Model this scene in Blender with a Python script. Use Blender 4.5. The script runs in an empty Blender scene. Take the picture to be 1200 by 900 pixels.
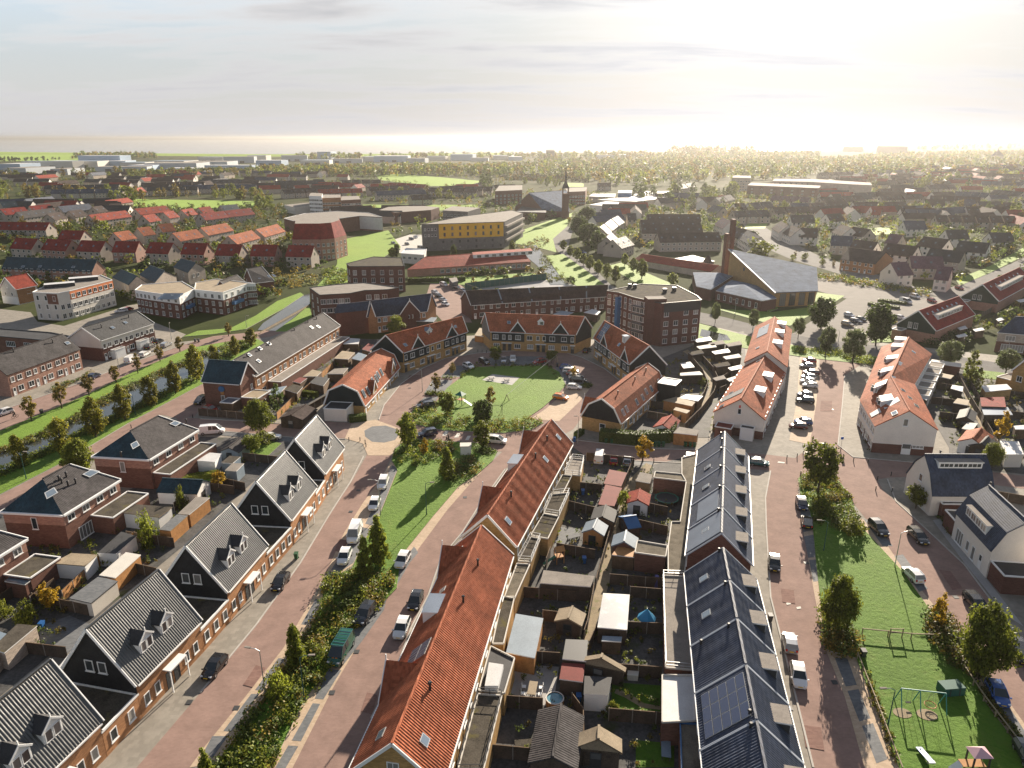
# Aerial view of a Dutch seaside town: brick streets, terraces round a small green, gardens, estates and the lake beyond.
import bpy, math, random
from math import radians as R, sin, cos, pi, sqrt, atan2, hypot
from mathutils import Vector, Matrix
random.seed(7)
SC = bpy.context.scene
COL = SC.collection
# ------------------------------------------------------------------ camera and survey helper
CAM_H, FPX, PITCH = 63.0,848.0, math.atan(289/848.0)
def G(x, y, z=0.0):
 """Map survey: a point of the 1200x900 aerial photograph to metres on the level plane z."""
 a = (x-600)/FPX; b = (450-y)/FPX
 d = (a, cos(PITCH)+b*sin(PITCH), -sin(PITCH)+b*cos(PITCH))
 t = (z-CAM_H)/d[2]
 return Vector((d[0]*t, d[1]*t))
def V3(p, z): return Vector((p[0], p[1], z))
cam = bpy.data.cameras.new('camera'); cam.sensor_width = 36; cam.lens = FPX/1200*36
cam.clip_start = .5; cam.clip_end = 80000
camo = bpy.data.objects.new('camera', cam); COL.objects.link(camo)
camo.location = (0,0, CAM_H); camo.rotation_euler = (pi/2-PITCH, 0,0)
SC.camera = camo
# ------------------------------------------------------------------ light, sky, air
SUN_EL, SUN_AZ = R(18.5), R(19.5)       # azimuth to the right of straight ahead
SDIR = Vector((sin(SUN_AZ)*cos(SUN_EL), cos(SUN_AZ)*cos(SUN_EL), sin(SUN_EL)))
sl = bpy.data.lights.new('sun', 'SUN'); sl.energy = 5.0; sl.angle = R(.5); sl.color = (1,.87,.70)
so = bpy.data.objects.new('sun', sl); COL.objects.link(so)
so.rotation_euler = (-SDIR).to_track_quat('-Z', 'Y').to_euler(); so.location = (60,200,120)
W = bpy.data.worlds.new('World'); SC.world = W; W.use_nodes = True
nt = W.node_tree; nt.nodes.clear()
def N(nt, typ, **kw):
 n = nt.nodes.new(typ)
 for k, v in kw.items():
  if k in n.inputs: n.inputs[k].default_value = v
  else: setattr(n, k, v)
 return n
def build_world():
 L = nt.links.new
 out = N(nt, 'ShaderNodeOutputWorld'); bg = N(nt, 'ShaderNodeBackground', Strength=.054)
 sky = N(nt, 'ShaderNodeTexSky'); sky.sky_type = 'NISHITA'; sky.sun_disc = False
 sky.sun_elevation = SUN_EL; sky.sun_rotation = SUN_AZ
 sky.air_density = .9; sky.dust_density = .7; sky.ozone_density = 1.5; sky.altitude = 60
 tc = N(nt, 'ShaderNodeTexCoord')
 sep = N(nt, 'ShaderNodeSeparateXYZ'); L(tc.outputs['Generated'], sep.inputs[0])
 dp = N(nt, 'ShaderNodeVectorMath', operation='DOT_PRODUCT'); L(tc.outputs['Generated'], dp.inputs[0]); dp.inputs[1].default_value = SDIR
 d0 = N(nt, 'ShaderNodeMath', operation='MAXIMUM'); L(dp.outputs['Value'], d0.inputs[0]); d0.inputs[1].default_value = 0
 pw = N(nt, 'ShaderNodeMath', operation='POWER'); L(d0.outputs[0], pw.inputs[0]); pw.inputs[1].default_value = 20
 # sky glow clamped to keep its fill light low: brightest it can be, away from and near the sun, keeping the sky's own hue
 q = N(nt, 'ShaderNodeMath', operation='MULTIPLY_ADD'); L(pw.outputs[0], q.inputs[0]); q.inputs[1].default_value = 4.2; q.inputs[2].default_value = 4.6
 sb = N(nt, 'ShaderNodeRGBToBW'); L(sky.outputs[0], sb.inputs[0])
 qr = N(nt, 'ShaderNodeMath', operation='DIVIDE'); L(q.outputs[0], qr.inputs[0]); L(sb.outputs[0], qr.inputs[1])
 qm = N(nt, 'ShaderNodeMath', operation='MINIMUM'); L(qr.outputs[0], qm.inputs[0]); qm.inputs[1].default_value = 1
 cap = N(nt, 'ShaderNodeMixRGB', blend_type='MULTIPLY'); cap.inputs[0].default_value = 1; hs = N(nt, 'ShaderNodeHueSaturation', Saturation=.62); L(sky.outputs[0], hs.inputs['Color']); L(hs.outputs[0], cap.inputs[1]); L(qm.outputs[0], cap.inputs[2])
 # cloud deck: project the view direction on a level layer, broad noise with torn edges
 zc = N(nt, 'ShaderNodeMath', operation='MAXIMUM'); L(sep.outputs['Z'], zc.inputs[0]); zc.inputs[1].default_value = .012
 zo = N(nt, 'ShaderNodeMath', operation='ADD'); L(zc.outputs[0], zo.inputs[0]); zo.inputs[1].default_value = .10
 dx = N(nt, 'ShaderNodeMath', operation='DIVIDE'); L(sep.outputs['X'], dx.inputs[0]); L(zo.outputs[0], dx.inputs[1])
 dy = N(nt, 'ShaderNodeMath', operation='DIVIDE'); L(sep.outputs['Y'], dy.inputs[0]); L(zo.outputs[0], dy.inputs[1])
 cb = N(nt, 'ShaderNodeCombineXYZ'); L(dx.outputs[0], cb.inputs[0]); L(dy.outputs[0], cb.inputs[1])
 mp = N(nt, 'ShaderNodeMapping'); L(cb.outputs[0], mp.inputs[0]); mp.inputs['Scale'].default_value = (.38,.95,1); mp.inputs['Location'].default_value = (2.3,.85,0)
 no = N(nt, 'ShaderNodeTexNoise', Scale=1.35, Detail=9.0, Roughness=.58, Distortion=.25); L(mp.outputs[0], no.inputs['Vector'])
 cr = N(nt, 'ShaderNodeValToRGB'); L(no.outputs['Fac'], cr.inputs[0])
 cr.color_ramp.elements[0].position = .45; cr.color_ramp.elements[0].color = (0,0,0,1)
 cr.color_ramp.elements[1].position = .60; cr.color_ramp.elements[1].color = (1,1,1,1)
 hi = N(nt, 'ShaderNodeMapRange'); L(sep.outputs['Z'], hi.inputs[0]); hi.inputs[1].default_value = .32; hi.inputs[2].default_value = .6; hi.inputs[3].default_value = 1; hi.inputs[4].default_value = .12   # clear overhead
 cov = N(nt, 'ShaderNodeMath', operation='MULTIPLY'); L(cr.outputs[0], cov.inputs[0]); L(hi.outputs[0], cov.inputs[1])
 # cloud tone: thicker parts are greyer, thin edges bright; brightness follows the sky behind
 cr2 = N(nt, 'ShaderNodeValToRGB'); L(no.outputs['Fac'], cr2.inputs[0])
 cr2.color_ramp.elements[0].position = .46; cr2.color_ramp.elements[0].color = (1.34,1.31,1.28,1)
 cr2.color_ramp.elements[1].position = .68; cr2.color_ramp.elements[1].color = (.76,.77,.80,1)
 bw = N(nt, 'ShaderNodeRGBToBW'); L(cap.outputs[0], bw.inputs[0])
 lift = N(nt, 'ShaderNodeMath', operation='MULTIPLY_ADD'); L(bw.outputs[0], lift.inputs[0]); lift.inputs[1].default_value = .62; lift.inputs[2].default_value = 1.75
 cc = N(nt, 'ShaderNodeMixRGB', blend_type='MULTIPLY'); cc.inputs[0].default_value = 1
 L(cr2.outputs[0], cc.inputs[1]); L(lift.outputs[0], cc.inputs[2])
 mx = N(nt, 'ShaderNodeMixRGB'); L(cov.outputs[0], mx.inputs[0]); L(cap.outputs[0], mx.inputs[1]); L(cc.outputs[0], mx.inputs[2])
 # grey veil of far cloud low over the lake, as bright as the sky it hides
 hz = N(nt, 'ShaderNodeMapRange'); L(sep.outputs['Z'], hz.inputs[0]); hz.inputs[1].default_value = .0; hz.inputs[2].default_value = .17; hz.inputs[3].default_value = .92; hz.inputs[4].default_value = 0
 hc = N(nt, 'ShaderNodeMixRGB', blend_type='MULTIPLY'); hc.inputs[0].default_value = 1; hc.inputs[1].default_value = (.93,.92,.96,1); L(lift.outputs[0], hc.inputs[2])
 mh = N(nt, 'ShaderNodeMixRGB'); L(hz.outputs[0], mh.inputs[0]); L(mx.outputs[0], mh.inputs[1]); L(hc.outputs[0], mh.inputs[2])
 L(mh.outputs[0], bg.inputs[0]); L(bg.outputs[0], out.inputs[0])
build_world()
SC.view_settings.view_transform = 'Standard'; SC.view_settings.look = 'None'
SC.view_settings.exposure = 1.5; SC.view_settings.gamma = 1.0; SC.view_settings.use_curve_mapping = False
SC.render.engine = 'CYCLES'
SC.cycles.use_denoising = True
SC.cycles.max_bounces = 6; SC.cycles.diffuse_bounces = 3; SC.cycles.glossy_bounces = 3; SC.cycles.transmission_bounces = 4
SC.cycles.volume_bounces = 1; SC.cycles.transparent_max_bounces = 6; SC.cycles.sample_clamp_indirect = 6
# ------------------------------------------------------------------ materials
MATS = {}
def principled(name):
 m = bpy.data.materials.new(name); m.use_nodes = True
 n = m.node_tree; b = n.nodes['Principled BSDF']
 return m, n, b
def surf(name, col, rough=.75, var=.18, scale=.45, fine=6.0, spec=.25, bump=.0, bscale=14., metal=0., patch=None):
 """A plain weathered surface: two scales of mottling in object space, optional bump and patches of a second colour."""
 if name in MATS: return MATS[name]
 m, n, b = principled(name); L = n.links.new
 tc = N(n, 'ShaderNodeTexCoord')
 n1 = N(n, 'ShaderNodeTexNoise', Scale=scale, Detail=5., Roughness=.6); L(tc.outputs['Object'], n1.inputs['Vector'])
 n2 = N(n, 'ShaderNodeTexNoise', Scale=fine, Detail=3., Roughness=.7); L(tc.outputs['Object'], n2.inputs['Vector'])
 ad = N(n, 'ShaderNodeMath', operation='ADD'); L(n1.outputs['Fac'], ad.inputs[0]); L(n2.outputs['Fac'], ad.inputs[1])
 mr = N(n, 'ShaderNodeMapRange'); L(ad.outputs[0], mr.inputs[0])
 mr.inputs[1].default_value = .6; mr.inputs[2].default_value = 1.4; mr.inputs[3].default_value = 1-2*var; mr.inputs[4].default_value = 1+2*var
 mul = N(n, 'ShaderNodeMixRGB', blend_type='MULTIPLY'); mul.inputs[0].default_value = 1
 mul.inputs[1].default_value = (*col, 1); L(mr.outputs[0], mul.inputs[2])
 last = mul.outputs[0]
 if patch:
  pn = N(n, 'ShaderNodeTexNoise', Scale=patch[1], Detail=6., Roughness=.62); L(tc.outputs['Object'], pn.inputs['Vector'])
  pr = N(n, 'ShaderNodeValToRGB'); L(pn.outputs['Fac'], pr.inputs[0])
  pr.color_ramp.elements[0].position = patch[2]; pr.color_ramp.elements[1].position = patch[2]+.12
  mx = N(n, 'ShaderNodeMixRGB'); L(pr.outputs[0], mx.inputs[0]); L(last, mx.inputs[1]); mx.inputs[2].default_value = (*patch[0], 1)
  last = mx.outputs[0]
 L(last, b.inputs['Base Color'])
 b.inputs['Roughness'].default_value = rough; b.inputs['Specular IOR Level'].default_value = spec; b.inputs['Metallic'].default_value = metal
 if bump:
  bn = N(n, 'ShaderNodeTexNoise', Scale=bscale, Detail=4., Roughness=.6); L(tc.outputs['Object'], bn.inputs['Vector'])
  bp = N(n, 'ShaderNodeBump', Strength=bump, Distance=.06); L(bn.outputs['Fac'], bp.inputs['Height']); L(bp.outputs[0], b.inputs['Normal'])
 MATS[name] = m; return m
def units(name, c1, c2, uw, uh, mortar=None, msize=.0, rough=.7, spec=.25, bump=.25, offset=.5, dirt=.22):
 """Laid units (roof tiles, bricks, pavers) in UV metres, each with a tint of its own, plus broad weathering."""
 if name in MATS: return MATS[name]
 m, n, b = principled(name); L = n.links.new
 uv = N(n, 'ShaderNodeUVMap'); tc = N(n, 'ShaderNodeTexCoord')
 br = N(n, 'ShaderNodeTexBrick'); br.offset = offset; L(uv.outputs[0], br.inputs['Vector'])
 br.inputs['Scale'].default_value = 1; br.inputs['Brick Width'].default_value = uw; br.inputs['Row Height'].default_value = uh
 br.inputs['Mortar Size'].default_value = msize; br.inputs['Color1'].default_value = (*c1,1); br.inputs['Color2'].default_value = (*c2,1)
 br.inputs['Mortar'].default_value = (*(mortar or c1), 1); br.inputs['Bias'].default_value = 0
 n1 = N(n, 'ShaderNodeTexNoise', Scale=.35, Detail=6., Roughness=.65); L(tc.outputs['Object'], n1.inputs['Vector'])
 mr = N(n, 'ShaderNodeMapRange'); L(n1.outputs['Fac'], mr.inputs[0])
 mr.inputs[1].default_value = .3; mr.inputs[2].default_value = .7; mr.inputs[3].default_value = 1-dirt; mr.inputs[4].default_value = 1+dirt
 mul = N(n, 'ShaderNodeMixRGB', blend_type='MULTIPLY'); mul.inputs[0].default_value = 1
 L(br.outputs['Color'], mul.inputs[1]); L(mr.outputs[0], mul.inputs[2]); L(mul.outputs[0], b.inputs['Base Color'])
 b.inputs['Roughness'].default_value = rough; b.inputs['Specular IOR Level'].default_value = spec
 if bump:
  sp = N(n, 'ShaderNodeSeparateXYZ'); L(uv.outputs[0], sp.inputs[0])
  dv = N(n, 'ShaderNodeMath', operation='DIVIDE'); L(sp.outputs['Y'], dv.inputs[0]); dv.inputs[1].default_value = uh
  fr = N(n, 'ShaderNodeMath', operation='FRACT'); L(dv.outputs[0], fr.inputs[0])
  du = N(n, 'ShaderNodeMath', operation='MULTIPLY'); L(sp.outputs['X'], du.inputs[0]); du.inputs[1].default_value = 2*pi/uw
  sn = N(n, 'ShaderNodeMath', operation='SINE'); L(du.outputs[0], sn.inputs[0])
  ad = N(n, 'ShaderNodeMath', operation='SUBTRACT'); L(sn.outputs[0], ad.inputs[0]); L(fr.outputs[0], ad.inputs[1])
  bp = N(n, 'ShaderNodeBump', Strength=bump, Distance=.05); L(ad.outputs[0], bp.inputs['Height']); L(bp.outputs[0], b.inputs['Normal'])
 MATS[name] = m; return m
def tile(name, col, spread=.25, rough=.6, spec=.3, bump=.3):
 return units(name, tuple(c*(1-spread) for c in col), tuple(c*(1+spread) for c in col), .3,.36, rough=rough, spec=spec, bump=bump, dirt=.34)
def brick(name, col, spread=.22):
 return units(name, tuple(c*(1-spread) for c in col), tuple(c*(1+spread) for c in col), .44,.13, mortar=tuple(c*.8+.05 for c in col), msize=.012, rough=.85, spec=.15, bump=0, dirt=.14)
def leafmat(name, col, var=.5, hue=(1., 1., 1.), trans=.5):
 if name in MATS: return MATS[name]
 m, n, b = principled(name); L = n.links.new
 g = N(n, 'ShaderNodeNewGeometry'); oi = N(n, 'ShaderNodeObjectInfo')
 cr = N(n, 'ShaderNodeValToRGB'); L(g.outputs['Random Per Island'], cr.inputs[0])
 e = cr.color_ramp.elements
 e[0].color = (*[c*(1-var) for c in col], 1); e[1].color = (*[min(1, c*(1+var)*h) for c, h in zip(col, hue)], 1)
 mr = N(n, 'ShaderNodeMapRange'); L(oi.outputs['Random'], mr.inputs[0]); mr.inputs[3].default_value = .75; mr.inputs[4].default_value = 1.3
 mul = N(n, 'ShaderNodeMixRGB', blend_type='MULTIPLY'); mul.inputs[0].default_value = 1; L(cr.outputs[0], mul.inputs[1]); L(mr.outputs[0], mul.inputs[2])
 L(mul.outputs[0], b.inputs['Base Color']); b.inputs['Roughness'].default_value = .55; b.inputs['Specular IOR Level'].default_value = .25
 tr = N(n, 'ShaderNodeBsdfTranslucent'); L(mul.outputs[0], tr.inputs[0])
 mx = N(n, 'ShaderNodeMixShader'); mx.inputs[0].default_value = trans
 L(b.outputs[0], mx.inputs[1]); L(tr.outputs[0], mx.inputs[2]); L(mx.outputs[0], n.nodes['Material Output'].inputs['Surface'])
 MATS[name] = m; return m
def plain(name, col, rough=.4, spec=.5, metal=0., coat=0.):
 if name in MATS: return MATS[name]
 m, n, b = principled(name)
 b.inputs['Base Color'].default_value = (*col, 1); b.inputs['Roughness'].default_value = rough
 b.inputs['Specular IOR Level'].default_value = spec; b.inputs['Metallic'].default_value = metal; b.inputs['Coat Weight'].default_value = coat
 MATS[name] = m; return m
M = dict(
orange=tile('orange roof tiles', (.31,.098,.050), .24,.8,.1), orangelow=tile('weathered orange roof tiles', (.29,.098,.052), .26,.85,.08),
black=tile('black glazed roof tiles', (.030,.031,.034), .22,.6,.2), slate=tile('blue black roof tiles', (.040,.053,.085), .22,.6,.2), slatematte=tile('blue grey slates', (.12,.155,.215), .12,.9,.05,.1),
glazed=tile('glazed dark roof tiles', (.036,.037,.035), .3,.38,.8,.1), greyroof=tile('grey brown roof tiles', (.062,.057,.058), .2,.8,.1),
teal=tile('dark teal roof tiles', (.018,.045,.062), .2,.6,.2), burgundy=tile('burgundy roof tiles', (.20,.024,.020), .22,.8,.1), redroof=tile('red roof tiles', (.26,.045,.028), .25,.8,.1),
brownroof=tile('brown roof tiles', (.060,.044,.040), .25,.85,.08), purple=tile('purple roof tiles', (.12,.07,.088), .2,.8,.1), zinc=surf('blue grey metal roofing', (.20,.235,.29), .38,.1, metal=.35, spec=.5),
felt=surf('roofing felt with moss', (.085,.075,.062), 1., .3,.7, bump=.3, patch=((.12,.105,.045), .5,.56), spec=.05), gravel=surf('roof gravel', (.17,.15,.12), 1., .3,.6,9, bump=.5, bscale=30, spec=.05),
feltpale=surf('pale roof felt', (.25,.225,.20), .9,.16,.5, spec=.1), feltred=surf('red roof felt', (.17,.035,.03), .8,.15), feltdark=surf('dark roof felt', (.045,.045,.048), .75,.25, spec=.3),
whiteflat=surf('white roofing sheet', (.55,.55,.55), .6,.1, spec=.15), bluegrey=surf('blue grey roofing sheet', (.20,.25,.30), .5,.12), puddled=surf('grey flat roof with pale puddles', (.30,.31,.33), .4,.1, patch=((.62,.60,.56), .28,.52)),
yellowbrick=brick('yellow brick', (.40,.245,.095)), orangebrick=brick('orange brick', (.36,.18,.085)), redbrick=brick('red brown brick', (.165,.078,.056)), brownbrick=brick('dark brown brick', (.125,.055,.042)),
pinkbrick=brick('pink brick', (.36,.20,.15)), palebrick=brick('pale sand brick', (.44,.37,.31)), palewall=surf('pale brick wall', (.72,.67,.61), .85,.06), greybrick=brick('grey brick', (.15,.14,.14)),
cladblack=surf('black timber boarding', (.021,.022,.025), .7,.3,1.2), cladgreen=surf('dark green boarding', (.012,.030,.024), .6,.2), concretelot=surf('lot paving', (.20,.185,.17), .9,.1,.2, spec=.08), cladnavy=surf('black green boarding', (.013,.022,.026), .6,.2),
white=surf('white paint', (.78,.78,.77), .5,.04), bluetrim=surf('pale blue grey trim', (.42,.46,.52), .5,.05), cream=surf('cream render', (.58,.55,.50), .8,.07), orangepanel=surf('orange cladding panels', (.62,.20,.075), .6,.08), yellowpanel=surf('yellow cladding panels', (.78,.42,.03), .5,.08),
dark=surf('dark grey paint', (.05,.052,.055), .5,.1), bluepanel=surf('blue cladding', (.05,.14,.30), .5,.1), teak=surf('orange stained timber', (.40,.20,.075), .7,.2,1.4), timber=surf('weathered fence timber', (.13,.085,.052), .85,.28,.9), timberdark=surf('dark fence timber', (.082,.062,.048), .85,.3,.9), tan=surf('tan timber roof', (.30,.24,.165), .8,.2),
glass=plain('window glass', (.03,.045,.055), .06,.7), pv=plain('solar cell glass', (.025,.04,.10), .18,.7), skylight=plain('skylight glass', (.20,.25,.30), .05,.9,.4), metal=surf('galvanised metal', (.45,.46,.47), .4,.08, metal=.6, spec=.5), lampgreen=surf('green painted steel', (.03,.10,.085), .45,.1), black_metal=plain('black painted metal', (.018,.018,.02), .5,.4),
road=units('red brick paving', (.25,.168,.142),(.275,.187,.158), .42,.2, rough=.9, spec=.12, bump=0, dirt=.17), roadpatch=units('mended brick paving', (.18,.105,.09),(.23,.14,.115), .42,.2, rough=.9, spec=.12, bump=0, dirt=.2), pave=units('sand grey paving', (.22,.20,.17),(.27,.245,.21), .6,.6, rough=.85, spec=.2, bump=0, dirt=.16),
band=units('sand coloured paving band', (.40,.30,.21),(.48,.37,.27), .42,.2, rough=.85, spec=.2, bump=0, dirt=.12), bay=units('grey paving', (.115,.122,.13),(.16,.165,.172), .42,.2, rough=.8, spec=.25, bump=0, dirt=.16),
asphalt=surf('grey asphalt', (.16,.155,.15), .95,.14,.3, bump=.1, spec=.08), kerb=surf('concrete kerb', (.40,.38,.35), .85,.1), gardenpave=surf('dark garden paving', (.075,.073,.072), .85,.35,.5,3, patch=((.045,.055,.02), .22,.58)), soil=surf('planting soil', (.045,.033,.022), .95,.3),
alley=surf('tan alley paving', (.27,.215,.14), .9,.2,.5, patch=((.16,.16,.06), .4,.58)), concrete=surf('pale concrete', (.46,.44,.40), .85,.1), tiled=surf('pale terrace tiles', (.34,.33,.32), .75,.1), wet=surf('grey court surface', (.34,.33,.32), .35,.1, patch=((.60,.58,.55), .07,.55)),
leaf=leafmat('green leaves', (.155,.19,.03), .5,(1.15,1.05,.8)), leafdark=leafmat('dark green leaves', (.085,.118,.026), .5), leafyellow=leafmat('yellow leaves', (.36,.235,.02), .35), leafautumn=leafmat('autumn tinted leaves', (.15,.19,.028), .45,(1.4,.97,.8)), leaflime=leafmat('lime green leaves', (.15,.165,.022), .4),
leafgrey=leafmat('grey green willow leaves', (.125,.15,.062), .4), leafbrown=leafmat('brown green leaves', (.15,.135,.034), .5,(1.25,1,.8)), reed=leafmat('pale reeds', (.14,.155,.065), .4), bark=surf('bark', (.075,.058,.042), .9,.25,2),
)
def grassmat():
 m, n, b = principled('lawn grass'); L = n.links.new
 tc = N(n, 'ShaderNodeTexCoord')
 a = N(n, 'ShaderNodeTexNoise', Scale=.09, Detail=6., Roughness=.6); L(tc.outputs['Object'], a.inputs['Vector'])
 c = N(n, 'ShaderNodeTexNoise', Scale=1.6, Detail=6., Roughness=.75); L(tc.outputs['Object'], c.inputs['Vector'])
 ad = N(n, 'ShaderNodeMath', operation='ADD'); L(a.outputs['Fac'], ad.inputs[0]); L(c.outputs['Fac'], ad.inputs[1])
 cr = N(n, 'ShaderNodeValToRGB'); L(ad.outputs[0], cr.inputs[0]); cr.color_ramp.elements[0].position = .35; cr.color_ramp.elements[1].position = .68
 mh = N(n, 'ShaderNodeMath', operation='MULTIPLY'); L(ad.outputs[0], mh.inputs[0]); mh.inputs[1].default_value = .5; L(mh.outputs[0], cr.inputs[0])
 cr.color_ramp.elements[0].color = (.030,.088,.006,1); cr.color_ramp.elements[1].color = (.080,.178,.012,1)
 wn = N(n, 'ShaderNodeTexNoise', Scale=.22, Detail=7., Roughness=.7); L(tc.outputs['Object'], wn.inputs['Vector'])
 wr = N(n, 'ShaderNodeValToRGB'); L(wn.outputs['Fac'], wr.inputs[0]); wr.color_ramp.elements[0].position = .56; wr.color_ramp.elements[1].position = .74; wr.color_ramp.elements[1].color = (.42,.42,.42,1)
 gm = N(n, 'ShaderNodeMixRGB'); L(wr.outputs[0], gm.inputs[0]); L(cr.outputs[0], gm.inputs[1]); gm.inputs[2].default_value = (.17,.16,.05,1)
 L(gm.outputs[0], b.inputs['Base Color']); b.inputs['Roughness'].default_value = .8; b.inputs['Specular IOR Level'].default_value = .15
 b.inputs['Sheen Weight'].default_value = .25; b.inputs['Sheen Tint'].default_value = (.7,.9,.2,1)
 bp = N(n, 'ShaderNodeBump', Strength=.9, Distance=.22); L(c.outputs['Fac'], bp.inputs['Height']); L(bp.outputs[0], b.inputs['Normal'])
 return m
M['grass'] = grassmat()
def curtains():                                            # rooms differ: some panes dark, some with pale blinds
 n = M['glass'].node_tree; b = n.nodes['Principled BSDF']; o = N(n, 'ShaderNodeObjectInfo'); c = N(n, 'ShaderNodeValToRGB'); n.links.new(o.outputs['Random'], c.inputs[0]); e = c.color_ramp.elements
 e[0].position = .45; e[0].color = (.025,.035,.042,1); e[1].position = .95; e[1].color = (.30,.29,.27,1); n.links.new(c.outputs[0], b.inputs['Base Color'])
curtains()
g_ = M['glazed'].node_tree.nodes['Principled BSDF']; g_.inputs['Coat Weight'].default_value = .3; g_.inputs['Coat Roughness'].default_value = .36
def watermat(name, col, wave, strength, rough):
 m, n, b = principled(name); L = n.links.new
 tc = N(n, 'ShaderNodeTexCoord'); w = N(n, 'ShaderNodeTexNoise', Scale=wave, Detail=5., Roughness=.6); L(tc.outputs['Object'], w.inputs['Vector'])
 bp = N(n, 'ShaderNodeBump', Strength=strength, Distance=.2); L(w.outputs['Fac'], bp.inputs['Height']); L(bp.outputs[0], b.inputs['Normal'])
 b.inputs['Base Color'].default_value = (*col, 1); b.inputs['Roughness'].default_value = rough; b.inputs['Specular IOR Level'].default_value = .6
 return m
M['pond'] = watermat('still canal water', (.04,.045,.04), 1.2,.04,.03)
M['lake'] = watermat('open lake water', (.30,.32,.34), .05,.07,.12)
def groundmat():
 m, n, b = principled('rough ground'); L = n.links.new
 tc = N(n, 'ShaderNodeTexCoord')
 a = N(n, 'ShaderNodeTexNoise', Scale=.018, Detail=8., Roughness=.65); L(tc.outputs['Object'], a.inputs['Vector'])
 cr = N(n, 'ShaderNodeValToRGB'); L(a.outputs['Fac'], cr.inputs[0]); e = cr.color_ramp.elements
 e[0].position = .36; e[0].color = (.025,.036,.010,1); e[1].position = .64; e[1].color = (.070,.066,.036,1)
 k = e.new(.5); k.color = (.042,.055,.014,1)
 L(cr.outputs[0], b.inputs['Base Color']); b.inputs['Roughness'].default_value = 1.; b.inputs['Specular IOR Level'].default_value = .05
 return m
M['ground'] = groundmat()
# ------------------------------------------------------------------ object helpers
def tag(o, label=None, cat=None, group=None, kind=None):
 if label: o['label'] = label
 if cat: o['category'] = cat
 if group: o['group'] = group
 if kind: o['kind'] = kind
 return o
def empty(name, loc, label, cat, group=None, rz=0., scale=None):
 o = bpy.data.objects.new(name, None); COL.objects.link(o); o.empty_display_size = .5
 o.location = (loc[0], loc[1], loc[2] if len(loc) > 2 else 0); o.rotation_euler = (0,0, rz)
 if scale: o.scale = scale
 return tag(o, label, cat, group)
class MB:
 """Collects polygons with materials, then links them as ONE mesh object with UVs in metres."""
 def __init__(s): s.v = []; s.f = []; s.m = []; s.mats = []
 def mi(s, m):
  if m not in s.mats: s.mats.append(m)
  return s.mats.index(m)
 def poly(s, pts, m):
  k = len(s.v); s.v += [tuple(p) for p in pts]; s.f.append(tuple(range(k, k+len(pts)))); s.m.append(s.mi(m))
 def prism(s, pl, z0, z1, side, top=None, bottom=False):
  pl = ccw([(p[0], p[1]) for p in pl]); n = len(pl)
  s.poly([(x, y, z1) for x, y in pl], top or side)
  if bottom: s.poly([(x, y, z0) for x, y in reversed(pl)], side)
  for i in range(n):
   a, b = pl[i], pl[(i+1) % n]; s.poly([(*a, z0),(*b, z0),(*b, z1),(*a, z1)], side)
 def hexa(s, a, b, m, mb=None):
  """a, b: two facing quads (lists of 4 points) joined into a closed solid."""
  s.poly(a, m); s.poly(list(reversed(b)), mb or m)
  for i in range(4):
   j = (i+1) % 4; s.poly([a[j], a[i], b[i], b[j]], mb or m)
 def box(s, c, u, hx, hy, z0, z1, m, top=None):
  n = (-u[1], u[0]); p = [(c[0]+u[0]*i*hx+n[0]*j*hy, c[1]+u[1]*i*hx+n[1]*j*hy) for i, j in ((-1,-1),(1,-1),(1,1),(-1,1))]
  s.prism(p, z0, z1, m, top, True)
 def beam(s, p, q, w, h, m, up=Vector((0,0,1))):
  p, q = Vector(p), Vector(q); d = (q-p).normalized(); x = d.cross(up)
  if x.length < 1e-4: x = Vector((1,0,0))
  x = x.normalized()*w/2; y = x.cross(d).normalized()*h/2
  s.hexa([p-x-y, p-x+y, p+x+y, p+x-y],[q-x-y, q-x+y, q+x+y, q+x-y], m)
 def tube(s, p, q, r0, r1, m, n=8):
  p, q = Vector(p), Vector(q); d = (q-p).normalized(); x = d.orthogonal().normalized(); y = d.cross(x)
  A = [p+(x*cos(2*pi*i/n)+y*sin(2*pi*i/n))*r0 for i in range(n)]; B = [q+(x*cos(2*pi*i/n)+y*sin(2*pi*i/n))*r1 for i in range(n)]
  for i in range(n):
   j = (i+1) % n; s.poly([A[i], A[j], B[j], B[i]], m)
  s.poly(list(reversed(A)), m); s.poly(B, m)
 def mesh(s, name, off=(0,0,0), uv=True, smooth=False, weld=False):
  me = bpy.data.meshes.new(name)
  me.from_pydata([(x-off[0], y-off[1], z-off[2]) for x, y, z in s.v],[], s.f)
  for m in s.mats: me.materials.append(m)
  me.polygons.foreach_set('material_index', s.m)
  if uv:
   ul = me.uv_layers.new(name='UVMap'); d = []
   for f in s.f:
    a, b, c = (Vector(s.v[f[i]]) for i in (0,1,2)); n = (b-a).cross(c-a)
    if n.length < 1e-9: n = Vector((0,0,1))
    n.normalize()
    t = Vector((1,0,0)) if abs(n.z) > .995 else Vector((0,0,1)).cross(n).normalized()
    bt = n.cross(t)
    for i in f:
     p = Vector(s.v[i]); d += (p.dot(t), p.dot(bt))
   ul.data.foreach_set('uv', d)
  if smooth: me.polygons.foreach_set('use_smooth', [True]*len(s.f))
  me.update(); return me
 def build(s, name, parent=None, off=None, uv=True, smooth=False):
  if off is None: off = parent.location if parent else (0,0,0)
  o = bpy.data.objects.new(name, s.mesh(name, off, uv, smooth)); COL.objects.link(o)
  if parent: o.parent = parent
  elif off != (0,0,0): o.location = off
  return o
def ccw(p):
 a = sum(p[i][0]*p[(i+1) % len(p)][1]-p[(i+1) % len(p)][0]*p[i][1] for i in range(len(p)))
 return list(p) if a > 0 else list(reversed(p))
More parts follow.
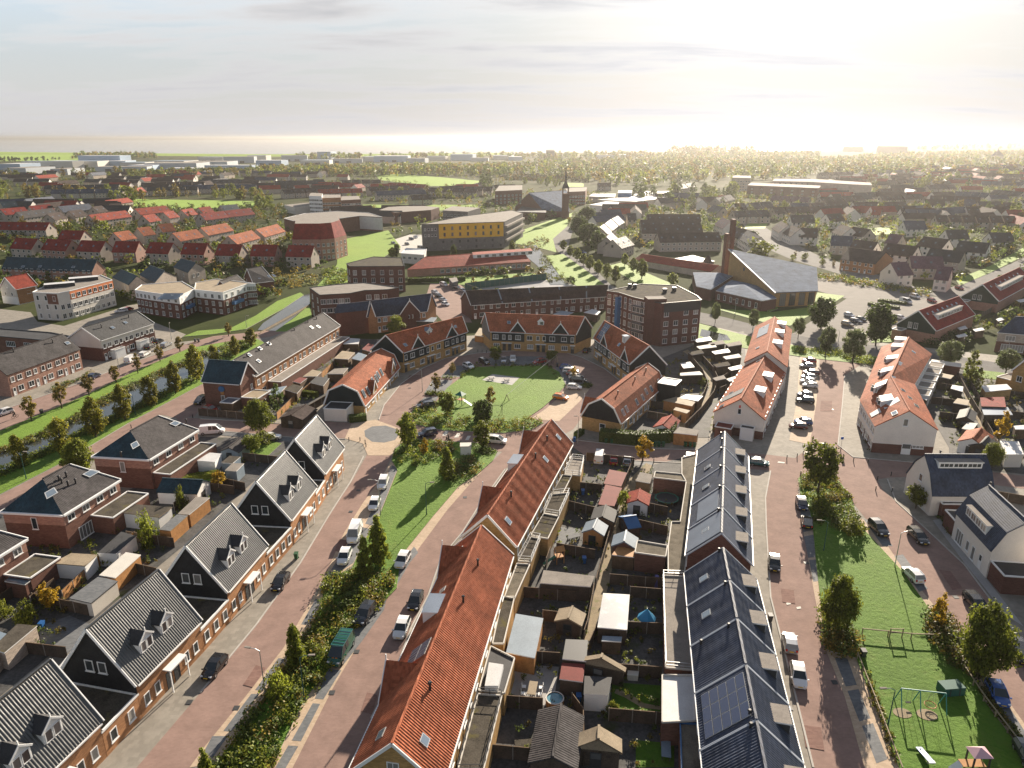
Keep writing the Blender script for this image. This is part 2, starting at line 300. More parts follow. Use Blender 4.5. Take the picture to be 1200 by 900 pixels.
def inst(name, me, parent=None, loc=(0,0,0), rz=0., scale=None, mats=None):
 o = bpy.data.objects.new(name, me); COL.objects.link(o)
 o.location = loc; o.rotation_euler = (0,0, rz)
 if scale: o.scale = scale
 if parent: o.parent = parent
 return o
def copy_tree(o, parent=None):
 c = o.copy(); COL.objects.link(c)
 if parent: c.parent = parent
 for ch in list(o.children): copy_tree(ch, c)
 return c
ORD = 'first second third fourth fifth sixth seventh eighth ninth tenth eleventh twelfth thirteenth fourteenth fifteenth sixteenth seventeenth eighteenth nineteenth twentieth'.split()
def inside(p, pl):
 x, y = p; c = False; n = len(pl)
 for i in range(n):
  (x1, y1),(x2, y2) = pl[i][:2], pl[(i+1) % n][:2]
  if (y1 > y) != (y2 > y) and x < (x2-x1)*(y-y1)/(y2-y1)+x1: c = not c
 return c
def pxpoly(l, z=0.): return [tuple(G(x, y, z)) for x, y in l]
# ------------------------------------------------------------------ the ground: land, lake, streets, lawns
NOGO = []; SH = [0]
def sheet(name, pts, z, m, kind='structure', px=True, thick=0.):
 if kind == 'structure' and z > 0: SH[0] += 1; z += .0003*SH[0]          # no two sheets on one plane
 pl = ccw(pxpoly(pts) if px else pts); b = MB()
 if thick: b.prism(pl, z-thick, z, M['kerb'], m)
 else: b.poly([(x, y, z) for x, y in pl], m)
 if name in ('road', 'parking_lot', 'canal_water', 'sports_court', 'lawn', 'alley_path'): NOGO.append(pl)
 o = b.build(name); tag(o, kind=kind); return o
shore = [(-2600,177.6),(-600,178.2),(0,178.8),(150,180.6),(300,182),(450,181.5),(600,180),(720,178.2),(860,178),(960,177),(1010,174),(1080,171),(1200,167.5),(1800,166.5)]
sp = pxpoly(shore)
sheet('ground', sp+[(9000,3000),(3000,-400),(-3000,-400),(-9000,1500)], 0., M['ground'], px=False)
sheet('lake_water', [(-60000,1200),(60000,1200),(60000,75000),(-60000,75000)], -.6, M['lake'], px=False)
M['haze land'] = surf('distant wooded land', (.09,.11,.10), .9,.2,.001,.004)
b = MB(); rg = random.Random(3)                                  # low opposite shore, some 20 km off
xs = [-17000+i*420 for i in range(46)]; hs = [38+22*rg.random() for _ in xs]
for i in range(len(xs)-1):
 y0, y1 = 20500+i*40,20500+(i+1)*40; h0, h1 = hs[i]*(1-i/60), hs[i+1]*(1-(i+1)/60)
 b.poly([(xs[i], y0,-.5),(xs[i+1], y1,-.5),(xs[i+1], y1, h1),(xs[i], y0, h0)], M['haze land'])
 b.poly([(xs[i], y0, h0),(xs[i+1], y1, h1),(xs[i+1], y1+900, h1*.9),(xs[i], y0+900, h0*.9)], M['haze land'])
 b.poly([(xs[i], y0+900, h0*.9),(xs[i+1], y1+900, h1*.9),(xs[i+1], y1+1500,-.5),(xs[i], y0+1500,-.5)], M['haze land'])
tag(b.build('hills'), kind='structure')
b = MB(); dp = pxpoly([(-2600,178.9),(-600,179.4),(0,180.1),(150,181.8),(300,183.2),(450,182.6),(600,181.2)])   # grassed sea dike
for (x0, y0),(x1, y1) in zip(dp, dp[1:]):
 b.poly([(x0, y0-60,.05),(x1, y1-60,.05),(x1, y1-12,7),(x0, y0-12,7)], M['grass']); b.poly([(x0, y0-12,7),(x1, y1-12,7),(x1, y1+6,7),(x0, y0+6,7)], M['grass'])
 b.poly([(x0, y0+6,7),(x1, y1+6,7),(x1, y1+40,.05),(x0, y0+40,.05)], M['grass'])
tag(b.build('terrain'), kind='structure')
# paved base of the near quarter
sheet('pavement', [(-420,990),(1620,990),(1400,440),(1200,420),(1000,398),(830,383),(700,398),(560,393),(430,398),(330,388),(200,402),(0,470),(-300,560)], .02, M['pave'])
sheet('pavement', [(80,388),(145,362),(155,368),(218,392),(190,412),(120,432),(60,455),(0,470),(-60,480),(-60,405)], .016, M['pave'])
sheet('pavement', [(-60,378),(0,362),(36,366),(44,377),(75,382),(150,358),(164,356),(170,361),(105,389),(40,392),(-60,400)], .017, M['pave'])
# streets
def road(pts, z=.035, m='road'): return sheet('road', pts, z, M[m])
road([(80,990),(160,900),(235,812),(300,733),(352,660),(385,605),(412,565),(430,533),(460,533),(447,560),(425,590),(403,625),(385,668),(360,712),(332,760),(285,820),(240,875),(222,900),(160,990)])
road([(315,960),(343,900),(390,807),(420,755),(450,707),(487,643),(520,597),(552,563),(580,538),(600,518),(640,505),(632,518),(612,530),(592,550),(562,592),(542,624),(517,654),(502,698),(482,736),(462,791),(435,842),(407,900),(385,960)])
road([(205,488),(226,490),(290,493),(332,496),(380,494),(420,496),(430,510),(405,514),(344,512),(262,505),(215,501)], .036)
road([(440,500),(444,492),(450,475),(470,450),(495,432),(522,420),(560,414),(607,411),(658,412),(682,419),(708,432),(726,446),(718,457),(702,467),(682,489),(672,503),(640,520),(600,530),(583,529),(560,519),(478,514),(463,525),(459,533),(430,533),(432,515)], .034)
road([(660,512),(700,518),(765,525),(830,527),(900,533),(940,538),(905,552),(830,545),(760,541),(690,537),(640,530)], .037)
road([(970,990),(953,900),(925,787),(903,700),(898,620),(897,584),(905,545),(930,538),(948,525),(957,470),(961,420),(985,412),(1012,425),(990,440),(987,475),(982,522),(1000,536),(1080,543),(1200,558),(1300,568),(1300,584),(1200,573),(1085,558),(1040,560),(1028,562),(1035,575),(1050,588),(1087,622),(1130,662),(1183,733),(1230,800),(1300,900),(1270,920),(1200,850),(1153,783),(1103,722),(1060,672),(1020,615),(996,585),(978,558),(940,556),(935,575),(940,600),(943,633),(955,700),(967,760),(990,817),(1013,900),(1040,990)])
road([(-60,620),(0,581),(75,542),(150,497),(237,451),(258,440),(264,452),(243,470),(228,488),(205,490),(190,486),(150,512),(85,550),(0,600),(-60,645)], .036)
road([(-60,505),(0,482),(57,462),(100,447),(142,430),(190,413),(225,401),(250,394),(290,390),(325,386),(338,388),(315,395),(262,401),(222,408),(160,434),(97,465),(0,505),(-60,530)], .037)
road([(-60,432),(40,418),(52,428),(0,445),(-60,450)], .034)
road([(805,363),(850,372),(900,385),(960,398),(1060,408),(1200,430),(1300,446),(1300,462),(1200,443),(1050,420),(950,408),(880,393),(805,375)], .036, 'asphalt')
road([(1088,345),(1120,335),(1165,318),(1200,302),(1210,310),(1170,328),(1115,352)], .038, 'asphalt')
road([(876,250),(885,258),(905,272),(960,300),(1100,345),(1080,350),(950,311),(925,303),(895,290),(878,275),(868,258)], .034, 'asphalt')
road([(656,262),(672,268),(666,288),(700,318),(716,334),(740,346),(722,350),(692,328),(655,296),(646,284)], .034, 'asphalt')
sheet('parking_lot', [(958,325),(1010,331),(1090,347),(1115,350),(1070,372),(1035,393),(1030,404),(985,402),(960,397),(928,391),(975,361),(992,350),(958,341)], .033, M['concretelot'])
sheet('parking_lot', [(505,330),(535,330),(548,341),(545,360),(553,378),(520,378),(505,362),(500,345)], .033, M['road'])
sheet('parking_lot', [(455,283),(480,275),(500,275),(500,297),(470,297),(450,290)], .033, M['concrete'])
sheet('sports_court', [(550,337),(640,327),(672,334),(690,340),(560,346)], .034, M['wet'])
# sand coloured bands and grey parking bays
def band(pts): return sheet('paving_band', pts, .042, M['band'])
def bay(pts): return sheet('parking_bay', pts, .05, M['bay'])
band([(240,875),(285,820),(332,760),(360,712),(374,692),(380,700),(366,733),(338,772),(306,826),(256,894),(222,900)])
band([(384,668),(403,625),(425,590),(447,560),(458,541),(467,549),(449,593),(432,622),(413,663),(396,674)])
band([(315,960),(343,900),(390,807),(420,755),(450,707),(487,643),(520,597),(510,597),(476,643),(456,690),(440,714),(412,742),(384,788),(356,822),(322,893),(290,960)])
band([(470,652),(508,605),(538,570),(560,556),(566,552),(552,566),(524,598),(490,644),(470,674)])
for q in ([(249,863),(267,863),(249,889),(239,881)],[(294.4,813.7),(303.8,813.7),(271,858),(261.8,857)],[(326.3,771.7),(334,772.4),(307.6,809.8),(299,809)],[(370,702),(377,703),(362,733),(353,732)],
  [(459,545),(466,549),(449,592),(436,616),(428,614),(440,590)],[(424,618),(433,620),(414,660),(396,672),(388,668),(406,640)],
  [(384,784),(400,786),(379,820),(369,819)],[(366.5,824.5),(375.3,825.3),(352.7,869),(342,868)],[(338,874),(349.6,875),(334,902),(322,901)],[(414,737),(440,718),(448,690),(456,690),(450,715),(424,752),(402,780),(390,782)],
  [(463,690),(457,677),(485,641),(487,643),(490,648),(480,660)]): bay(q)
band([(948,600),(955,604),(962,700),(972,760),(1003,772),(1027,833),(1053,900),(1075,945),(1040,960),(1013,900),(990,817),(967,760),(955,700),(943,633),(938,600)])
for q in ([(942,629),(953,627),(957,653),(947,654)],[(948,656.5),(959.5,656),(964,681),(953,682)],[(978,771),(993,772),(1004,803),(991,805)],[(993,810),(1006,808),(1020,842),(1007,846)],[(1010,851),(1023,848),(1040,890),(1027,895)],[(936,582),(948,580),(951,622),(941,624)]): bay(q)
band([(1003,606),(1020,612),(1060,668),(1103,720),(1153,782),(1200,848),(1260,930),(1240,940),(1200,885),(1155,825),(1130,775),(1087,712),(1057,670),(1013,622)])
for q in ([(1012,609),(1022,609),(1046,640),(1034,640)],[(1048,652),(1058,650),(1087,690),(1077,694)],[(1135,772),(1147,776),(1176,818),(1166,825)],[(1170,832),(1182,828),(1215,880),(1205,888)]): bay(q)
for q in ([(497,466),(514,465),(507,475),(486,476)],[(507,445),(531,446),(522,460),(497,461)],[(530,429),(552,428),(541,442),(516,442)],[(560,424),(583,417.5),(641,418),(639,427),(580,429)]): bay(q)
band([(664,452),(694,452),(680,470),(655,494),(622,491),(640,479),(655,466)])
bay([(650,430),(672,430),(694,452),(664,452)])
band([(938,410),(960,410),(957,470),(949,521),(925,516),(934,470)])
bay([(690,533.5),(766,542),(764,547),(686,538)]); bay([(262,506),(344,513),(340,518),(258,510)])
sheet('brick_crossing', [(404,514),(412,497),(440,492),(470,503),(474,514),(462,526),(459,534),(431,534),(425,520)], .045, M['band'])
sheet('brick_crossing', [(427,505),(436,500),(452,499),(464,503),(468,509),(463,516),(450,519),(436,518),(428,512)], .053, M['bay'])
for q in ([(522,505),(526,505),(523,511),(518,511)],[(536,508),(540,508),(537,513),(532,513)],[(548,511),(552,511),(549,516),(545,516)],[(941,531),(948,529),(949,530.5),(942,532)],[(960,533),(968,534),(967,535.5),(959,534)],[(975,543),(982,544),(981,546),(974,545)],[(912,541),(920,542),(919,543.5),(911,542.5)],[(921,707),(926,706),(927,708.5),(922,709.5)],[(933,712),(938,711),(939,713.5),(934,714.5)]): sheet('road_marking', q, .058, M['cream'])
# kerbs, drains and mended patches
def kerb(pts):
 P = pxpoly(pts); b = MB()
 for a, c in zip(P, P[1:]): b.beam((*a, .06),(*c, .06), .22,.14, M['kerb'])
 tag(b.build('kerb'), kind='structure')
for q in ([(235,812),(300,733),(352,660),(385,605),(410,566),(426,535)],[(435,842),(462,791),(482,736),(502,698),(517,654),(542,624),(562,592),(592,550)],[(444,492),(450,475),(470,450),(495,432),(522,420),(560,414),(607,411),(658,412),(682,419),(708,432),(726,446)],[(953,900),(925,787),(903,700),(898,620),(897,584),(903,552)],[(1040,562),(1050,588),(1087,622),(1130,662),(1183,733),(1225,795)],[(990,440),(987,475),(982,522),(1000,536),(1080,543),(1160,553)],[(263,506),(344,513),(405,515)],[(0,482),(57,462),(100,447),(142,430),(190,413),(225,401)],[(235,491),(290,494),(332,497),(380,495)],[(690,537),(760,541),(800,543)],[(675,516),(700,519),(765,526),(830,528)]): kerb(q)
for x, y in ((222,823),(277,830),(386,690),(411,600),(420,575),(389,812),(418,764),(545,583),(945,660),(925,830),(978,800),(1075,700),(1120,700),(965,520),(975,480),(600,417),(480,455),(690,470)):
 g = G(x, y); tag(sheet('drain_cover', [(g.x-.35, g.y-.35),(g.x+.35, g.y-.35),(g.x+.35, g.y+.35),(g.x-.35, g.y+.35)], .055, M['dark'], px=False), kind='structure')
for q in ([(300,780),(312,783),(296,806),(285,803)],[(430,812),(442,815),(436,838),(423,834)],[(915,690),(930,692),(932,708),(917,706)],[(940,850),(962,853),(966,880),(944,876)],[(1100,668),(1114,670),(1128,690),(1116,692)],[(398,632),(408,634),(402,648),(392,646)],[(480,440),(496,440),(490,447),(474,448)],[(962,470),(975,470),(975,482),(961,482)]): sheet('road', q, .052, M['roadpatch'])
# lawns and green banks with kerbs
def lawn(pts, z=.14): return sheet('lawn', pts, z, M['grass'], thick=.13)
ISLE_W = [(205,960),(253,897),(300,832),(333,783),(362,742),(379,705),(377,688),(384,678),(412,668),(430,630),(448,598),(466,552),(459,540),(463,527),(478,515),(560,520),(583,530),(578,540),(560,556),(538,570),(508,605),(470,652),(465,690),(440,716),(412,742),(384,788),(356,822),(322,893),(288,960)]
ISLE_E = [(935,562),(940,556),(978,558),(998,584),(1003,604),(1013,622),(1057,670),(1087,712),(1130,775),(1155,825),(1200,885),(1245,950),(1080,955),(1053,900),(1027,833),(1003,772),(967,762),(962,710),(957,667),(953,625),(949,600),(938,580)]
SQUARE = [(482,484),(490,476),(508,476),(516,466),(524,455),(540,443),(553,431),(577,430),(612,429),(640,429),(655,436),(663,452),(650,466),(636,478),(620,489),(637,496),(622,504),(590,508),(520,505),(488,498)]
lawn(ISLE_W); lawn(ISLE_E); lawn(SQUARE)
sheet('picnic_terrace', [(565,446),(577,439),(609,443),(600,452)], .15, M['tiled'])
CANAL_BANK = [(-60,530),(0,505.5),(97,465.5),(160,434.5),(222,408.5),(262,401.5),(300,397),(310,402),(270,425),(258,439),(237,450.5),(150,496.5),(75,541.5),(0,580),(-60,618)]
lawn(CANAL_BANK, .12)
sheet('canal_water', [(-60,556),(0,529),(57,506),(99,484),(120,470),(147,456),(187,438),(213,427),(240,414),(252,409),(262,412),(254,425),(225,443),(180,467),(120,496),(60,525),(0,554),(-60,590)], .135, M['pond'])
sheet('canal_water', [(302,387),(308,379),(355,347),(363,344),(363,356),(346,371),(324,388)], .06, M['pond'])
lawn([(214,395),(250,392),(288,386),(332,362),(356,346),(352,343),(325,353),(300,370),(270,385),(232,388)], .11)
lawn([(322,389),(346,372),(362,358),(366,372),(350,386),(338,389)], .11)
lawn([(396,282),(455,270),(470,290),(452,300),(415,330),(395,333),(380,345),(372,335),(395,310)], .1)
lawn([(478,330),(620,320),(642,323),(545,334),(504,332)], .1)
lawn([(640,300),(660,298),(688,318),(714,338),(680,338),(655,322)], .1); lawn([(606,272),(640,260),(672,249),(664,266),(648,280),(652,296),(622,288),(604,286)], .1); lawn([(712,312),(728,308),(760,321),(795,336),(775,344),(742,330)], .1)
sheet('canal_water', [(610,290),(628,287),(634,295),(650,316),(664,334),(645,334),(630,312),(612,297)], .12, M['pond'])
lawn([(818,379),(880,395),(950,409),(1050,421),(1060,432),(950,420),(870,408),(818,398)], .1); sheet('canal_water', [(822,386),(852,393),(856,399),(840,400),(820,394)], .12, M['pond'])
lawn([(958,343),(990,347),(972,358),(926,382),(895,378),(838,362),(905,366),(950,360)], .1); lawn([(1026,396),(1045,388),(1062,390),(1050,401),(1020,402)], .1)
lawn([(1120,328),(1160,312),(1200,290),(1200,300),(1160,320),(1125,335)], .1); lawn([(1130,432),(1200,440),(1200,450),(1128,440)], .1)
lawn([(-60,420),(10,412),(18,420),(-60,434)], .1)
# gardens behind the rows
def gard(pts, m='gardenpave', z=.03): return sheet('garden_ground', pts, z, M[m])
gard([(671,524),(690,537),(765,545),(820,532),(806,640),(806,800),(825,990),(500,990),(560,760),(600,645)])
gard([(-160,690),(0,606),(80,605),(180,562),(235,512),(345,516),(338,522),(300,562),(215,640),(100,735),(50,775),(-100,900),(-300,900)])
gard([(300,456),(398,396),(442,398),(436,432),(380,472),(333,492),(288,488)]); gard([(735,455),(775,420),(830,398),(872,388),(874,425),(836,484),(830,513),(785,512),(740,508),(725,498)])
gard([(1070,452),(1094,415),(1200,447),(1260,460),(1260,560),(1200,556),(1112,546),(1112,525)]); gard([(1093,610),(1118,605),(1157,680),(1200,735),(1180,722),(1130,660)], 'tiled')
lawn([(212,566),(240,548),(258,553),(240,572)], .08); lawn([(285,530),(308,515),(330,520),(305,543)], .08); lawn([(1130,460),(1150,455),(1148,462),(1135,465)], .06)
sheet('alley_path', [(735,565),(757,543),(765,546),(745,580),(733,602),(728,622),(712,690),(692,752),(683,750),(692,712),(712,640),(724,602)], .06, M['alley'])
sheet('alley_path', [(790,498),(812,487),(823,473),(831,455),(831,446),(826,437),(812,420),(800,412),(806,410),(818,420),(833,438),(838,447),(838,457),(830,476),(817,490),(800,502)], .05, M['alley'])
sheet('alley_path', [(1122,440),(1128,440),(1140,470),(1165,510),(1186,548),(1176,549),(1156,512),(1134,474)], .05, M['alley'])
# open country and parks farther off
lawn([(90,232),(200,234),(310,236),(310,242),(210,245),(160,242),(95,237)], .08); lawn([(440,205),(470,204),(520,208),(562,212),(562,219),(505,218),(445,211)], .08)
lawn([(0,181),(80,181.5),(135,185),(130,189),(0,189)], .3); lawn([(425,240),(470,240),(560,240),(560,246),(430,248)], .08); lawn([(660,214),(684,215),(684,219),(662,219)], .08)
lawn([(876,262),(900,262),(896,268),(872,268)], .06); lawn([(1015,268),(1042,266),(1046,274),(1022,276)], .06); lawn([(890,345),(903,340),(912,362),(900,366)], .05)
sheet('pond_water', [(588,207),(625,206.8),(640,208.6),(620,211.5),(588,211.5)], .12, M['pond'])
# ------------------------------------------------------------------ buildings
WIN = {}; PLS = {}
def win_mesh(w, h, kind='win', frame='white'):
 key = (round(w, 1), round(h, 1), kind, frame)
 if key in WIN: return WIN[key]
 w, h = key[0], key[1]; fm = M[frame]; b = MB(); g = MB(); t = .09
 def bar(x0, x1, z0, z1, y0=-.03, y1=.07):
  b.hexa([(x0, y1, z0),(x1, y1, z0),(x1, y1, z1),(x0, y1, z1)],[(x0, y0, z0),(x1, y0, z0),(x1, y0, z1),(x0, y0, z1)], fm)
 bar(-w/2,-w/2+t, 0, h); bar(w/2-t, w/2,0, h); bar(-w/2+t, w/2-t, 0, t); bar(-w/2+t, w/2-t, h-t, h)
 if kind == 'door':
  bar(-w/2+t, w/2-t, t, h*.55,0,.04)
 else:
  n = max(1, round(w/.75))
  for i in range(1, n): x = -w/2+w*i/n; bar(x-.035, x+.035, t, h-t, -.02,.06)
  if kind == 'win': bar(-w/2-.08, w/2+.08,-.09,-.005,-.02,.14)
 g.poly([(-w/2+t, .012, t),(w/2-t, .012, t),(w/2-t, .012, h-t),(-w/2+t, .012, h-t)], M['glass'])
 WIN[key] = (b.mesh('window_frame', uv=False), g.mesh('window_pane', uv=False)); return WIN[key]
WHOLE = {}
def add_win(parent, p, nrm, w, h, kind='win', frame='white', detail=True):
 """A window or door as a part of its own: frame mesh with its pane as sub-part (one mesh where it is too small to tell)."""
 rz = atan2(nrm[1], nrm[0])-pi/2; loc = Vector(p)-Vector(parent.location)
 fm, gm = win_mesh(w, h, kind, frame); nm = 'door' if kind == 'door' else 'window'
 if not detail:
  key = fm.name
  if key not in WHOLE:
   b = MB();
   for me in (fm, gm):
    for pl in me.polygons: b.poly([me.vertices[i].co for i in pl.vertices], me.materials[pl.material_index])
   WHOLE[key] = b.mesh('small_'+nm, uv=False)
  return inst(nm, WHOLE[key], parent, loc, rz)
 o = inst(nm, fm, parent, loc, rz); inst('pane', gm, o); return o
def rect(cx, cy, ang, L, w):
 u = Vector((cos(R(ang)), sin(R(ang)))); n = Vector((-u.y, u.x)); c = Vector((cx, cy))
 r0, r1 = c-u*L/2, c+u*L/2
 return dict(r0=r0, r1=r1, a0=r0+n*w, a1=r1+n*w, b0=r0-n*w, b1=r1-n*w)
def from_px(r0, r1, e0, e1, side, zr, ze):
 """Footprint from the ridge ends and one eave line read off the photograph; the hidden eave mirrors the visible one."""
 r0, r1 = G(*r0, zr), G(*r1, zr); e0, e1 = G(*e0, ze), G(*e1, ze); o = {'r0': r0, 'r1': r1}
 s, t = ('a', 'b') if side == 'a' else ('b', 'a')
 o[s+'0'], o[s+'1'] = e0, e1; o[t+'0'], o[t+'1'] = 2*r0-e0,2*r1-e1
 return o
class House:
 def __init__(s, name, label, cat, F, zr, ze, wall, roof, group=None, trim='white', knee=None, ribs=False, over=.25, clad={}, zclad=3.0, wall2=None, z2=3.0, hip=None, detail=True):
  s.F, s.zr, s.ze, s.knee, s.detail = F, zr, ze, knee, detail
  NOGO.append([F['a0'], F['a1'], F['b1'], F['b0']])
  c = (F['a0']+F['a1']+F['b0']+F['b1'])/4
  s.e = empty(name, (c.x, c.y, 0), label, cat, group)
  s.U = (F['r1']-F['r0']).normalized()
  wallm, roofm = M[wall], M[roof]
  ins = .28
  s.W = {}
  for k in ('a', 'b'):
   for e in '01':
    p = F[k+e]; r = F['r'+e]; s.W[k+e] = p+(r-p).normalized()*ins
  # profile from eave to ridge at both ends, side by side: list of (fraction from ridge, z)
  s.prof = [(0., zr),(1., ze)] if not knee else [(0., zr),(knee[0], knee[1]),(1., ze)]
  # walls
  b = MB(); Wp = s.W
  def gable(e, flip):
   r = F['r'+e]; pts = [V3(Wp['a'+e], 0), V3(Wp['b'+e], 0)]
   up = [V3(Wp['b'+e], ze-.03)]
   if knee: up.append(V3(r+(Wp['b'+e]-r)*(knee[0]*1.0), knee[1]-.22))
   if not hip or e not in hip:
    up.append(V3(r, zr-.22))
   if knee: up.append(V3(r+(Wp['a'+e]-r)*(knee[0]*1.0), knee[1]-.22))
   up.append(V3(Wp['a'+e], ze-.03))
   if hip and e in hip: up = [V3(Wp['b'+e], ze-.03), V3(Wp['a'+e], ze-.03)]
   return pts+up
  m2 = M[wall2] if wall2 else None
  for side, q in (('a', ('a1', 'a0')),('b', ('b0', 'b1'))):
   p0, p1 = Wp[q[0]], Wp[q[1]]
   if m2:
    b.poly([V3(p0,0), V3(p1,0), V3(p1, z2), V3(p0, z2)], wallm); b.poly([V3(p0, z2), V3(p1, z2), V3(p1, ze-.03), V3(p0, ze-.03)], m2)
   else: b.poly([V3(p0,0), V3(p1,0), V3(p1, ze-.03), V3(p0, ze-.03)], wallm)
  g0 = gable('0', 0); g1 = gable('1', 1)
  for g, fl in ((g0,0),(g1,1)):
   if m2:
    up2 = [V3(g[0], z2), V3(g[1], z2)]+g[2:]; lo2 = [g[0], g[1], up2[1], up2[0]]
    b.poly(up2[::-1] if fl else up2, m2); b.poly(lo2[::-1] if fl else lo2, wallm)
   else: b.poly(g[::-1] if fl else g, wallm)
  b.build('wall', s.e)
  for e, cm in clad.items():                          # timber boarding on the gable, 6 cm proud of the brick
   g = (g0 if e == '0' else g1)[2:]; d = s.U*(-.06 if e == '0' else .06); bb = MB()
   lo = [V3(Wp['a'+e], zclad), V3(Wp['b'+e], zclad)] if zclad < ze-.1 else []
   pl = lo+g; f = [p+V3(d, 0) for p in pl]
   bb.poly(f if e == '0' else list(reversed(f)), M[cm])
   for i in range(len(pl)):
    j = (i+1) % len(pl); bb.poly([pl[i], pl[j], f[j], f[i]], M[cm])
   bb.build('gable_cladding', s.e)
  # roof slopes as one slab part each
  s.hip = hip
  ov = s.U*over
  for k in 'ab':
   rb = MB()
   for (f0, z0),(f1, z1) in zip(s.prof, s.prof[1:]):
    P = []
    for e in '01':
     r, q = F['r'+e], F[k+e]; o = ov*(-1 if e == '0' else 1)
     if hip and e in hip: o = o*0
     f1e = f1*1.0
     P.append((V3(r+(q-r)*f0+o, z0), V3(r+(q-r)*f1e+o, z1)))
    (t0, l0),(t1, l1) = P
    s.slab(rb, t0, t1, l1, l0, roofm, ribs, k)
   rb.build('roof_slope', s.e)
  if hip:
   for e in hip:
    hb = MB(); r = V3(F['r'+e], zr); A, B_ = V3(F['a'+e], ze), V3(F['b'+e], ze)
    tri = [r, A, B_] if e == '0' else [r, B_, A]
    hb.poly(tri, M.get(hip[e]) or roofm); lo = [p-Vector((0,0,.2)) for p in tri]
    for i in range(3):
     j = (i+1) % 3; hb.poly([tri[j], tri[i], lo[i], lo[j]], roofm)
    hb.build('hip_slope', s.e)
  rb = MB(); capm = M['white'] if trim == 'whitecap' else roofm                     # ridge cap
  z = Vector((0,0,.05)); rb.beam(V3(F['r0']-ov*(0 if hip and '0' in hip else 1), zr)+z, V3(F['r1']+ov*(0 if hip and '1' in hip else 1), zr)+z, .26,.16, capm); rb.build('ridge_cap', s.e)
  if trim:
   for e in '01':
    if hip and e in hip: continue
    vb = MB(); o = ov*(-1 if e == '0' else 1)+s.U*(-.06 if e == '0' else .06)
    for k in 'ab':
     for (f0, z0),(f1, z1) in zip(s.prof, s.prof[1:]):
      r, q = F['r'+e], F[k+e]
      vb.beam(V3(r+(q-r)*f0+o, z0-.02), V3(r+(q-r)*f1+o, z1-.02), .12 if trim != 'thin' else .1,.34 if trim != 'thin' else .2, M['white' if trim != 'thin' else 'bluetrim'])
    vb.build('verge_board', s.e)
   for k in 'ab':
    gb = MB(); q0, q1 = F[k+'0'], F[k+'1']; n = (q0-F['r0']).normalized()*.08
    gb.beam(V3(q0+n, ze-.12), V3(q1+n, ze-.12), .16,.16, M['white']); gb.build('gutter', s.e)
 def slab(s, b, t0, t1, l1, l0, m, ribs, k):
  n = (t1-t0).cross(l0-t0).normalized()
  if n.z < 0: n = -n
  D = n*-.2
  if ribs:
   L = (t1-t0).length; K = int(L/.33)*6; PH = (0,0,.03,.05,.05,.03)
   pt = []
   for i in range(K+1):
    f = i/K; h = n*(PH[i % 6]+.01)
    pt.append((t0+(t1-t0)*f+h, l0+(l1-l0)*f+h))
   for (a, c),(a2, c2) in zip(pt, pt[1:]):
    b.poly([a, c, c2, a2] if k == 'a' else [a, a2, c2, c], m)
  else: b.poly([t0, l0, l1, t1] if k == 'a' else [t0, t1, l1, l0], m)
  q = [t0, t1, l1, l0]; w = [p+D for p in q]
  if k == 'a': q.reverse(); w.reverse()
  b.poly(list(reversed(w)), m)
  for i in range(4):
   j = (i+1) % 4; b.poly([q[j], q[i], w[i], w[j]], m)
 # --- places on the house
 def wallpt(s, k, x, z):
  """x metres along side k ('a','b') from end 0, or along gable '0'/'1' from its a side."""
  if k in 'ab': p0, p1 = s.W[k+'0'], s.W[k+'1']
  else: p0, p1 = s.W['a'+k], s.W['b'+k]
  d = (p1-p0).normalized(); n = Vector((-d.y, d.x))
  mid = (s.F['a0']+s.F['b1']+s.F['a1']+s.F['b0'])/4
  if (p0+p1-2*mid).dot(n) < 0: n = -n
  return V3(p0+d*x, z), n
 def length(s, k): return (s.W[k+'1']-s.W[k+'0']).length if k in 'ab' else (s.W['b'+k]-s.W['a'+k]).length
 def win(s, k, x, z, w, h, kind='win', frame='white', off=0):
  p, n = s.wallpt(k, x, z); add_win(s.e, p+V3(n*off, 0), n, w, h, kind, frame, s.detail)
 def units(s, k, n, floors=2, z1=3.3, flip=True, up=True, w=1.5, h=1.35, skip=(), frame='white'):
  L = s.length(k); U = L/n
  for i in range(n):
   if i in skip: continue
   f = (i % 2 == 1) and flip; X = lambda q: (i+(1-q if f else q))*U
   s.win(k, X(.24), .12,.95,2.15, 'door', frame); s.win(k, X(.66), .85, w+.2, h+.1, 'win', frame)
   for fl in range(1, floors):
    s.win(k, X(.26), .9+(z1-.45)*fl, w*.75, h, 'win', frame); s.win(k, X(.70), .9+(z1-.45)*fl, w, h, 'win', frame)
 def slope(s, k, x, f, z=0):
  """Point on roof side k, x metres from end 0 along the ridge, f of the way down; with outward slope frame."""
  t = x/(s.F['r1']-s.F['r0']).length
  r = s.F['r0'].lerp(s.F['r1'], t); q = s.F[k+'0'].lerp(s.F[k+'1'], t)
  for (f0, z0),(f1, z1) in zip(s.prof, s.prof[1:]):
   if f <= f1 or f1 == 1.: break
  zz = z0+(z1-z0)*(f-f0)/(f1-f0); p = V3(r+(q-r)*f, zz)
  dn = (V3(q-r, 0)*(f1-f0)+Vector((0,0, z1-z0))).normalized(); u = V3(s.U, 0); n = u.cross(dn)
  if n.z < 0: n = -n
  return p+n*z, u, dn, n
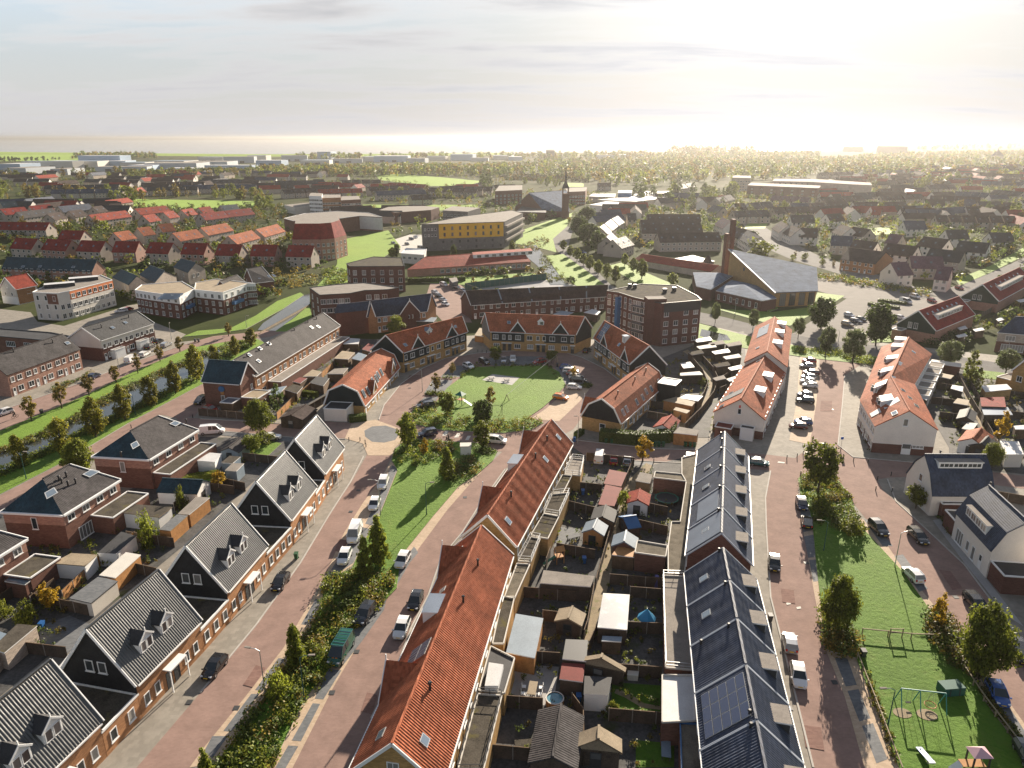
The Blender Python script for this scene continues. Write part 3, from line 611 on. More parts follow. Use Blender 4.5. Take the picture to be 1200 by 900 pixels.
 def panel(s, name, k, x0, x1, f0, f1, m, frame=None, th=.1, sub=None):
  A, u, d, n = s.slope(k, x0, f0,.06); B_, *_ = s.slope(k, x1, f0,.06); C, *_ = s.slope(k, x1, f1,.06); D, *_ = s.slope(k, x0, f1,.06)
  b = MB(); up = [p+n*th for p in (A, B_, C, D)]; b.hexa(up, [A, B_, C, D], M[frame or m], M[frame or m])
  if frame:
   ins = .82 if name == 'skylight' else .95; c = sum(up, Vector())/4; b.poly([c+(p-c)*ins+n*.012 for p in up] if (up[1]-up[0]).cross(up[2]-up[0]).dot(n) > 0 else [c+(p-c)*ins+n*.012 for p in reversed(up)], M[m])
  if (up[1]-up[0]).cross(up[2]-up[0]).dot(n) < 0: b.f = [tuple(reversed(f)) for f in b.f]
  return b.build(name, s.e)
 def skylight(s, k, x, f, w=.95, df=.16): return s.panel('skylight', k, x-w/2, x+w/2, f, f+df, 'skylight', 'metal', .09)
 def vent(s, k, x, f, h=.7):
  p, *_ = s.slope(k, x, f); b = MB(); b.tube(p-Vector((0,0,.2)), p+Vector((0,0, h)), .13,.13, M['black_metal']); b.tube(p+Vector((0,0, h)), p+Vector((0,0, h+.16)), .24,.14, M['black_metal']); b.build('flue_pipe', s.e)
 def solar(s, k, x0, x1, f0, f1, nx, nf):
  for i in range(nx):
   for j in range(nf):
    e = .03; s.panel('solar_panel', k, x0+(x1-x0)*i/nx+e, x0+(x1-x0)*(i+1)/nx-e, f0+(f1-f0)*j/nf+.006, f0+(f1-f0)*(j+1)/nf-.006, 'pv', 'metal' if s.detail else None, .08)
 def at(s, k, px, py):
  """(metres along the ridge, fraction down the slope) of the roof point seen at photo pixel px, py."""
  best = None
  for z in [s.ze+(s.zr-s.ze)*i/60 for i in range(61)]:
   q = G(px, py, z); x = (q-s.F['r0']).dot(s.U); t = x/(s.F['r1']-s.F['r0']).length
   r = s.F['r0'].lerp(s.F['r1'], t); e = s.F[k+'0'].lerp(s.F[k+'1'], t)-r; f = (q-r).dot(e)/e.length_squared
   zz = None
   for (f0, z0),(f1, z1) in zip(s.prof, s.prof[1:]):
    zz = z0+(z1-z0)*(f-f0)/(f1-f0)
    if f <= f1: break
   if best is None or abs(zz-z) < best[0]: best = (abs(zz-z), x, f)
  return best[1], min(max(best[2], .02), .98)
 def sky(s, k, px, py, w=.95, df=.16): x, f = s.at(k, px, py); return s.skylight(k, x, max(.02, f-df/2), w, df)
 def pipe(s, k, px, py, h=.7): x, f = s.at(k, px, py); s.vent(k, x, f, h)
 def ext(s, k, x0, x1, depth, z, wall, roof, name='extension', off=0.):
  """A flat one-storey extension along side k."""
  p0, n = s.wallpt(k, x0,0); p1, _ = s.wallpt(k, x1,0); p0, p1 = p0.xy+n*(.03+off), p1.xy+n*(.03+off)
  pl = ccw([tuple(p0), tuple(p1), tuple(p1+n*depth), tuple(p0+n*depth)]); b = MB(); b.prism(pl, 0, z, M[wall], M[roof]); o = b.build(name, s.e)
  r = MB()
  for i in range(4): a, c = pl[i], pl[(i+1) % 4]; r.beam((*a, z+.06),(*c, z+.06), .2,.2, M['white'])
  r.build('roof_rim', s.e); return o
 def cladding(s, k, x0, x1, z0, z1, m):
  a, n = s.wallpt(k, x0, z0); c, _ = s.wallpt(k, x1, z0); n = V3(n, 0); up = Vector((0,0, z1-z0)); b = MB()
  b.hexa([a+n*.07, c+n*.07, c+n*.07+up, a+n*.07+up],[a, c, c+up, a+up], M[m]); b.build('cladding', s.e)
 def dfr(s, k, x):
  t = x/(s.F['r1']-s.F['r0']).length; r = s.F['r0'].lerp(s.F['r1'], t); q = s.F[k+'0'].lerp(s.F[k+'1'], t); h = (q-r); return r, h.normalized(), h.length
 def roofz(s, wd, d):
  f = d/wd
  for (f0, z0),(f1, z1) in zip(s.prof, s.prof[1:]):
   if f <= f1: return z0+(z1-z0)*(f-f0)/(f1-f0)
  return s.ze
 def solve(s, wd, z):
  lo, hi = 0., wd
  for _ in range(40):
   m = (lo+hi)/2
   if s.roofz(wd, m) > z: lo = m
   else: hi = m
  return lo
 def flat_dormer(s, k, x, w, f, h=1.5, wallm='white', roofm='whiteflat', slope=.12, nwin=1, rim=.12):
  r, hd, wd = s.dfr(k, x); u = s.U; d2 = f*wd; zb = s.roofz(wd, d2)-.12; zt = zb+h; d1 = s.solve(wd, zt+slope); b = MB()
  P = lambda du, d, z: V3(r+u*du+hd*d, z)
  x0, x1 = -w/2, w/2
  b.poly([P(x0, d2, zb), P(x1, d2, zb), P(x1, d2, zt), P(x0, d2, zt)], M[wallm])
  for q in (x0, x1): b.poly([P(q, d2, zb), P(q, d2, zt), P(q, d1, zt+slope), P(q, (d1+d2)/2, s.roofz(wd, (d1+d2)/2)-.1)], M[wallm])
  o = b.build('dormer', s.e); rb = MB(); e = .14
  top = [P(x0-e, d1-.25, zt+slope+.16), P(x1+e, d1-.25, zt+slope+.16), P(x1+e, d2+e, zt+.12), P(x0-e, d2+e, zt+.12)]
  rb.hexa(top, [p-Vector((0,0,.16)) for p in top], M[roofm], M['white']); rr = rb.build('dormer_roof', s.e)
  rr.parent = o; rr.location = (0,0,0)
  for i in range(nwin):
   ww = (w-.3)/nwin; pw = P(x0+.15+ww*(i+.5), d2+.01, zb+.28)
   wn = add_win(s.e, pw, hd, ww-.08, h-.45, 'pane', 'white', False); wn.parent = o; wn.location = Vector(pw)-Vector(s.e.location)
  return o
 def gable_dormer(s, k, x, w, f, hw=1.25, hp=.75, roofm='feltdark', wallm='white', nwin=2):
  r, hd, wd = s.dfr(k, x); u = s.U; d2 = f*wd; zb = s.roofz(wd, d2)-.15; zt = zb+hw; za = zt+hp
  P = lambda du, d, z: V3(r+u*du+hd*d, z); x0, x1 = -w/2, w/2; b = MB()
  b.poly([P(x0, d2, zb), P(x1, d2, zb), P(x1, d2, zt), P(0, d2, za), P(x0, d2, zt)], M[wallm])
  dt = s.solve(wd, zt); da = s.solve(wd, za)
  for q in (x0, x1): b.poly([P(q, d2, zb), P(q, d2, zt), P(q, dt, zt)], M[wallm])
  o = b.build('dormer', s.e); rb = MB(); e = .16
  for q in (x0*1.12, x1*1.12):
   t = [P(0, da-.1, za+.1), P(0, d2+e, za+.1), P(q, d2+e, zt-.02), P(q, dt-.1, zt-.02)]; rb.hexa(t, [p-Vector((0,0,.12)) for p in t], M[roofm])
  rb.beam(P(0, d2+e-.04, za+.04), P(0, d2+e-.04, za+.62), .1,.1, M['white'], up=Vector((0,1,0)))
  for q in (x0*1.14, x1*1.14): rb.beam(P(0, d2+e, za+.06), P(q, d2+e, zt-.05), .07,.2, M['white'])
  rr = rb.build('dormer_roof', s.e); rr.parent = o
  for i in range(nwin):
   ww = (w-.25)/nwin; pw = P(x0+.125+ww*(i+.5), d2+.01, zb+.2); wn = add_win(s.e, pw, hd, ww-.06, hw-.25, 'pane', 'white', False); wn.parent = o
  return o
 def cross_gable(s, k, x, w, za, zb=None, wallm=None, roofm='orange', out=.12, nwin=2, zwin=None, wallz=None, trim=True):
  r, hd, wd = s.dfr(k, x); u = s.U; zb = s.ze if zb is None else zb; d2 = wd-.28+out
  P = lambda du, d, z: V3(r+u*du+hd*d, z); x0, x1 = -w/2, w/2; b = MB(); wm = M[wallm or 'cladblack']
  lo = s.ze-.3 if wallz is None else wallz
  fr = [P(x0, d2, lo), P(x1, d2, lo), P(x1, d2, zb), P(0, d2, za), P(x0, d2, zb)]; bk = [p-V3(hd*.3,0) for p in fr]
  b.poly(fr, wm)
  for i in range(5): j = (i+1) % 5; b.poly([fr[i], fr[j], bk[j], bk[i]], wm)
  de = s.solve(wd, zb) if zb > s.ze else wd; da = s.solve(wd, za)
  o = b.build('cross_gable', s.e); rb = MB(); e = .22
  for q in (x0*1.06, x1*1.06):
   t = [P(0, da-.2, za+.12), P(0, d2+e, za+.12), P(q, d2+e, zb+.02), P(q, de-.2, zb+.02)]; rb.hexa(t, [p-Vector((0,0,.16)) for p in t], M[roofm])
  rr = rb.build('cross_gable_roof', s.e); rr.parent = o
  if trim:
   tb = MB()
   for q in (x0*1.08, x1*1.08): tb.beam(P(0, d2+e+.03, za+.1), P(q, d2+e+.03, zb), .1,.3, M['white'])
   tb.beam(P(0, d2+e, za-.3), P(0, d2+e, za+.85), .13,.13, M['white'], up=Vector((0,1,0)))
   t_ = tb.build('cross_gable_trim', s.e); t_.parent = o
  for i in range(nwin):
   pw = P((i-(nwin-1)/2)*1.25, d2+.01,(zwin if zwin else zb-.2)); wn = add_win(s.e, pw, hd, .95,1.3, 'pane', 'white', False); wn.parent = o
  return o
def flat_block(name, label, cat, pts, z, wall, roof, group=None, px=True, rim='white', rimh=.25, z0=0., parent=None):
 """Flat-roofed volume from its roof outline: wall, roof deck and a raised rim."""
 pl = ccw(pxpoly(pts, z) if px else pts)
 c = (sum(p[0] for p in pl)/len(pl), sum(p[1] for p in pl)/len(pl), 0)
 e = parent or empty(name, c, label, cat, group)
 off = e.location
 NOGO.append(pl); b = MB()
 for i in range(len(pl)): p, q = pl[i], pl[(i+1) % len(pl)]; b.poly([(*p, z0),(*q, z0),(*q, z),(*p, z)], M[wall])
 b.build('wall', e, off)
 r = MB(); r.poly([(*p, z-.02) for p in pl], M[roof]); r.build('roof', e, off)
 if rim:
  k = MB()
  for i in range(len(pl)):
   p, q = Vector(pl[i]), Vector(pl[(i+1) % len(pl)]); d = (q-p).normalized()*.1
   k.beam(V3(p-d, z+rimh/2-.05), V3(q+d, z+rimh/2-.05), .24, rimh, M[rim])
  k.build('roof_rim', e, off)
 PLS.setdefault(e.name, []).append((pl, z)); return e
def nearwall(e, px, z=None):
 """The wall of a flat block whose top edge lies nearest the photo point px."""
 best = None
 for pl, zt in PLS[e.name]:
  q = G(*px, zt if z is None else z)
  for a, b in zip(pl, pl[1:]+pl[:1]):
   a, b = Vector(a), Vector(b); d = ((a+b)/2-q).length
   if best is None or d < best[0]: best = (d, a, b)
 p, q = best[1], best[2]; d = q-p; return p, d, Vector((d.y, -d.x)).normalized()
def facade(e, px, n=4, zs=(.9,3.8,6.7), w=1.4, h=1.5, kind='win', frame='white', detail=False, skip=(), x0=0., x1=1., prj=.0):
 p, d, nn = nearwall(e, px)
 for f, zz in enumerate(zs):
  for j in range(n):
   if (f, j) in skip: continue
   t = x0+(x1-x0)*(j+.5)/n; add_win(e, V3(p+d*t+nn*prj, zz), nn, w, h, kind, frame, detail)
def wallpanel(e, px, name, z0, z1, m, x0=0., x1=1., th=.06):
 p, d, nn = nearwall(e, px); b = MB(); a, c = p+d*x0, p+d*x1
 f = [V3(a+nn*th, z0), V3(c+nn*th, z0), V3(c+nn*th, z1), V3(a+nn*th, z1)]; k = [q-V3(nn*th, 0) for q in f]
 b.hexa(f, k, M[m]); return b.build(name, e)
# ------------------------------------------------------------------ the rows and houses one can make out
# --- steep dark A-frame pairs along the western street, joined by flat links
r1 = G(56.7,775,11.5); u = Vector((cos(R(75.5)), sin(R(75.5)))); c1 = r1-u*5.75
AF = [(c1.x, c1.y, 75.5),(-45.81,72.84,77.4),(-42.66,90.18,82.0),(-39.97,109.33,84.8),(-38.80,126.26,85.6)]
afl = ['steep glazed dark roof house with white dormers at the street end, cut by the frame', 'steep glazed house with two white dormers, in front of the black parked hatchback',
 'steep dark house with black gable and lit mottled tiles, third along the street', 'steep pale-sheened house with solar strip behind, next to the corner house', 'steep pale-sheened corner house beside the brick crossing']
AH = []
for i, (x, y, a) in enumerate(AF):
 h = House('steep_roof_house', afl[i], 'house', rect(x, y, a, 11.5,5.1), 11.5,4.7, 'orangebrick' if i < 4 else 'orangebrick', 'glazed', 'steep dark houses along the western street', ribs=True, clad={'0': 'cladblack', '1': 'cladblack'}, zclad=3.5)
 AH.append(h)
 for k in (3.7,7.3): h.gable_dormer('b', k, 2.2,.74,1.65,.95)
 for k in (-.85,.85): h.win('0', h.length('0')/2+k, 5.6,1.1,1.5, off=.07)
 for k in (1.2,3.0,8.4,10.2): h.win('b', k, 1.0,.95,1.5)
 for k in (5.0,6.4): h.win('b', k, .12,1.0,2.2, 'door', 'dark')
 b = MB(); p, n = h.wallpt('b', 4.2,3.1); q, _ = h.wallpt('b', 7.2,3.1); n = V3(n, 0)
 b.hexa([p+n*1.1+Vector((0,0,.15)), p+Vector((0,0,.15)), q+Vector((0,0,.15)), q+n*1.1+Vector((0,0,.15))],[p+n*1.1, p, q, q+n*1.1], M['white'])
 for w in (p, q): b.beam(w+n*1.0, w+n*1.0-Vector((0,0,3.0)), .12,.12, M['white'])
 b.build('porch_canopy', h.e)
for i in range(4):
 A, B_ = AH[i], AH[i+1]
 fr0, fr1, bk0, bk1 = A.W['b1']+A.U*.05, B_.W['b0']-B_.U*.05, A.W['a1']+A.U*.05, B_.W['a0']-B_.U*.05
 l = 'flat brick link with %s' % ['mossy roof between the two nearest steep houses', 'mossy roof behind the black parked hatchback', 'gravelled roof before the third steep roof gable', 'brown roof beside the corner steep house'][i]
 e = flat_block('link_building', l, 'house', [fr0, fr1, bk1, bk0], 3.3, 'orangebrick', 'felt', 'flat links between the steep houses', px=False)
 d = (fr1-fr0); n_ = Vector((d.y, -d.x)).normalized()
 if n_.dot(fr0-bk0) < 0: n_ = -n_
 m = max(2, int(d.length/1.9))
 for j in range(m): add_win(e, V3(fr0+d*(j+.5)/m, 1.0), n_, 1.0,1.5)
h = AH[3]; h.panel('solar_panel', 'a', .5,11,.05,.5, 'whiteflat', None, .12)
# --- hipped pairs on the canal road
def hiphouse(F, label):
 h = House('hipped_house', label, 'house', F, 10.0,6.2, 'redbrick', 'greyroof', 'hipped grey houses beside the canal road', trim='white', hip={'0': 'teal'}, over=.1, wall2='pinkbrick', z2=4.2)
 L = h.length('b')
 for k in range(4): h.win('b', L*(.12+.25*k), 4.5,1.5,1.15)
 h.win('0', h.length('0')*.5,3.3,1.0,2.1); h.win('b', L*.3,.2,2.8,2.3); h.win('b', L*.75,.2,2.8,2.3)
 g = MB()
 for k in 'ab': p, q = h.F[k+'0'], h.F[k+'1']; g.beam(V3(p, 6.12), V3(q, 6.12), .5,.3, M['white'])
 g.beam(V3(h.F['a0'], 6.12), V3(h.F['b0'], 6.12), .5,.3, M['white']); g.build('eaves_board', h.e); return h
def hipF(a0, b0, b1, r0, r1, d=(0,0)):
 o = dict(a0=G(*a0,6.2), b0=G(*b0,6.2), b1=G(*b1,6.2), r0=G(*r0,10), r1=G(*r1,10)); o['a1'] = o['a0']+o['b1']-o['b0']; return {k: v+Vector(d) for k, v in o.items()}
h = hiphouse(hipF((107.5,535),(175,539),(232.5,504),(152.5,505),(185,487.5)), 'hipped house by the white delivery van, two roof windows')
for p in ((172.5,518),(203.5,500)): h.sky('b', *p, 1.3)
h.pipe('b', 176,527.5); h.pipe('b', 217,501)
h.ext('b', 0.5, h.length('b')+.5,3.6,3.2, 'redbrick', 'felt')
F2 = hipF((0,600),(74,604),(141,562.5),(50,561),(81,544.5))
h = hiphouse(F2, 'hipped house with a cluster of flue pipes between its roof windows')
for p in ((74.5,573.5),(103,559.5)): h.sky('b', *p, 1.4)
for p in ((72,562.5),(76,565),(78,559),(83.5,568),(89,566)): h.pipe('b', *p, .8)
h.ext('b', h.length('b')*.42, h.length('b')+1.5,4.2,3.2, 'redbrick', 'felt')
d = G(31.7,631.7,6.2)-F2['b1']; h = hiphouse({k: v+d for k, v in F2.items()}, 'hipped house at the frame edge with glazed veranda'); h.ext('b', 8, h.length('b')+1,4.5,3.0, 'redbrick', 'felt')
# --- orange pantiled row, two staggered blocks
h = House('terraced_row', 'long orange pantiled row with a blue-sided cross gable and solar array, lower block', 'terraced houses', rect(-7.66,71.61,80.4,39.31,4.62), 10.55,6.2, 'yellowbrick', 'orange', 'orange pantiled rows', ribs=True)
for px, zt in (((436,800), 9.3),((512,662), 9.3)):
 x, f = h.at('a', *px); h.cross_gable('a', x, 5.4,9.4,6.3, 'yellowbrick', 'orange', nwin=2)
x, f = h.at('a', 487,728); h.flat_dormer('a', x, 3.6,.72,1.7, 'white', 'zinc', nwin=2)
for p in ((560,663),(543,706),(504,808)): h.pipe('b', *p, .9)
h.sky('b', 497,868,1.1); h.sky('a', 539,645,1.2); h.sky('a', 447,861,1.2); h.sky('a', 519,692,1.0)
x0, f0 = h.at('a', 470,787); x1, f1 = h.at('a', 507,747); h.solar('a', x0, x1,.12,.62,5,2)
L = h.length('b')
for j in range(14): h.win('b', L*(j+.5)/14,3.9,1.2 if j % 2 else .8,1.4)
h.units('a', 7); h.cladding('a', 4,16,3.2,6.0, 'cladblack')
h.win('0', 4.2,6.6,1.2,1.5); h.win('1', 4.2,6.6,1.2,1.5)
def roofpart(h, pts, z, wall, roof, name='extension', rim='white', rail=None):
 pl = ccw(pxpoly(pts, z)); b = MB(); b.prism(pl, 0, z, M[wall], M[roof]); b.build(name, h.e); r = MB()
 for i in range(len(pl)): p, q = pl[i], pl[(i+1) % len(pl)]; r.beam((*p, z+.08),(*q, z+.08), .15,.22, M['cream' if rim == 'white' else rim])
 r.build('roof_rim', h.e)
 if rail:
  r = MB(); n = len(pl)
  for i in range(n):
   p, q = Vector(pl[i]), Vector(pl[(i+1) % n])
   for zz in (.55,1.0): r.beam(V3(p, z+zz), V3(q, z+zz), .06,.06, M[rail])
   k = max(2, int((q-p).length/1.3))
   for j in range(k): t = p+(q-p)*j/k; r.beam(V3(t, z+.1), V3(t, z+1.0), .06,.06, M[rail], up=Vector((0,1,0)))
  r.build('railing', h.e)
roofpart(h, [(589,700),(603,700),(590,755),(577,755)], 3.2, 'yellowbrick', 'felt'); roofpart(h, [(575,758),(603,772),(591,813),(561,810)], 3.2, 'yellowbrick', 'feltdark')
roofpart(h, [(560,814),(588,816),(566,905),(536,905)], 3.2, 'yellowbrick', 'felt', rail='black_metal')
b = MB(); pl = pxpoly([(573,776.5),(590,779),(584,804),(568,804)], 3.9); b.prism(pl, 3.25,3.95, M['white'], M['whiteflat']); b.build('roof_lantern', h.e)
h2 = House('terraced_row', 'orange pantiled row beside the brick crossing, upper block with blue metal cross gable', 'terraced houses', rect(2.07,112.96,73.4,39.04,4.45), 10.7,6.1, 'yellowbrick', 'orange', 'orange pantiled rows', ribs=True)
h = h2
for px, rm in (((604,522), 'orange'),((560,590), 'orange')):
 x, f = h.at('a', *px); h.cross_gable('a', x, 5.2,9.4,6.2, 'yellowbrick', rm)
x, f = h.at('a', 594,552); h.flat_dormer('a', x, 3.8,.80,1.8, 'white', 'zinc', nwin=2)
for p in ((641,516.7),(627.5,537.5),(599,582.5)): h.pipe('b', *p, .9)
for p in ((654,512.5),(639,538),(595,611)): h.sky('b', *p, 1.1,.2)
L = h.length('b')
for j in range(14): h.win('b', L*(j+.5)/14,3.9,1.2 if j % 2 else .8,1.4)
h.units('a', 7); h.win('1', 4.2,6.6,1.2,1.5)
roofpart(h, [(671,537.5),(684,539),(680,558),(661.7,556)], 3.2, 'yellowbrick', 'feltpale', rail='white'); roofpart(h, [(659,557),(670,558),(660,578),(647,578)], 3.2, 'yellowbrick', 'felt')
roofpart(h, [(647,580),(667,578),(655,605),(637,602)], 3.2, 'yellowbrick', 'felt', rail='metal'); roofpart(h, [(637,602.5),(655,606),(642,632),(622,628)], 3.2, 'yellowbrick', 'felt'); roofpart(h, [(622,630),(633,632),(622,659),(607,658)], 3.2, 'yellowbrick', 'felt', rail='metal')
roofpart(h, [(606,661),(621,662),(603,702),(591,700)], 3.2, 'yellowbrick', 'gravel')
# --- black tiled stepped row: each house its own thing
def blackrow(cx, cy, ang, L, w, n, labels, spec, zoff=0):
 u = Vector((cos(R(ang)), sin(R(ang)))); c = Vector((cx, cy)); U = L/n; hs = []
 for i in range(n):
  p = c+u*(-L/2+U*(i+.5)); sp = spec[i]
  h = House('terraced_house', labels[i], 'house', rect(p.x, p.y, ang, U-.28, w), 10.6,6.2, 'redbrick', 'slate', 'black tiled stepped terraced houses', over=.0, trim='thin', ribs=sp.get('ribs', False), wall2='brownbrick')
  h.flat_dormer('b', U*.45,2.3,.80,1.45, 'dark', 'feltpale', .05)
  h.units('b', 1,2)
  if 'sky' in sp: h.skylight('a', sp['sky'][0], sp['sky'][1], 1.15,.2)
  for v in sp.get('pipe', [(U-.6,.12)]): h.vent('a', *v, .5)
  if 'pv' in sp: h.solar('a', .7, U-1.0,.06,.9, sp['pv'][0], sp['pv'][1])
  if 'pale' in sp: h.panel('roof_panel', 'a', .4, U-1.2, sp['pale'][0], sp['pale'][1], 'zinc', None, .08)
  for k in (.28,.7): h.win('a', h.length('a')*k, 3.6,1.3,1.3)
  hs.append(h)
 return hs
bl = ['black tiled house with a large grey roof sheet, above the exposed red end wall', 'black tiled house with pale solar sheet, second before the step in the row', 'black tiled house with one skylight, in the middle of the far block', 'black tiled house with one skylight, next to the end house on the crossing', 'black tiled end house by the brick crossing, bare slope with flue']
blackrow(34.71,107.59,73.8,38.75,4.62,5, bl, [dict(pale=(.03,.97), sky=(3.6,.35)), dict(pale=(.12,.75)), dict(sky=(3.4,.45)), dict(sky=(3.4,.45)), dict(pipe=[(3.5,.1),(7,.15)])])
bl = ['black tiled house at the frame edge, cut off by the lower edge', 'black tiled house carrying a large grid of solar panels', 'black tiled house with plain slope and two flues, between solar house and skylight house', 'black tiled house with one tilted open roof window', 'black tiled house with one bright skylight beside the step in the row']
blackrow(25.2,66.2,80.2,38.9,4.75,5, bl, [dict(ribs=True), dict(pv=(3,5), ribs=True, pipe=[(1,.1)]), dict(pipe=[(7,.2),(7,.8)], ribs=True), dict(sky=(3.8,.5), ribs=True), dict(sky=(3.4,.45), ribs=True)])
ex = empty('rear_extension', V3(G(800,600), 0), 'flat brick rear extensions with white parapets behind the black tiled houses', 'extension')
class _E: pass
q = _E(); q.e = ex
roofpart(q, [(768,553),(799,556),(804,564.5),(766,560)], 3.15, 'redbrick', 'gravel'); roofpart(q, [(799,537),(822,531),(818,560),(806,640),(802,672),(783,672),(783,641),(787,612),(797,612),(804,566),(799,556)], 3.1, 'redbrick', 'gravel')
roofpart(q, [(747,634),(782,640),(780,653),(744,648)], 3.2, 'redbrick', 'gravel'); roofpart(q, [(777,675),(803,676),(811,786),(780,783)], 3.05, 'redbrick', 'feltpale', rail='metal'); roofpart(q, [(776,792),(813,792),(815,845),(776,847)], 3.3, 'redbrick', 'whiteflat'); roofpart(q, [(797,848),(821,849),(824,905),(799,905)], 3.0, 'redbrick', 'gravel', rim='bluepanel')
# --- white-walled orange rows along the eastern parking street
h = House('terraced_row', 'white-walled orange row with two white box dormers and a red plaque on its gable', 'terraced houses', rect(58.17,165.35,63.8,36.49,5.67), 8.9,4.87, 'brownbrick', 'orange', 'white-walled orange rows', trim=None, wall2='palewall', z2=1.9)
for p in ((905,446),(896,464)): x, f = h.at('b', *p); h.flat_dormer('b', x, 3.6, max(f, .5), 1.5, 'white', 'whiteflat', nwin=2)
for p in ((857,461),(846,476),(889,423)): h.sky('a', *p, 1.4)
h.panel('solar_panel', 'a', 5,9,.1,.9, 'bay', None, .06); h.units('b', 6); h.units('a', 6); h.win('0', 5.4,5.2,.8,1.3)
p, n = h.wallpt('0', 5.4,6.7); b = MB(); d = Vector((-n.y, n.x, 0)); b.hexa([p+V3(n*.14,0)-d*.18, p+V3(n*.14,0)+d*.18, p+V3(n*.14,.6)+d*.18, p+V3(n*.14,.6)-d*.18],[p-d*.18, p+d*.18, p+d*.18+Vector((0,0,.6)), p-d*.18+Vector((0,0,.6))], plain('red enamel', (.5,.03,.03))); b.build('wall_plaque', h.e)
h.ext('0', 1.0,4.5,3.2,2.6, 'redbrick', 'feltred'); h.ext('0', 6.2,9.0,1.8,2.8, 'white', 'feltdark', 'entrance_porch')
h = House('terraced_row', 'white-walled orange row with three white box dormers, behind the plaque gable', 'terraced houses', rect(74.19,200.77,68.4,40.98,5.5), 10.2,6.5, 'palewall', 'orange', 'white-walled orange rows', trim=None)
for p in ((920,384),(918,394),(916,407)): x, f = h.at('b', *p); h.flat_dormer('b', x, 3.8, max(f, .5), 1.5, 'white', 'whiteflat', nwin=2)
h.panel('solar_panel', 'a', 22,34,.2,.7, 'zinc', None, .06); h.units('b', 7); h.units('a', 7)
for p in ((888,408),(895,384)): h.sky('a', *p, 1.4)
Fa = from_px((1066,481),(1044,441),(1100,504),(1072,450), 'b', 9.9,6.0); Fb = from_px((1044,441),(1065,395),(1072,450),(1092.5,415), 'b', 9.9,6.0)
h = House('terraced_row', 'pale-walled orange row facing the crossing, near wing of the bent row with white roof sheets', 'terraced houses', Fa, 9.9,6.0, 'brownbrick', 'orange', 'bent orange row', trim=None, over=.02, wall2='palewall', z2=2.2)
x, f = h.at('a', 1036,464); h.flat_dormer('a', x, 3.6,.62,1.5, 'white', 'whiteflat', nwin=2); h.panel('roof_panel', 'a', 7.0,9.8,.1,.55, 'whiteflat', None, .08); h.panel('roof_panel', 'a', 6.5,9.5,.66,.95, 'whiteflat', None, .08); h.sky('a', 1047,483,2.2)
for p in ((1074,470),(1080,479),(1065,460)): h.sky('b', *p, 1.5)
h.units('a', 4); h.win('0', 5.6,6.4,1.0,1.6); h.win('0', 6.6,.1,1.8,2.4, 'door'); h.win('0', 8.8,1.6,2.2,.7); h.units('b', 4)
h = House('terraced_row', 'orange row with a file of white box dormers, far wing of the bent row', 'terraced houses', Fb, 9.9,6.0, 'palewall', 'orange', 'bent orange row', trim=None, over=.02)
for p in ((1030,444),(1034,430),(1040,419),(1047,408),(1053,400)): x, f = h.at('a', *p); h.flat_dormer('a', x, 3.6, max(.5, min(f, .8)), 1.5, 'white', 'whiteflat', nwin=2)
for p in ((1072,414),(1060,427),(1062,430),(1054,444)): h.sky('b', *p, 1.4)
h.units('a', 7); h.units('b', 7)
for x0 in (2,9,16,23,30): h.ext('b', x0, x0+5,3.4,3.0, 'palewall', 'feltpale')
# --- gambrel rows facing the green
def gambrel(label, rc, zr, ze, kn, cm, side, pxs):
 h = House('gambrel_row', label, 'terraced houses', rc, zr, ze, 'yellowbrick', 'orangelow', 'gambrel roofed rows at the green', knee=kn, clad={'0': cm, '1': cm}, zclad=ze, ribs=False)
 for p in pxs: h.sky(side, *p, 1.3)
 return h
h = gambrel('gambrel roofed row with black gable and clipped hedge, east of the green', rect(27.33,163.93,60.6,30.14,4.88), 8.27,3.16,(.63,6.45), 'cladblack', 'b', [(730,483),(734,479),(746,471),(753,466),(757,459),(763,456),(772,447),(776,444)])
for p in ((724,461),(744,445),(757,434)): h.pipe('b', *p, .6)
h.units('b', 6,1); h.units('a', 6,1); h.win('0', 5,.1,1.4,2.2, 'door'); x, f = h.at('a', 694,465); h.cross_gable('a', x, 4,7.2,4.0, 'yellowbrick', 'orangelow')
h.ext('b', 25,30,4.5,5.2, 'cladblack', 'whiteflat', 'black_annexe')
h = gambrel('gambrel roofed row with dark green gable and pale annexe, west of the green', rect(-38.2,177.62,82.8,30.58,5.1), 7.6,2.3,(.70,6.0), 'cladnavy', 'b', [(426,461),(431,458),(437,447),(441,443),(443,439),(447,436),(462,424)])
for p in ((436,454),(458,432)): x, f = h.at('b', *p); h.cross_gable('b', x, 3.4,6.0,3.4, 'yellowbrick', 'orangelow', zwin=1.6, wallz=2.0)
h.units('b', 6,1); h.ext('0', 1.5,7.0,4.8,3.0, 'palewall', 'feltdark', 'annexe')
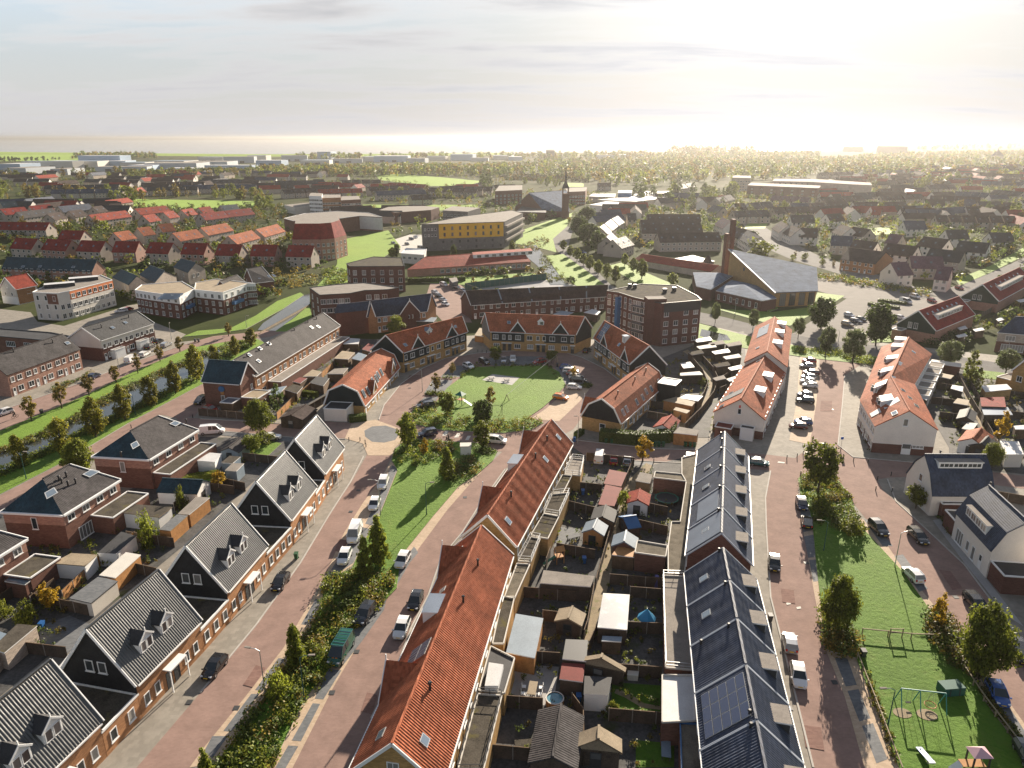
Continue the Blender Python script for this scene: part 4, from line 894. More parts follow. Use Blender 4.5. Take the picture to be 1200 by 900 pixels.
# --- orange rows with pointed black gables round the north of the green
def squarerow(label, F, zr, side, sections, gables, vx, endclad):
 h = House('terraced_row', label, 'terraced houses', F, zr, 6.0, 'yellowbrick', 'orange', 'orange rows with black gables at the green', clad=endclad, zclad=3.1)
 for a, b_ in sections: h.cladding(side, a, b_, 3.05,5.85, 'cladnavy')
 L = h.length(side); n = 5; U = L/n
 for i in range(n):
  fl = i % 2
  X = lambda q: (i+(1-q if fl else q))*U
  h.win(side, X(.16), .1,1.0,2.2, 'door', 'dark'); h.win(side, X(.62), .9,1.9,1.45)
  h.win(side, X(.66), 3.7,1.7,1.4, off=.07); h.win(side, X(.18), 3.7,1.0,1.4, off=.07)
  p, nn = h.wallpt(side, X(.16), 2.55); b = MB(); b.box(p.xy+nn*.4, Vector((-nn.y, nn.x)), .8,.4,2.5,2.62, M['white']); b.build('door_canopy', h.e)
 for x in gables: h.cross_gable(side, x, 4.6,9.3,6.1, 'cladnavy', 'orange', zwin=6.2, nwin=0)
 for x, f in vx: h.skylight(side, x, f, 1.2)
 return h
F = from_px((684.5,371),(569.3,366.7),(674,392.5),(574.5,388.5), 'a', 10.7,6.0); L = (F['a1']-F['a0']).length
h = squarerow('orange row with two pointed black gables and a white dormer, north of the green', F, 10.7, 'a', [(.3, L*.365),(L*.60, L-.3)],[L*.20, L*.79],[(L*.9,.4)], {'0': 'cladblack', '1': 'greybrick'}); h.gable_dormer('a', L*.49,1.9,.55,1.3,.8, 'orange', nwin=1)
F = from_px((452.7,392.7),(541,371),(473.3,413.3),(547.5,389), 'b', 10.7,6.0); L = (F['b1']-F['b0']).length
h = squarerow('orange row with black gable end and two pointed black gables, north-west of the green', F, 10.7, 'b', [(.3, L*.38),(L*.62, L-.3)],[L*.22, L*.78],[(L*.1,.6),(L*.6,.45),(L*.9,.4)], {'0': 'cladnavy', '1': 'cladblack'}); h.gable_dormer('b', L*.5,1.9,.5,1.3,.8, 'zinc', nwin=1)
F = from_px((760.6,405),(708.5,376),(737,427),(695.5,396.5), 'a', 11.2,6.0); L = (F['a1']-F['a0']).length
h = squarerow('orange row with solar panels at its end, north-east of the green', F, 11.2, 'a', [(L*.55, L-.3),(.3, L*.25)],[L*.72, L*.12],[(L*.45,.5)], {'0': 'cladblack'}); h.solar('a', L*.86, L*.995,.05,.9,3,4); h.flat_dormer('a', L*.42,1.6,.4,1.9, 'white', 'zinc')
# --- long grey roofed row west of the green, teal corner house
h = House('terraced_row', 'long grey roofed orange brick row backing on to dark garden sheds', 'terraced houses', rect(-64.75,198.56,79.4,52.11,5.51), 10.4,6.4, 'orangebrick', 'greyroof', None)
for p in ((303,423),(304,408),(292,416),(365,384),(373,383),(314,402)): h.sky('b', *p, 1.2)
for p in ((290,418),(304,411),(316,404),(345,387),(361,378),(371,374)): h.pipe('b', *p, .6)
h.units('b', 9); h.ext('b', 6,51,3.6,3.1, 'redbrick', 'feltpale')
h = House('corner_house', 'dark brick corner house with teal roof and blue window hood', 'house', rect(-70.12,170.98,-12,10.06,4.2), 10.76,6.35, 'redbrick', 'teal', None)
h.win('b', 5.0,1.2,1.0,1.9); p, n = h.wallpt('b', 5.0,4.3); b = MB(); d = Vector((-n.y, n.x, 0)); R_ = .8
b.hexa([p+V3(n*.1,0)-d*.45-Vector((0,0,1)), p+V3(n*.1,0)+d*.45-Vector((0,0,1)), p+V3(n*.1,0)+d*.45, p+V3(n*.1,0)-d*.45],[p-d*.45-Vector((0,0,1)), p+d*.45-Vector((0,0,1)), p+d*.45, p-d*.45], M['teak']); b.build('wall_panel', h.e)
b = MB(); ring = [p+d*(R_*cos(t*pi/6))+Vector((0,0, R_*.9*sin(t*pi/6)+.5)) for t in range(12)]; b.poly([q+V3(n*.35,0) for q in ring], M['bluepanel'])
for i in range(12): j = (i+1) % 12; b.poly([ring[i], ring[j], ring[j]+V3(n*.35,0), ring[i]+V3(n*.35,0)], M['bluepanel'])
b.build('window_hood', h.e); h.win('1', 3,3.6,.9,1.3); h.win('1', 5.5,.9,1.4,2.0); h.ext('1', 2.2,8,4.5,3.0, 'redbrick', 'tan'); h.ext('b', 6.5,9.8,3.6,2.6, 'timber', 'zinc', 'car_port')
F = from_px((396,357),(434.7,352.7),(400.7,364.7),(436.7,360), 'b', 10.6,8.0)
h = House('terraced_row', 'dark brick row with small windows and blue slate roof, behind the grey row', 'terraced houses', F, 10.6,8.0, 'brownbrick', 'slate', None, trim=None, detail=False); h.units('b', 2,3,3.0)
F = from_px((434.7,352.7),(505,344),(441.3,371.3),(500,365), 'b', 11.2,5.7)
h = House('terraced_row', 'orange brick row under a broad blue slate roof with cross gable end', 'terraced houses', F, 11.2,5.7, 'orangebrick', 'slate', None, detail=False); h.units('b', 4); L = h.length('b'); h.cross_gable('b', L-3.2,7,10.2,5.9, 'brownbrick', 'slate', out=1.0, wallz=0, zwin=4)
F = from_px((546,340.7),(712,334),(552.7,357.7),(711,347.5), 'b', 9.6,5.4)
h = House('terraced_row', 'long dark brick row under a near black roof, between green and sports court', 'terraced houses', F, 9.6,5.4, 'brownbrick', 'brownroof', None, detail=False); h.units('b', 9, flip=False); L = h.length('b')
for t in (.22,.44,.66,.86): h.panel('roof_divider', 'b', L*t, L*t+.5,.0,1.0, 'bluegrey', None, .2)
# --- west of the canal
h = House('terraced_row', 'pink brick row with grey roof at the canal road, three front doors', 'terraced houses', rect(-130.23,187.18,77.8,24.03,5.1), 10.18,5.96, 'pinkbrick', 'greyroof', None, trim=None); h.units('b', 5)
for p in ((16,413),(62,402)): h.pipe('b', *p, 1.0)
h.sky('b', 79,402,1.4)
h = House('terraced_row', 'dark brick row with white upper band and black roof by the canal road', 'terraced houses', rect(-123.67,217.47,74.1,21.46,6.02), 9.96,6.45, 'brownbrick', 'black', None, wall2='cream', z2=4.0); h.units('b', 5)
for p in ((119,384),(151,372)): h.pipe('b', *p, 1.0)
for p in ((132,384),(147,378)): h.sky('b', *p, 1.2)
h.ext('b', 3,7,1.6,2.7, 'white', 'feltpale', 'entrance_porch'); h.ext('b', 13,17,1.6,2.7, 'white', 'feltpale', 'entrance_porch')
h = House('terraced_row', 'long blue black roofed brick row behind the white and orange flats', 'terraced houses', rect(-215.55,339.64,-9.3,46.98,4.83), 9.4,4.6, 'pinkbrick', 'teal', None, trim=None, detail=False); h.units('b', 8)
for p in ((27,312),(47,312.5),(86,313)): h.sky('b', *p, 1.6)
h = House('house', 'white gabled house with red tiled roof beside the white flats', 'house', rect(-198.53,288.19,69.8,9,4.67), 10.68,6.16, 'white', 'redroof', None, wall2='cream', z2=3); h.win('0', 4.3,6.6,.9,1.4); h.win('0', 2.5,3.4,.9,1.4); h.win('0', 6.2,3.4,.9,1.4); h.win('b', 5,3.6,1.6,1.3); h.cladding('b', .3,8,.2,5.9, 'orangebrick')
h = House('house', 'dark red roofed house at the frame edge beside the white gabled house', 'house', rect(-212,279,69.8,9,4.67), 10.2,6.16, 'cream', 'burgundy', None); h.win('0', 4.3,6.6,.9,1.4)
e = flat_block('long_low_block', 'low brown brick block with white window bands below the white flats', 'building', [(-40,391),(64,400),(86,395),(60,390),(-40,382)], 6.0, 'redbrick', 'feltdark', rim='dark'); facade(e, (20,396), 5,(3.2,), 3.4,1.6);
e = flat_block('apartment_block', 'three-storey white flats with an orange top storey and roof terraces', 'flats', [(38,342.7),(67,344),(81,341.3),(131.6,328.4),(118,322.5),(72,333),(52,336)], 10., 'cream', 'feltpale')
wallpanel(e, (106,335), 'top_storey_panel', 6.9,9.9, 'orangepanel'); wallpanel(e, (60,343.5), 'red_panel', 6.0,9.7, 'redbrick', .55,.98); facade(e, (106,335), 8,(.6,3.9,7.4), 1.7,1.6, prj=.07); facade(e, (52,343), 3,(.6,4,7.2), 1.1,1.8); facade(e, (74,342.5), 2,(.6,3.9), 1.4,1.8)
b = MB()
for q in ((70,334),(98,327)): c = G(*q, 10.5); b.box(c, Vector((.86,.5)), 5,2,10.0,11.3, M['feltdark'], M['whiteflat'])
b.build('roof_housing', e, e.location)
for lab, pts, pxs in (('dark brick flats with white top storey and roof solar panels, left wing', [(160,349),(178,352),(211,356.5),(229,347.5),(214,338.5),(168,342.5)],((194,354),(220,352),(169,350.5))),('dark brick flats with white top storey and blue balconies, right wing', [(229.5,348.5),(262,352),(290,341.5),(300,341),(255,335.5),(231,340)],((246,350),(276,347),(295,341.5)))):
 e = flat_block('apartment_block', lab, 'flats', pts, 5.7, 'brownbrick', 'feltpale', 'white-topped brick flats', rim=None)
 pl = PLS[e.name][0][0]; c = sum((Vector(p) for p in pl), Vector((0,0)))/len(pl)
 flat_block('', '', '', [c+(Vector(p)-c)*1.01 for p in pl], 8.6, 'white', 'tan', px=False, z0=5.72, parent=e)
 for q in pxs: facade(e, q, 4,(.6,3.4,6.1), 1.3,1.6, prj=.1)
 b = MB(); p, d, nn = nearwall(e, pxs[1]);
 for zz in (3.0,): b.hexa([V3(p+d*.3+nn*1.3, zz+1.1), V3(p+d*.7+nn*1.3, zz+1.1), V3(p+d*.7+nn*.05, zz+1.1), V3(p+d*.3+nn*.05, zz+1.1)],[V3(p+d*.3+nn*1.3, zz), V3(p+d*.7+nn*1.3, zz), V3(p+d*.7+nn*.05, zz), V3(p+d*.3+nn*.05, zz)], M['bluepanel'])
 b.build('balcony', e, e.location)
 if 'solar' in lab:
  for i in range(6):
   for j in range(3):
    c = G(188+i*3.5+j*3,350-j*2.4,8.8); b = MB(); b.hexa(*[[(c.x-.9, c.y-.8, zz+8.65),(c.x+.9, c.y-.8, zz+8.65),(c.x+.9, c.y+.8, zz+9.1),(c.x-.9, c.y+.8, zz+9.1)] for zz in (.08,.0)], M['skylight']); b.build('solar_panel', e, e.location)
e = flat_block('apartment_block', 'dark brick flats with flat brown roof at the end of the canal', 'flats', [(362.7,337.3),(374.7,346),(410,344),(427,340.5),(455,339.5),(467.3,337.3),(427,331.5),(395,333.5)], 10.3, 'brownbrick', 'feltpale', rim='dark')
facade(e, (369,341.5), 2,(.8,3.8,6.9), 1.5,1.8); facade(e, (392,345), 5,(3.8,7.0), 1.8,1.7); facade(e, (441,340), 3,(3.8,7.0), 1.8,1.7)
e = flat_block('apartment_block', 'three-storey dark red brick flats with white-framed balconies beside the school', 'flats', [(406,309),(410,312.5),(474,312),(471,302.5),(438,301)], 11.0, 'brownbrick', 'felt', rim='dark'); facade(e, (442,312.3), 6,(.8,4.1,7.4), 1.6,2.0); facade(e, (408,311), 2,(4.1,7.4), 1.3,2.0)
for lab, a in (('pale brick house with folded teal roof beside the white-topped flats', ((192.7,317.3),(176,311),(181,331),(163,322))),('green grey house with folded teal roof behind the white-topped flats', ((229,307.7),(212,303),(219.5,319.5),(203,313))),('brown house with teal roof next to the orange-topped flats', ((160,323),(142,316),(150,334),(131,325)))):
 h = House('wedge_house', lab, 'house', from_px(*a, 'a', 10,6.5), 10,6.5, 'greybrick', 'teal', 'folded teal roofed houses', trim=None, detail=False, wall2='palebrick', z2=1); h.win('0', 3.5,3.8,1.2,1.5); h.win('0', 6.5,3.8,1.2,1.5); h.win('a', 6,3.8,1.2,1.5); h.win('a', 10,1,1.2,1.5)
for lab, a in (('grey roofed brick house with white verges behind the white-topped flats', ((258,329),(277,322),(272,341),(290,333))),('grey roofed brick house with four skylights beside the canal', ((290,315),(306,312),(297,332),(321,329)))):
 h = House('house', lab, 'house', from_px(*a, 'b', 10,5.2), 10,5.2, 'brownbrick', 'greyroof', None, detail=False)
 for x in (3,5,7,9): h.skylight('b', x, .62,1.0,.16)
 h.win('0', 4,3.4,1.1,1.4); h.win('b', 4,.8,1.5,1.5)
# --- five-storey brick apartment block north-east of the green
e = flat_block('apartment_block', 'five-storey dark brick apartment block with blue stair tower and balconies', 'flats', [(711,341),(725,343),(742,348.5),(764,353.5),(776,356),(822,352),(817,347),(793,334.7),(752,333)], 13.9, 'brownbrick', 'felt', rim='dark')
facade(e, (753,351), 5,(.9,3.7,6.5,9.3,11.4), 1.5,1.7, detail=False); facade(e, (799,354), 4,(.9,3.7,6.5,9.6), 1.7,1.6, skip=((3,1),)); facade(e, (718,342), 2,(.9,3.7,6.5,9.3,11.4), 1.2,1.6); facade(e, (733,345.5), 3,(.9,3.7,6.5,9.3,11.4), 1.3,1.7)
wallpanel(e, (799,354), 'dark_top_storey', 11.0,13.8, 'dark', .05,.98,.08); wallpanel(e, (733,345.5), 'blue_stair_tower', 1.0,12.6, 'bluepanel', .02,.2,1.4)
p, d, nn = nearwall(e, (753,351))
for f in range(4):
 b = MB(); z = 3.2+f*2.75; a_, c_ = p+d*.06, p+d*.62
 b.hexa([V3(a_+nn*1.5, z+.15), V3(c_+nn*1.5, z+.15), V3(c_, z+.15), V3(a_, z+.15)],[V3(a_+nn*1.5, z), V3(c_+nn*1.5, z), V3(c_, z), V3(a_, z)], M['bay'])
 b.beam(V3(a_+nn*1.5, z+1.1), V3(c_+nn*1.5, z+1.1), .08,.08, M['metal']); b.beam(V3(a_+nn*1.5, z+.6), V3(c_+nn*1.5, z+.6), .05,.05, M['metal']); b.build('balcony', e, e.location)
b = MB(); c = G(768,352,14); b.box(c, Vector((1,.1)), 3.0,2.2,0,14.9, M['brownbrick'], M['feltpale']); b.build('stair_shaft', e, e.location)
for q in ((738,336),(744,336.5),(779,341.5),(790,340)): b = MB(); c = G(*q, 14.2); b.box(c, Vector((1,0)), .6,.6,13.9,15.2, M['dark'], M['metal']); b.build('roof_vent', e, e.location)
# --- the blue roofed church with slender brick tower
ce = empty('church', V3(G(905,350), 0), 'modern brick church under one vast blue slate roof, next to a slender brick tower', 'church')
P1, P2, P3, P4 = V3(G(853.3,291.3,15), 15), V3(G(957.3,313.3,10.3), 10.3), V3(G(958.7,340.7,6), 6), V3(G(908.7,342.7,6), 6)
b = MB(); d = Vector((0,0,-.3)); b.hexa([P4, P3, P2, P1],[P4+d, P3+d, P2+d, P1+d], M['slatematte']); b.build('roof', ce)
b = MB(); c_ = (P1+P2+P3+P4)/4; Q = [V3(c_.xy+(p.xy-c_.xy)*.96, p.z-.35) for p in (P1, P2, P3, P4)]; g0 = [V3(p, 0) for p in Q]
for i in range(4): j = (i+1) % 4; b.poly([g0[j], g0[i], Q[i], Q[j]], M['yellowbrick'])
b.build('wall', ce)
for i in range(4):
 p = g0[3].lerp(g0[2], .12+.235*i); dd = (g0[2]-g0[3]).normalized(); n = Vector((dd.y, -dd.x, 0)); n = n if n.y < 0 else -n
 add_win(ce, p+dd*1.2+Vector((0,0,.3)), n, 2.6,5.0, 'pane', 'dark', False)
dd = (g0[0]-g0[3]).normalized(); n = Vector((-dd.y, dd.x, 0)); n = n if n.x < 0 else -n
b = MB(); p = g0[3]+dd*34+Vector((0,0,9.0))+n*.08; b.poly([p+dd*(.9*cos(t*pi/6))+Vector((0,0,.9*sin(t*pi/6))) for t in range(12)], M['dark']); b.build('round_window', ce)
b = MB(); b.hexa([P1+n*.1, P4+n*.1, P4+n*.1+Vector((0,0,-.5)), P1+n*.1+Vector((0,0,-.5))],[P1-n*.1, P4-n*.1, P4-n*.1+Vector((0,0,-.5)), P1-n*.1+Vector((0,0,-.5))], M['white']); b.build('verge_board', ce)
def hiproof(e, pts, z, apex, az, wall, roofm):
 pl = ccw(pxpoly(pts, z)); a = V3(G(*apex, az), az); b = MB(); r = MB()
 for p, q in zip(pl, pl[1:]+pl[:1]):
  b.poly([(*p, 0),(*q, 0),(*q, z-.1),(*p, z-.1)], M[wall]); r.poly([(*p, z),(*q, z), a], M[roofm]); r.poly([(*q, z),(*p, z),(*p, z-.25),(*q, z-.25)], M['white'])
 b.build('annexe_wall', e); r.build('annexe_roof', e)
hiproof(ce, [(812,319),(844,319.5),(858.7,323.3),(833,339.3),(816,335.3)], 4.8,(845,320.5), 7.0, 'brownbrick', 'slatematte'); hiproof(ce, [(838.7,340.5),(857,328),(897,335.5),(910,349.5),(893,352.5)], 4.2,(872,333.5), 6.0, 'brownbrick', 'slatematte')
facade_pl = ccw(pxpoly([(838.7,340.5),(857,328),(897,335.5),(910,349.5),(893,352.5)], 4.2)); a_, c_ = Vector(tuple(G(838.7,340.5,4.2))), Vector(tuple(G(893,352.5,4.2))); d = c_-a_; nn = Vector((d.y, -d.x)).normalized()
for i in range(7): add_win(ce, V3(a_+d*(i+.6)/7.4+nn*.03,1.0), nn, 1.1,2.0, 'win', 'white', False)
te = empty('church_tower', V3(G(850.5,326.5), 0), 'slender dark brick bell tower with a small cross beside the blue church roof', 'tower'); b = MB(); c = te.location.xy
b.box(c+Vector((-1.2,0)), Vector((1,.12)), .75,1.6,0,21, M['redbrick']); b.box(c+Vector((1.0,0)), Vector((1,.12)), .75,1.6,0,27.5, M['brownbrick']); b.box(c, Vector((1,.12)), .5,1.3,0,20, M['brownbrick']); b.build('shaft', te)
b = MB(); b.beam((c.x-.6, c.y-1.8,15),(c.x-.6, c.y-1.8,18), .2,.2, M['feltpale']); b.beam((c.x-1.3, c.y-1.8,16.8),(c.x+.1, c.y-1.8,16.8), .2,.2, M['feltpale']); b.build('cross', te)
# --- eastern edge: pale gambrel houses on the lawn street
def lawnhouse(label, rc, zr, ze, kn, g=None): return House('gambrel_house', label, 'house', rc, zr, ze, 'palewall', 'slate', 'pale gambrel houses on the eastern lawn street', knee=kn, trim=None, over=.12)
h = lawnhouse('pale house with dark roof and wide white flat dormer at the crossing', rect(78.63,117.37,-1.0,10.6,4.72), 9.82,3.9,(.55,7.5)); h.win('0', 4.5,1.0,1.4,1.5); h.win('0', 4.5,4.6,1.1,1.4); h.win('0', 7,.1,1.0,2.2, 'door'); h.flat_dormer('b', 5.3,7.6,.42,1.2, 'white', 'feltpale', .03,3); h.win('b', 3,.5,2.2,2.2); h.win('b', 7.5,1,1.5,1.5); h.pipe('a', 1102,530,1.0); h.ext('b', 1.5,9,1.0,2.8, 'brownbrick', 'feltdark', 'entrance_porch')
h = lawnhouse('pale house with dark glossy roof and long white dormer, facing the white parked car', rect(76.10,99.30,82.6,11.68,4.18), 9.96,4.64,(.62,8.0)); h.flat_dormer('a', 6.2,6.6,.88,1.6, 'white', 'feltpale', .03,4); h.win('a', 9.3,.3,2.3,2.4); h.win('a', 4.6,.3,1.0,2.3); h.win('a', 2.3,.3,.9,2.3, 'door'); h.win('a', 6.5,.8,1.0,1.7); h.pipe('b', 1160,571,.8); h.ext('0', .2,6,4.0,3.0, 'brownbrick', 'feltdark', 'garage'); h.ext('1', .2,6,4.0,3.0, 'brownbrick', 'feltdark', 'garage')
h = lawnhouse('pale house with dark roof at the frame edge, above the blue parked car', rect(79.0,82.3,82.6,11.68,4.18), 9.96,4.64,(.62,8.0)); h.flat_dormer('a', 6.2,6.6,.88,1.6, 'white', 'feltpale', .03,4); h.win('a', 9.3,.3,2.3,2.4); h.win('a', 2.3,.3,2.0,2.3); h.ext('0', .2,6,4.0,3.0, 'brownbrick', 'feltdark', 'garage')
for lab, rc in (('dark red roofed row with green gable and long white dormer strip, beside the car park', rect(144.49,240.17,40.7,34.06,6.2)),('dark red roofed row with green gable behind the brick garage, farther along', rect(199.05,292.22,44.1,54.90,6.4))):
 h = House('terraced_row', lab, 'terraced houses', rc, 10.0,4.5, 'pinkbrick', 'burgundy', 'dark red rows with green gables', clad={'0': 'cladgreen'}, zclad=3.2, detail=False, trim='white'); L = h.length('b')
 h.flat_dormer('b', L*.5, L*.62,.62,1.7, 'white', 'feltpale', .03,8)
 for i in range(7): h.skylight('b', L*(.1+.12*i), .2,.9,.09)
 for k in (-.9,.9): h.win('0', h.length('0')/2+k-1,4.0,1.2,1.9, off=.07)
 h.ext('0', .2,3.2,4,3.4, 'pinkbrick', 'feltpale', 'garage')
h = House('hipped_house', 'red brick house with blue grey hipped roof at the frame edge', 'house', from_px((1190,371),(1236,372),(1169,389.5),(1222,394), 'b', 10.5,6.2), 10.5,6.2, 'redbrick', 'slate', None, hip={'0': None}, over=.05, wall2='palebrick', z2=3.4, trim='white'); h.win('b', 3.5,3.8,2.6,1.6); h.win('b', 4.5,.5,6.0,2.2); h.ext('0', 1,6,4,3.0, 'white', 'feltpale', 'garage')
h = House('house', 'yellow brick house with orange roof at the frame edge behind the gardens', 'house', from_px((1203,421),(1240,412),(1186,434),(1221,425), 'a', 9.8,6.0), 9.8,6.0, 'yellowbrick', 'orange', None); h.win('0', 2,3.6,1.4,1.5); h.win('a', 4,3.6,1.4,1.5); h.ext('a', 1,9,4,3.0, 'yellowbrick', 'feltpale')
# ------------------------------------------------------------------ trees, shrubs, hedges
def leaves(b, c, r, n, size, m, rg, up=.35, sq=1.0):
 """n leaf blades in a clump of radius r round c, biased to its outside."""
 for _ in range(n):
  d = Vector((rg.gauss(0,1), rg.gauss(0,1), rg.gauss(0,1)*sq)); d = d.normalized()*r*(rg.random()**.45)
  d.z *= sq; p = Vector(c)+d
  nn = (d.normalized()*.7+Vector((rg.gauss(0,.5), rg.gauss(0,.5), rg.gauss(0,.5)+up))).normalized()
  t = nn.orthogonal().normalized(); t = (Matrix.Rotation(rg.random()*6.28,3, nn) @ t); w = nn.cross(t); s = size*(.65+.7*rg.random())
  b.poly([p-t*s*.5-w*s*.28, p+t*s*.1-w*s*.42, p+t*s*.55, p+t*s*.1+w*s*.42], m)
def crown_mesh(name, seed, shape, H, Rr, z0, clumps, per, size, m, cr=.28):
 rg = random.Random(seed); b = MB()
 for i in range(clumps):
  for _ in range(60):
   t = rg.random(); ang = rg.random()*2*pi
   if shape == 'round': prof = sqrt(max(0,1-(2*t-1)**2))*(1 if t > .45 else .92)
   elif shape == 'cone': prof = (1-t)**.62*(.6+.4*min(1, t/.14))
   elif shape == 'column': prof = min(1, t/.18)**.6*min(1,(1-t)/.35)**.7
   elif shape == 'oval': prof = sin(pi*min(1, t*.92+.06))**.7*(1-.25*t)
   elif shape == 'wide': prof = sqrt(max(0,1-t*t))*(min(1,.35+t*2.4))
   elif shape == 'loose': prof = sin(pi*min(1, t+.05))**.8*.9
   if rg.random() < prof+.15: break
  rad = Rr*prof*(rg.random()**.4)*(.86+.3*rg.random())
  c = (cos(ang)*rad, sin(ang)*rad, z0+(H-z0)*t)
  leaves(b, c, Rr*cr*(.6+.7*rg.random()), per, size, m, rg)
 return b.mesh(name, uv=False)
def trunk_mesh(name, seed, H, r, z0, Rr, limbs=6):
 rg = random.Random(seed); b = MB(); p = Vector((0,0,-.1)); q = Vector((rg.uniform(-.1,.1), rg.uniform(-.1,.1), z0*.95)); b.tube(p, q, r, r*.75, M['bark'], 7)
 top = Vector((rg.uniform(-.2,.2), rg.uniform(-.2,.2), H*.82)); b.tube(q, top, r*.75, r*.16, M['bark'], 6)
 for i in range(limbs):
  t = .05+.7*i/limbs; s = q.lerp(top, t); a = i*2.4+rg.random(); e = s+Vector((cos(a)*Rr*.72*(1-.4*t), sin(a)*Rr*.72*(1-.4*t), H*.13)); b.tube(s, e, r*.42*(1-t*.5), r*.1, M['bark'], 5)
 return b.mesh(name, uv=False, smooth=True)
SPEC = {  # shape, H, R, z0, clumps, leaves per clump, leaf size, material, clump radius
'street': ('round', 8., 2.7,1.8,76,46,.42, 'leaf', .30), 'oval': ('oval', 8., 2.3,1.5,74,44,.40, 'leaf', .30), 'cone': ('oval', 8.5,2.8,1.0,86,44,.40, 'leafautumn', .27), 'conegreen': ('cone', 7., 2.1,.5,90,56,.36, 'leaf', .27),
'sapling': ('loose', 6.5,1.5,1.6,40,34,.32, 'leafbrown', .34), 'yellow': ('oval', 5., 1.5,1.2,34,34,.32, 'leafyellow', .32), 'poplar': ('column', 9., 1.6,.4,60,42,.36, 'leaflime', .36), 'willow': ('round', 7., 2.7,1.7,90,64,.32, 'leafgrey', .28),
'maple': ('wide', 8., 4.3,1.6,130,70,.36, 'leaf', .25), 'dark': ('round', 9., 3.2,1.2,90,56,.48, 'leafdark', .30), 'bush': ('wide', 2.2,1.6,.05,30,40,.24, 'leaf', .36), 'lime': ('wide', 2.4,1.7,.1,30,40,.25, 'leaflime', .36), 'conifer': ('column', 6., 1.3,.1,46,40,.26, 'leafdark', .38),
'fargreen': ('round', 9., 3.6,.8,30,14,1.0, 'leaf', .34), 'fardark': ('oval', 10., 3.4,.8,30,14,1.0, 'leafdark', .34), 'farautumn': ('oval', 10., 3.3,.8,30,14,1.0, 'leafbrown', .34), 'faryellow': ('round', 9., 3.6,.8,30,14,1.0, 'leaflime', .34),
}
PROTO = {}
def proto(kind, v):
 k = (kind, v)
 if k not in PROTO:
  sh, H, Rr, z0, c, n, s, m, cr = SPEC[kind]; sd = sum(map(ord, kind))*7+v
  PROTO[k] = (crown_mesh('crown_'+kind, sd, sh, H, Rr, z0, c, n, s, M[m], cr), trunk_mesh('trunk_'+kind, sd, H, .10+.013*H if not kind.startswith('far') else .3, max(z0,.3), Rr), H, Rr)
 return PROTO[k]
tcount = [0]
def tree(kind, px, label, top=None, H=None, wpx=None, name='tree', group=None, z=0., cat='tree', world=False):
 """px: foot of the trunk in the photo; top: photo y of its top, or H in metres; wpx: crown width in photo pixels."""
 tcount[0] += 1; v = tcount[0] % (2 if kind.startswith('far') else 3); cm, tm, H0, R0 = proto(kind, v)
 g = Vector(px) if world else G(*px)
 if H is None:
  lo, hi = 0,60
  for _ in range(50):
   m = (lo+hi)/2; zz = m-CAM_H; dep = g.y*cos(PITCH)-zz*sin(PITCH); yy = 450-FPX*(g.y*sin(PITCH)+zz*cos(PITCH))/dep
   if yy > top: lo = m
   else: hi = m
  H = lo
 sz = H/H0; sx = sz
 if wpx: sx = wpx/(FPX/(g.y*cos(PITCH)+CAM_H*sin(PITCH)))/2/(R0*.98)
 e = empty(name, (g.x, g.y, z), label, cat, group, rz=tcount[0]*1.7, scale=(sx, sx, sz))
 inst('crown', cm, e); inst('trunk', tm, e); return e
def shrubs(pts, h, n, size, m, label=None, per=26, clump=.8, name='shrubbery', seed=1, core=True, zbase=.1):
 """A planted bed that nobody could count: leaf clumps over the outline, one stuff object."""
 pl = pxpoly(pts); rg = random.Random(seed); x0, x1 = min(p[0] for p in pl), max(p[0] for p in pl); y0, y1 = min(p[1] for p in pl), max(p[1] for p in pl); b = MB(); k = 0; t = 0
 ms = m if isinstance(m, (list, tuple)) else [m]
 while k < n and t < n*40:
  t += 1; p = (rg.uniform(x0, x1), rg.uniform(y0, y1))
  if not inside(p, pl): continue
  hh = h*(.45+.75*rg.random()); lump = .5+.5*sin(p[0]*.9+seed)*cos(p[1]*.7)
  leaves(b, (*p, zbase+hh*.5*(.6+.6*lump)), clump*(.7+.6*rg.random()), per, size, M[ms[(k*7+int(p[0]*.5)) % len(ms)]], rg, .5, min(1., hh/clump*.6)); k += 1
 o = b.build(name, uv=False); return tag(o, kind='stuff')
def hedge(path, h, w, label, m='leafdark', name='hedge', dens=38, world=False, size=.16):
 """A clipped hedge: solid leafy core with leaf blades over its faces."""
 P = [Vector(p) for p in path] if world else [G(*p) for p in path]; b = MB(); rg = random.Random(int(P[0].x*13+P[0].y)); c = sum(P, Vector((0,0)))/len(P)
 for a, q in zip(P, P[1:]):
  d = (q-a).normalized(); n = Vector((-d.y, d.x)); b.prism([tuple(a-d*.1+n*w/2), tuple(q+d*.1+n*w/2), tuple(q+d*.1-n*w/2), tuple(a-d*.1-n*w/2)], 0, h*.96, M['leafdark'] if m == 'leafdark' else M['leaf'])
  L = (q-a).length
  for _ in range(int(L*(w+2*h)*dens*.5)):
   u = rg.random()*L; s = rg.random()*(w+2*h)
   if s < h: off, z, nn = -w/2, s, -n
   elif s < h+w: off, z, nn = s-h-w/2, h, Vector((0,0))
   else: off, z, nn = w/2, s-h-w, n
   p = V3(a+d*u+n*off, z); k = (Vector((nn.x, nn.y, .6 if nn.length else 1))+Vector((rg.gauss(0,.5), rg.gauss(0,.5), rg.gauss(0,.5)))).normalized(); t = k.orthogonal().normalized(); t = Matrix.Rotation(rg.random()*6.28,3, k) @ t; y = k.cross(t); s_ = size*(.7+.7*rg.random())
   b.poly([p-t*s_, p-y*s_*.6, p+t*s_, p+y*s_*.6], M[m])
 o = b.build(name, off=(c.x, c.y, 0), uv=False); return tag(o, label, 'hedge')
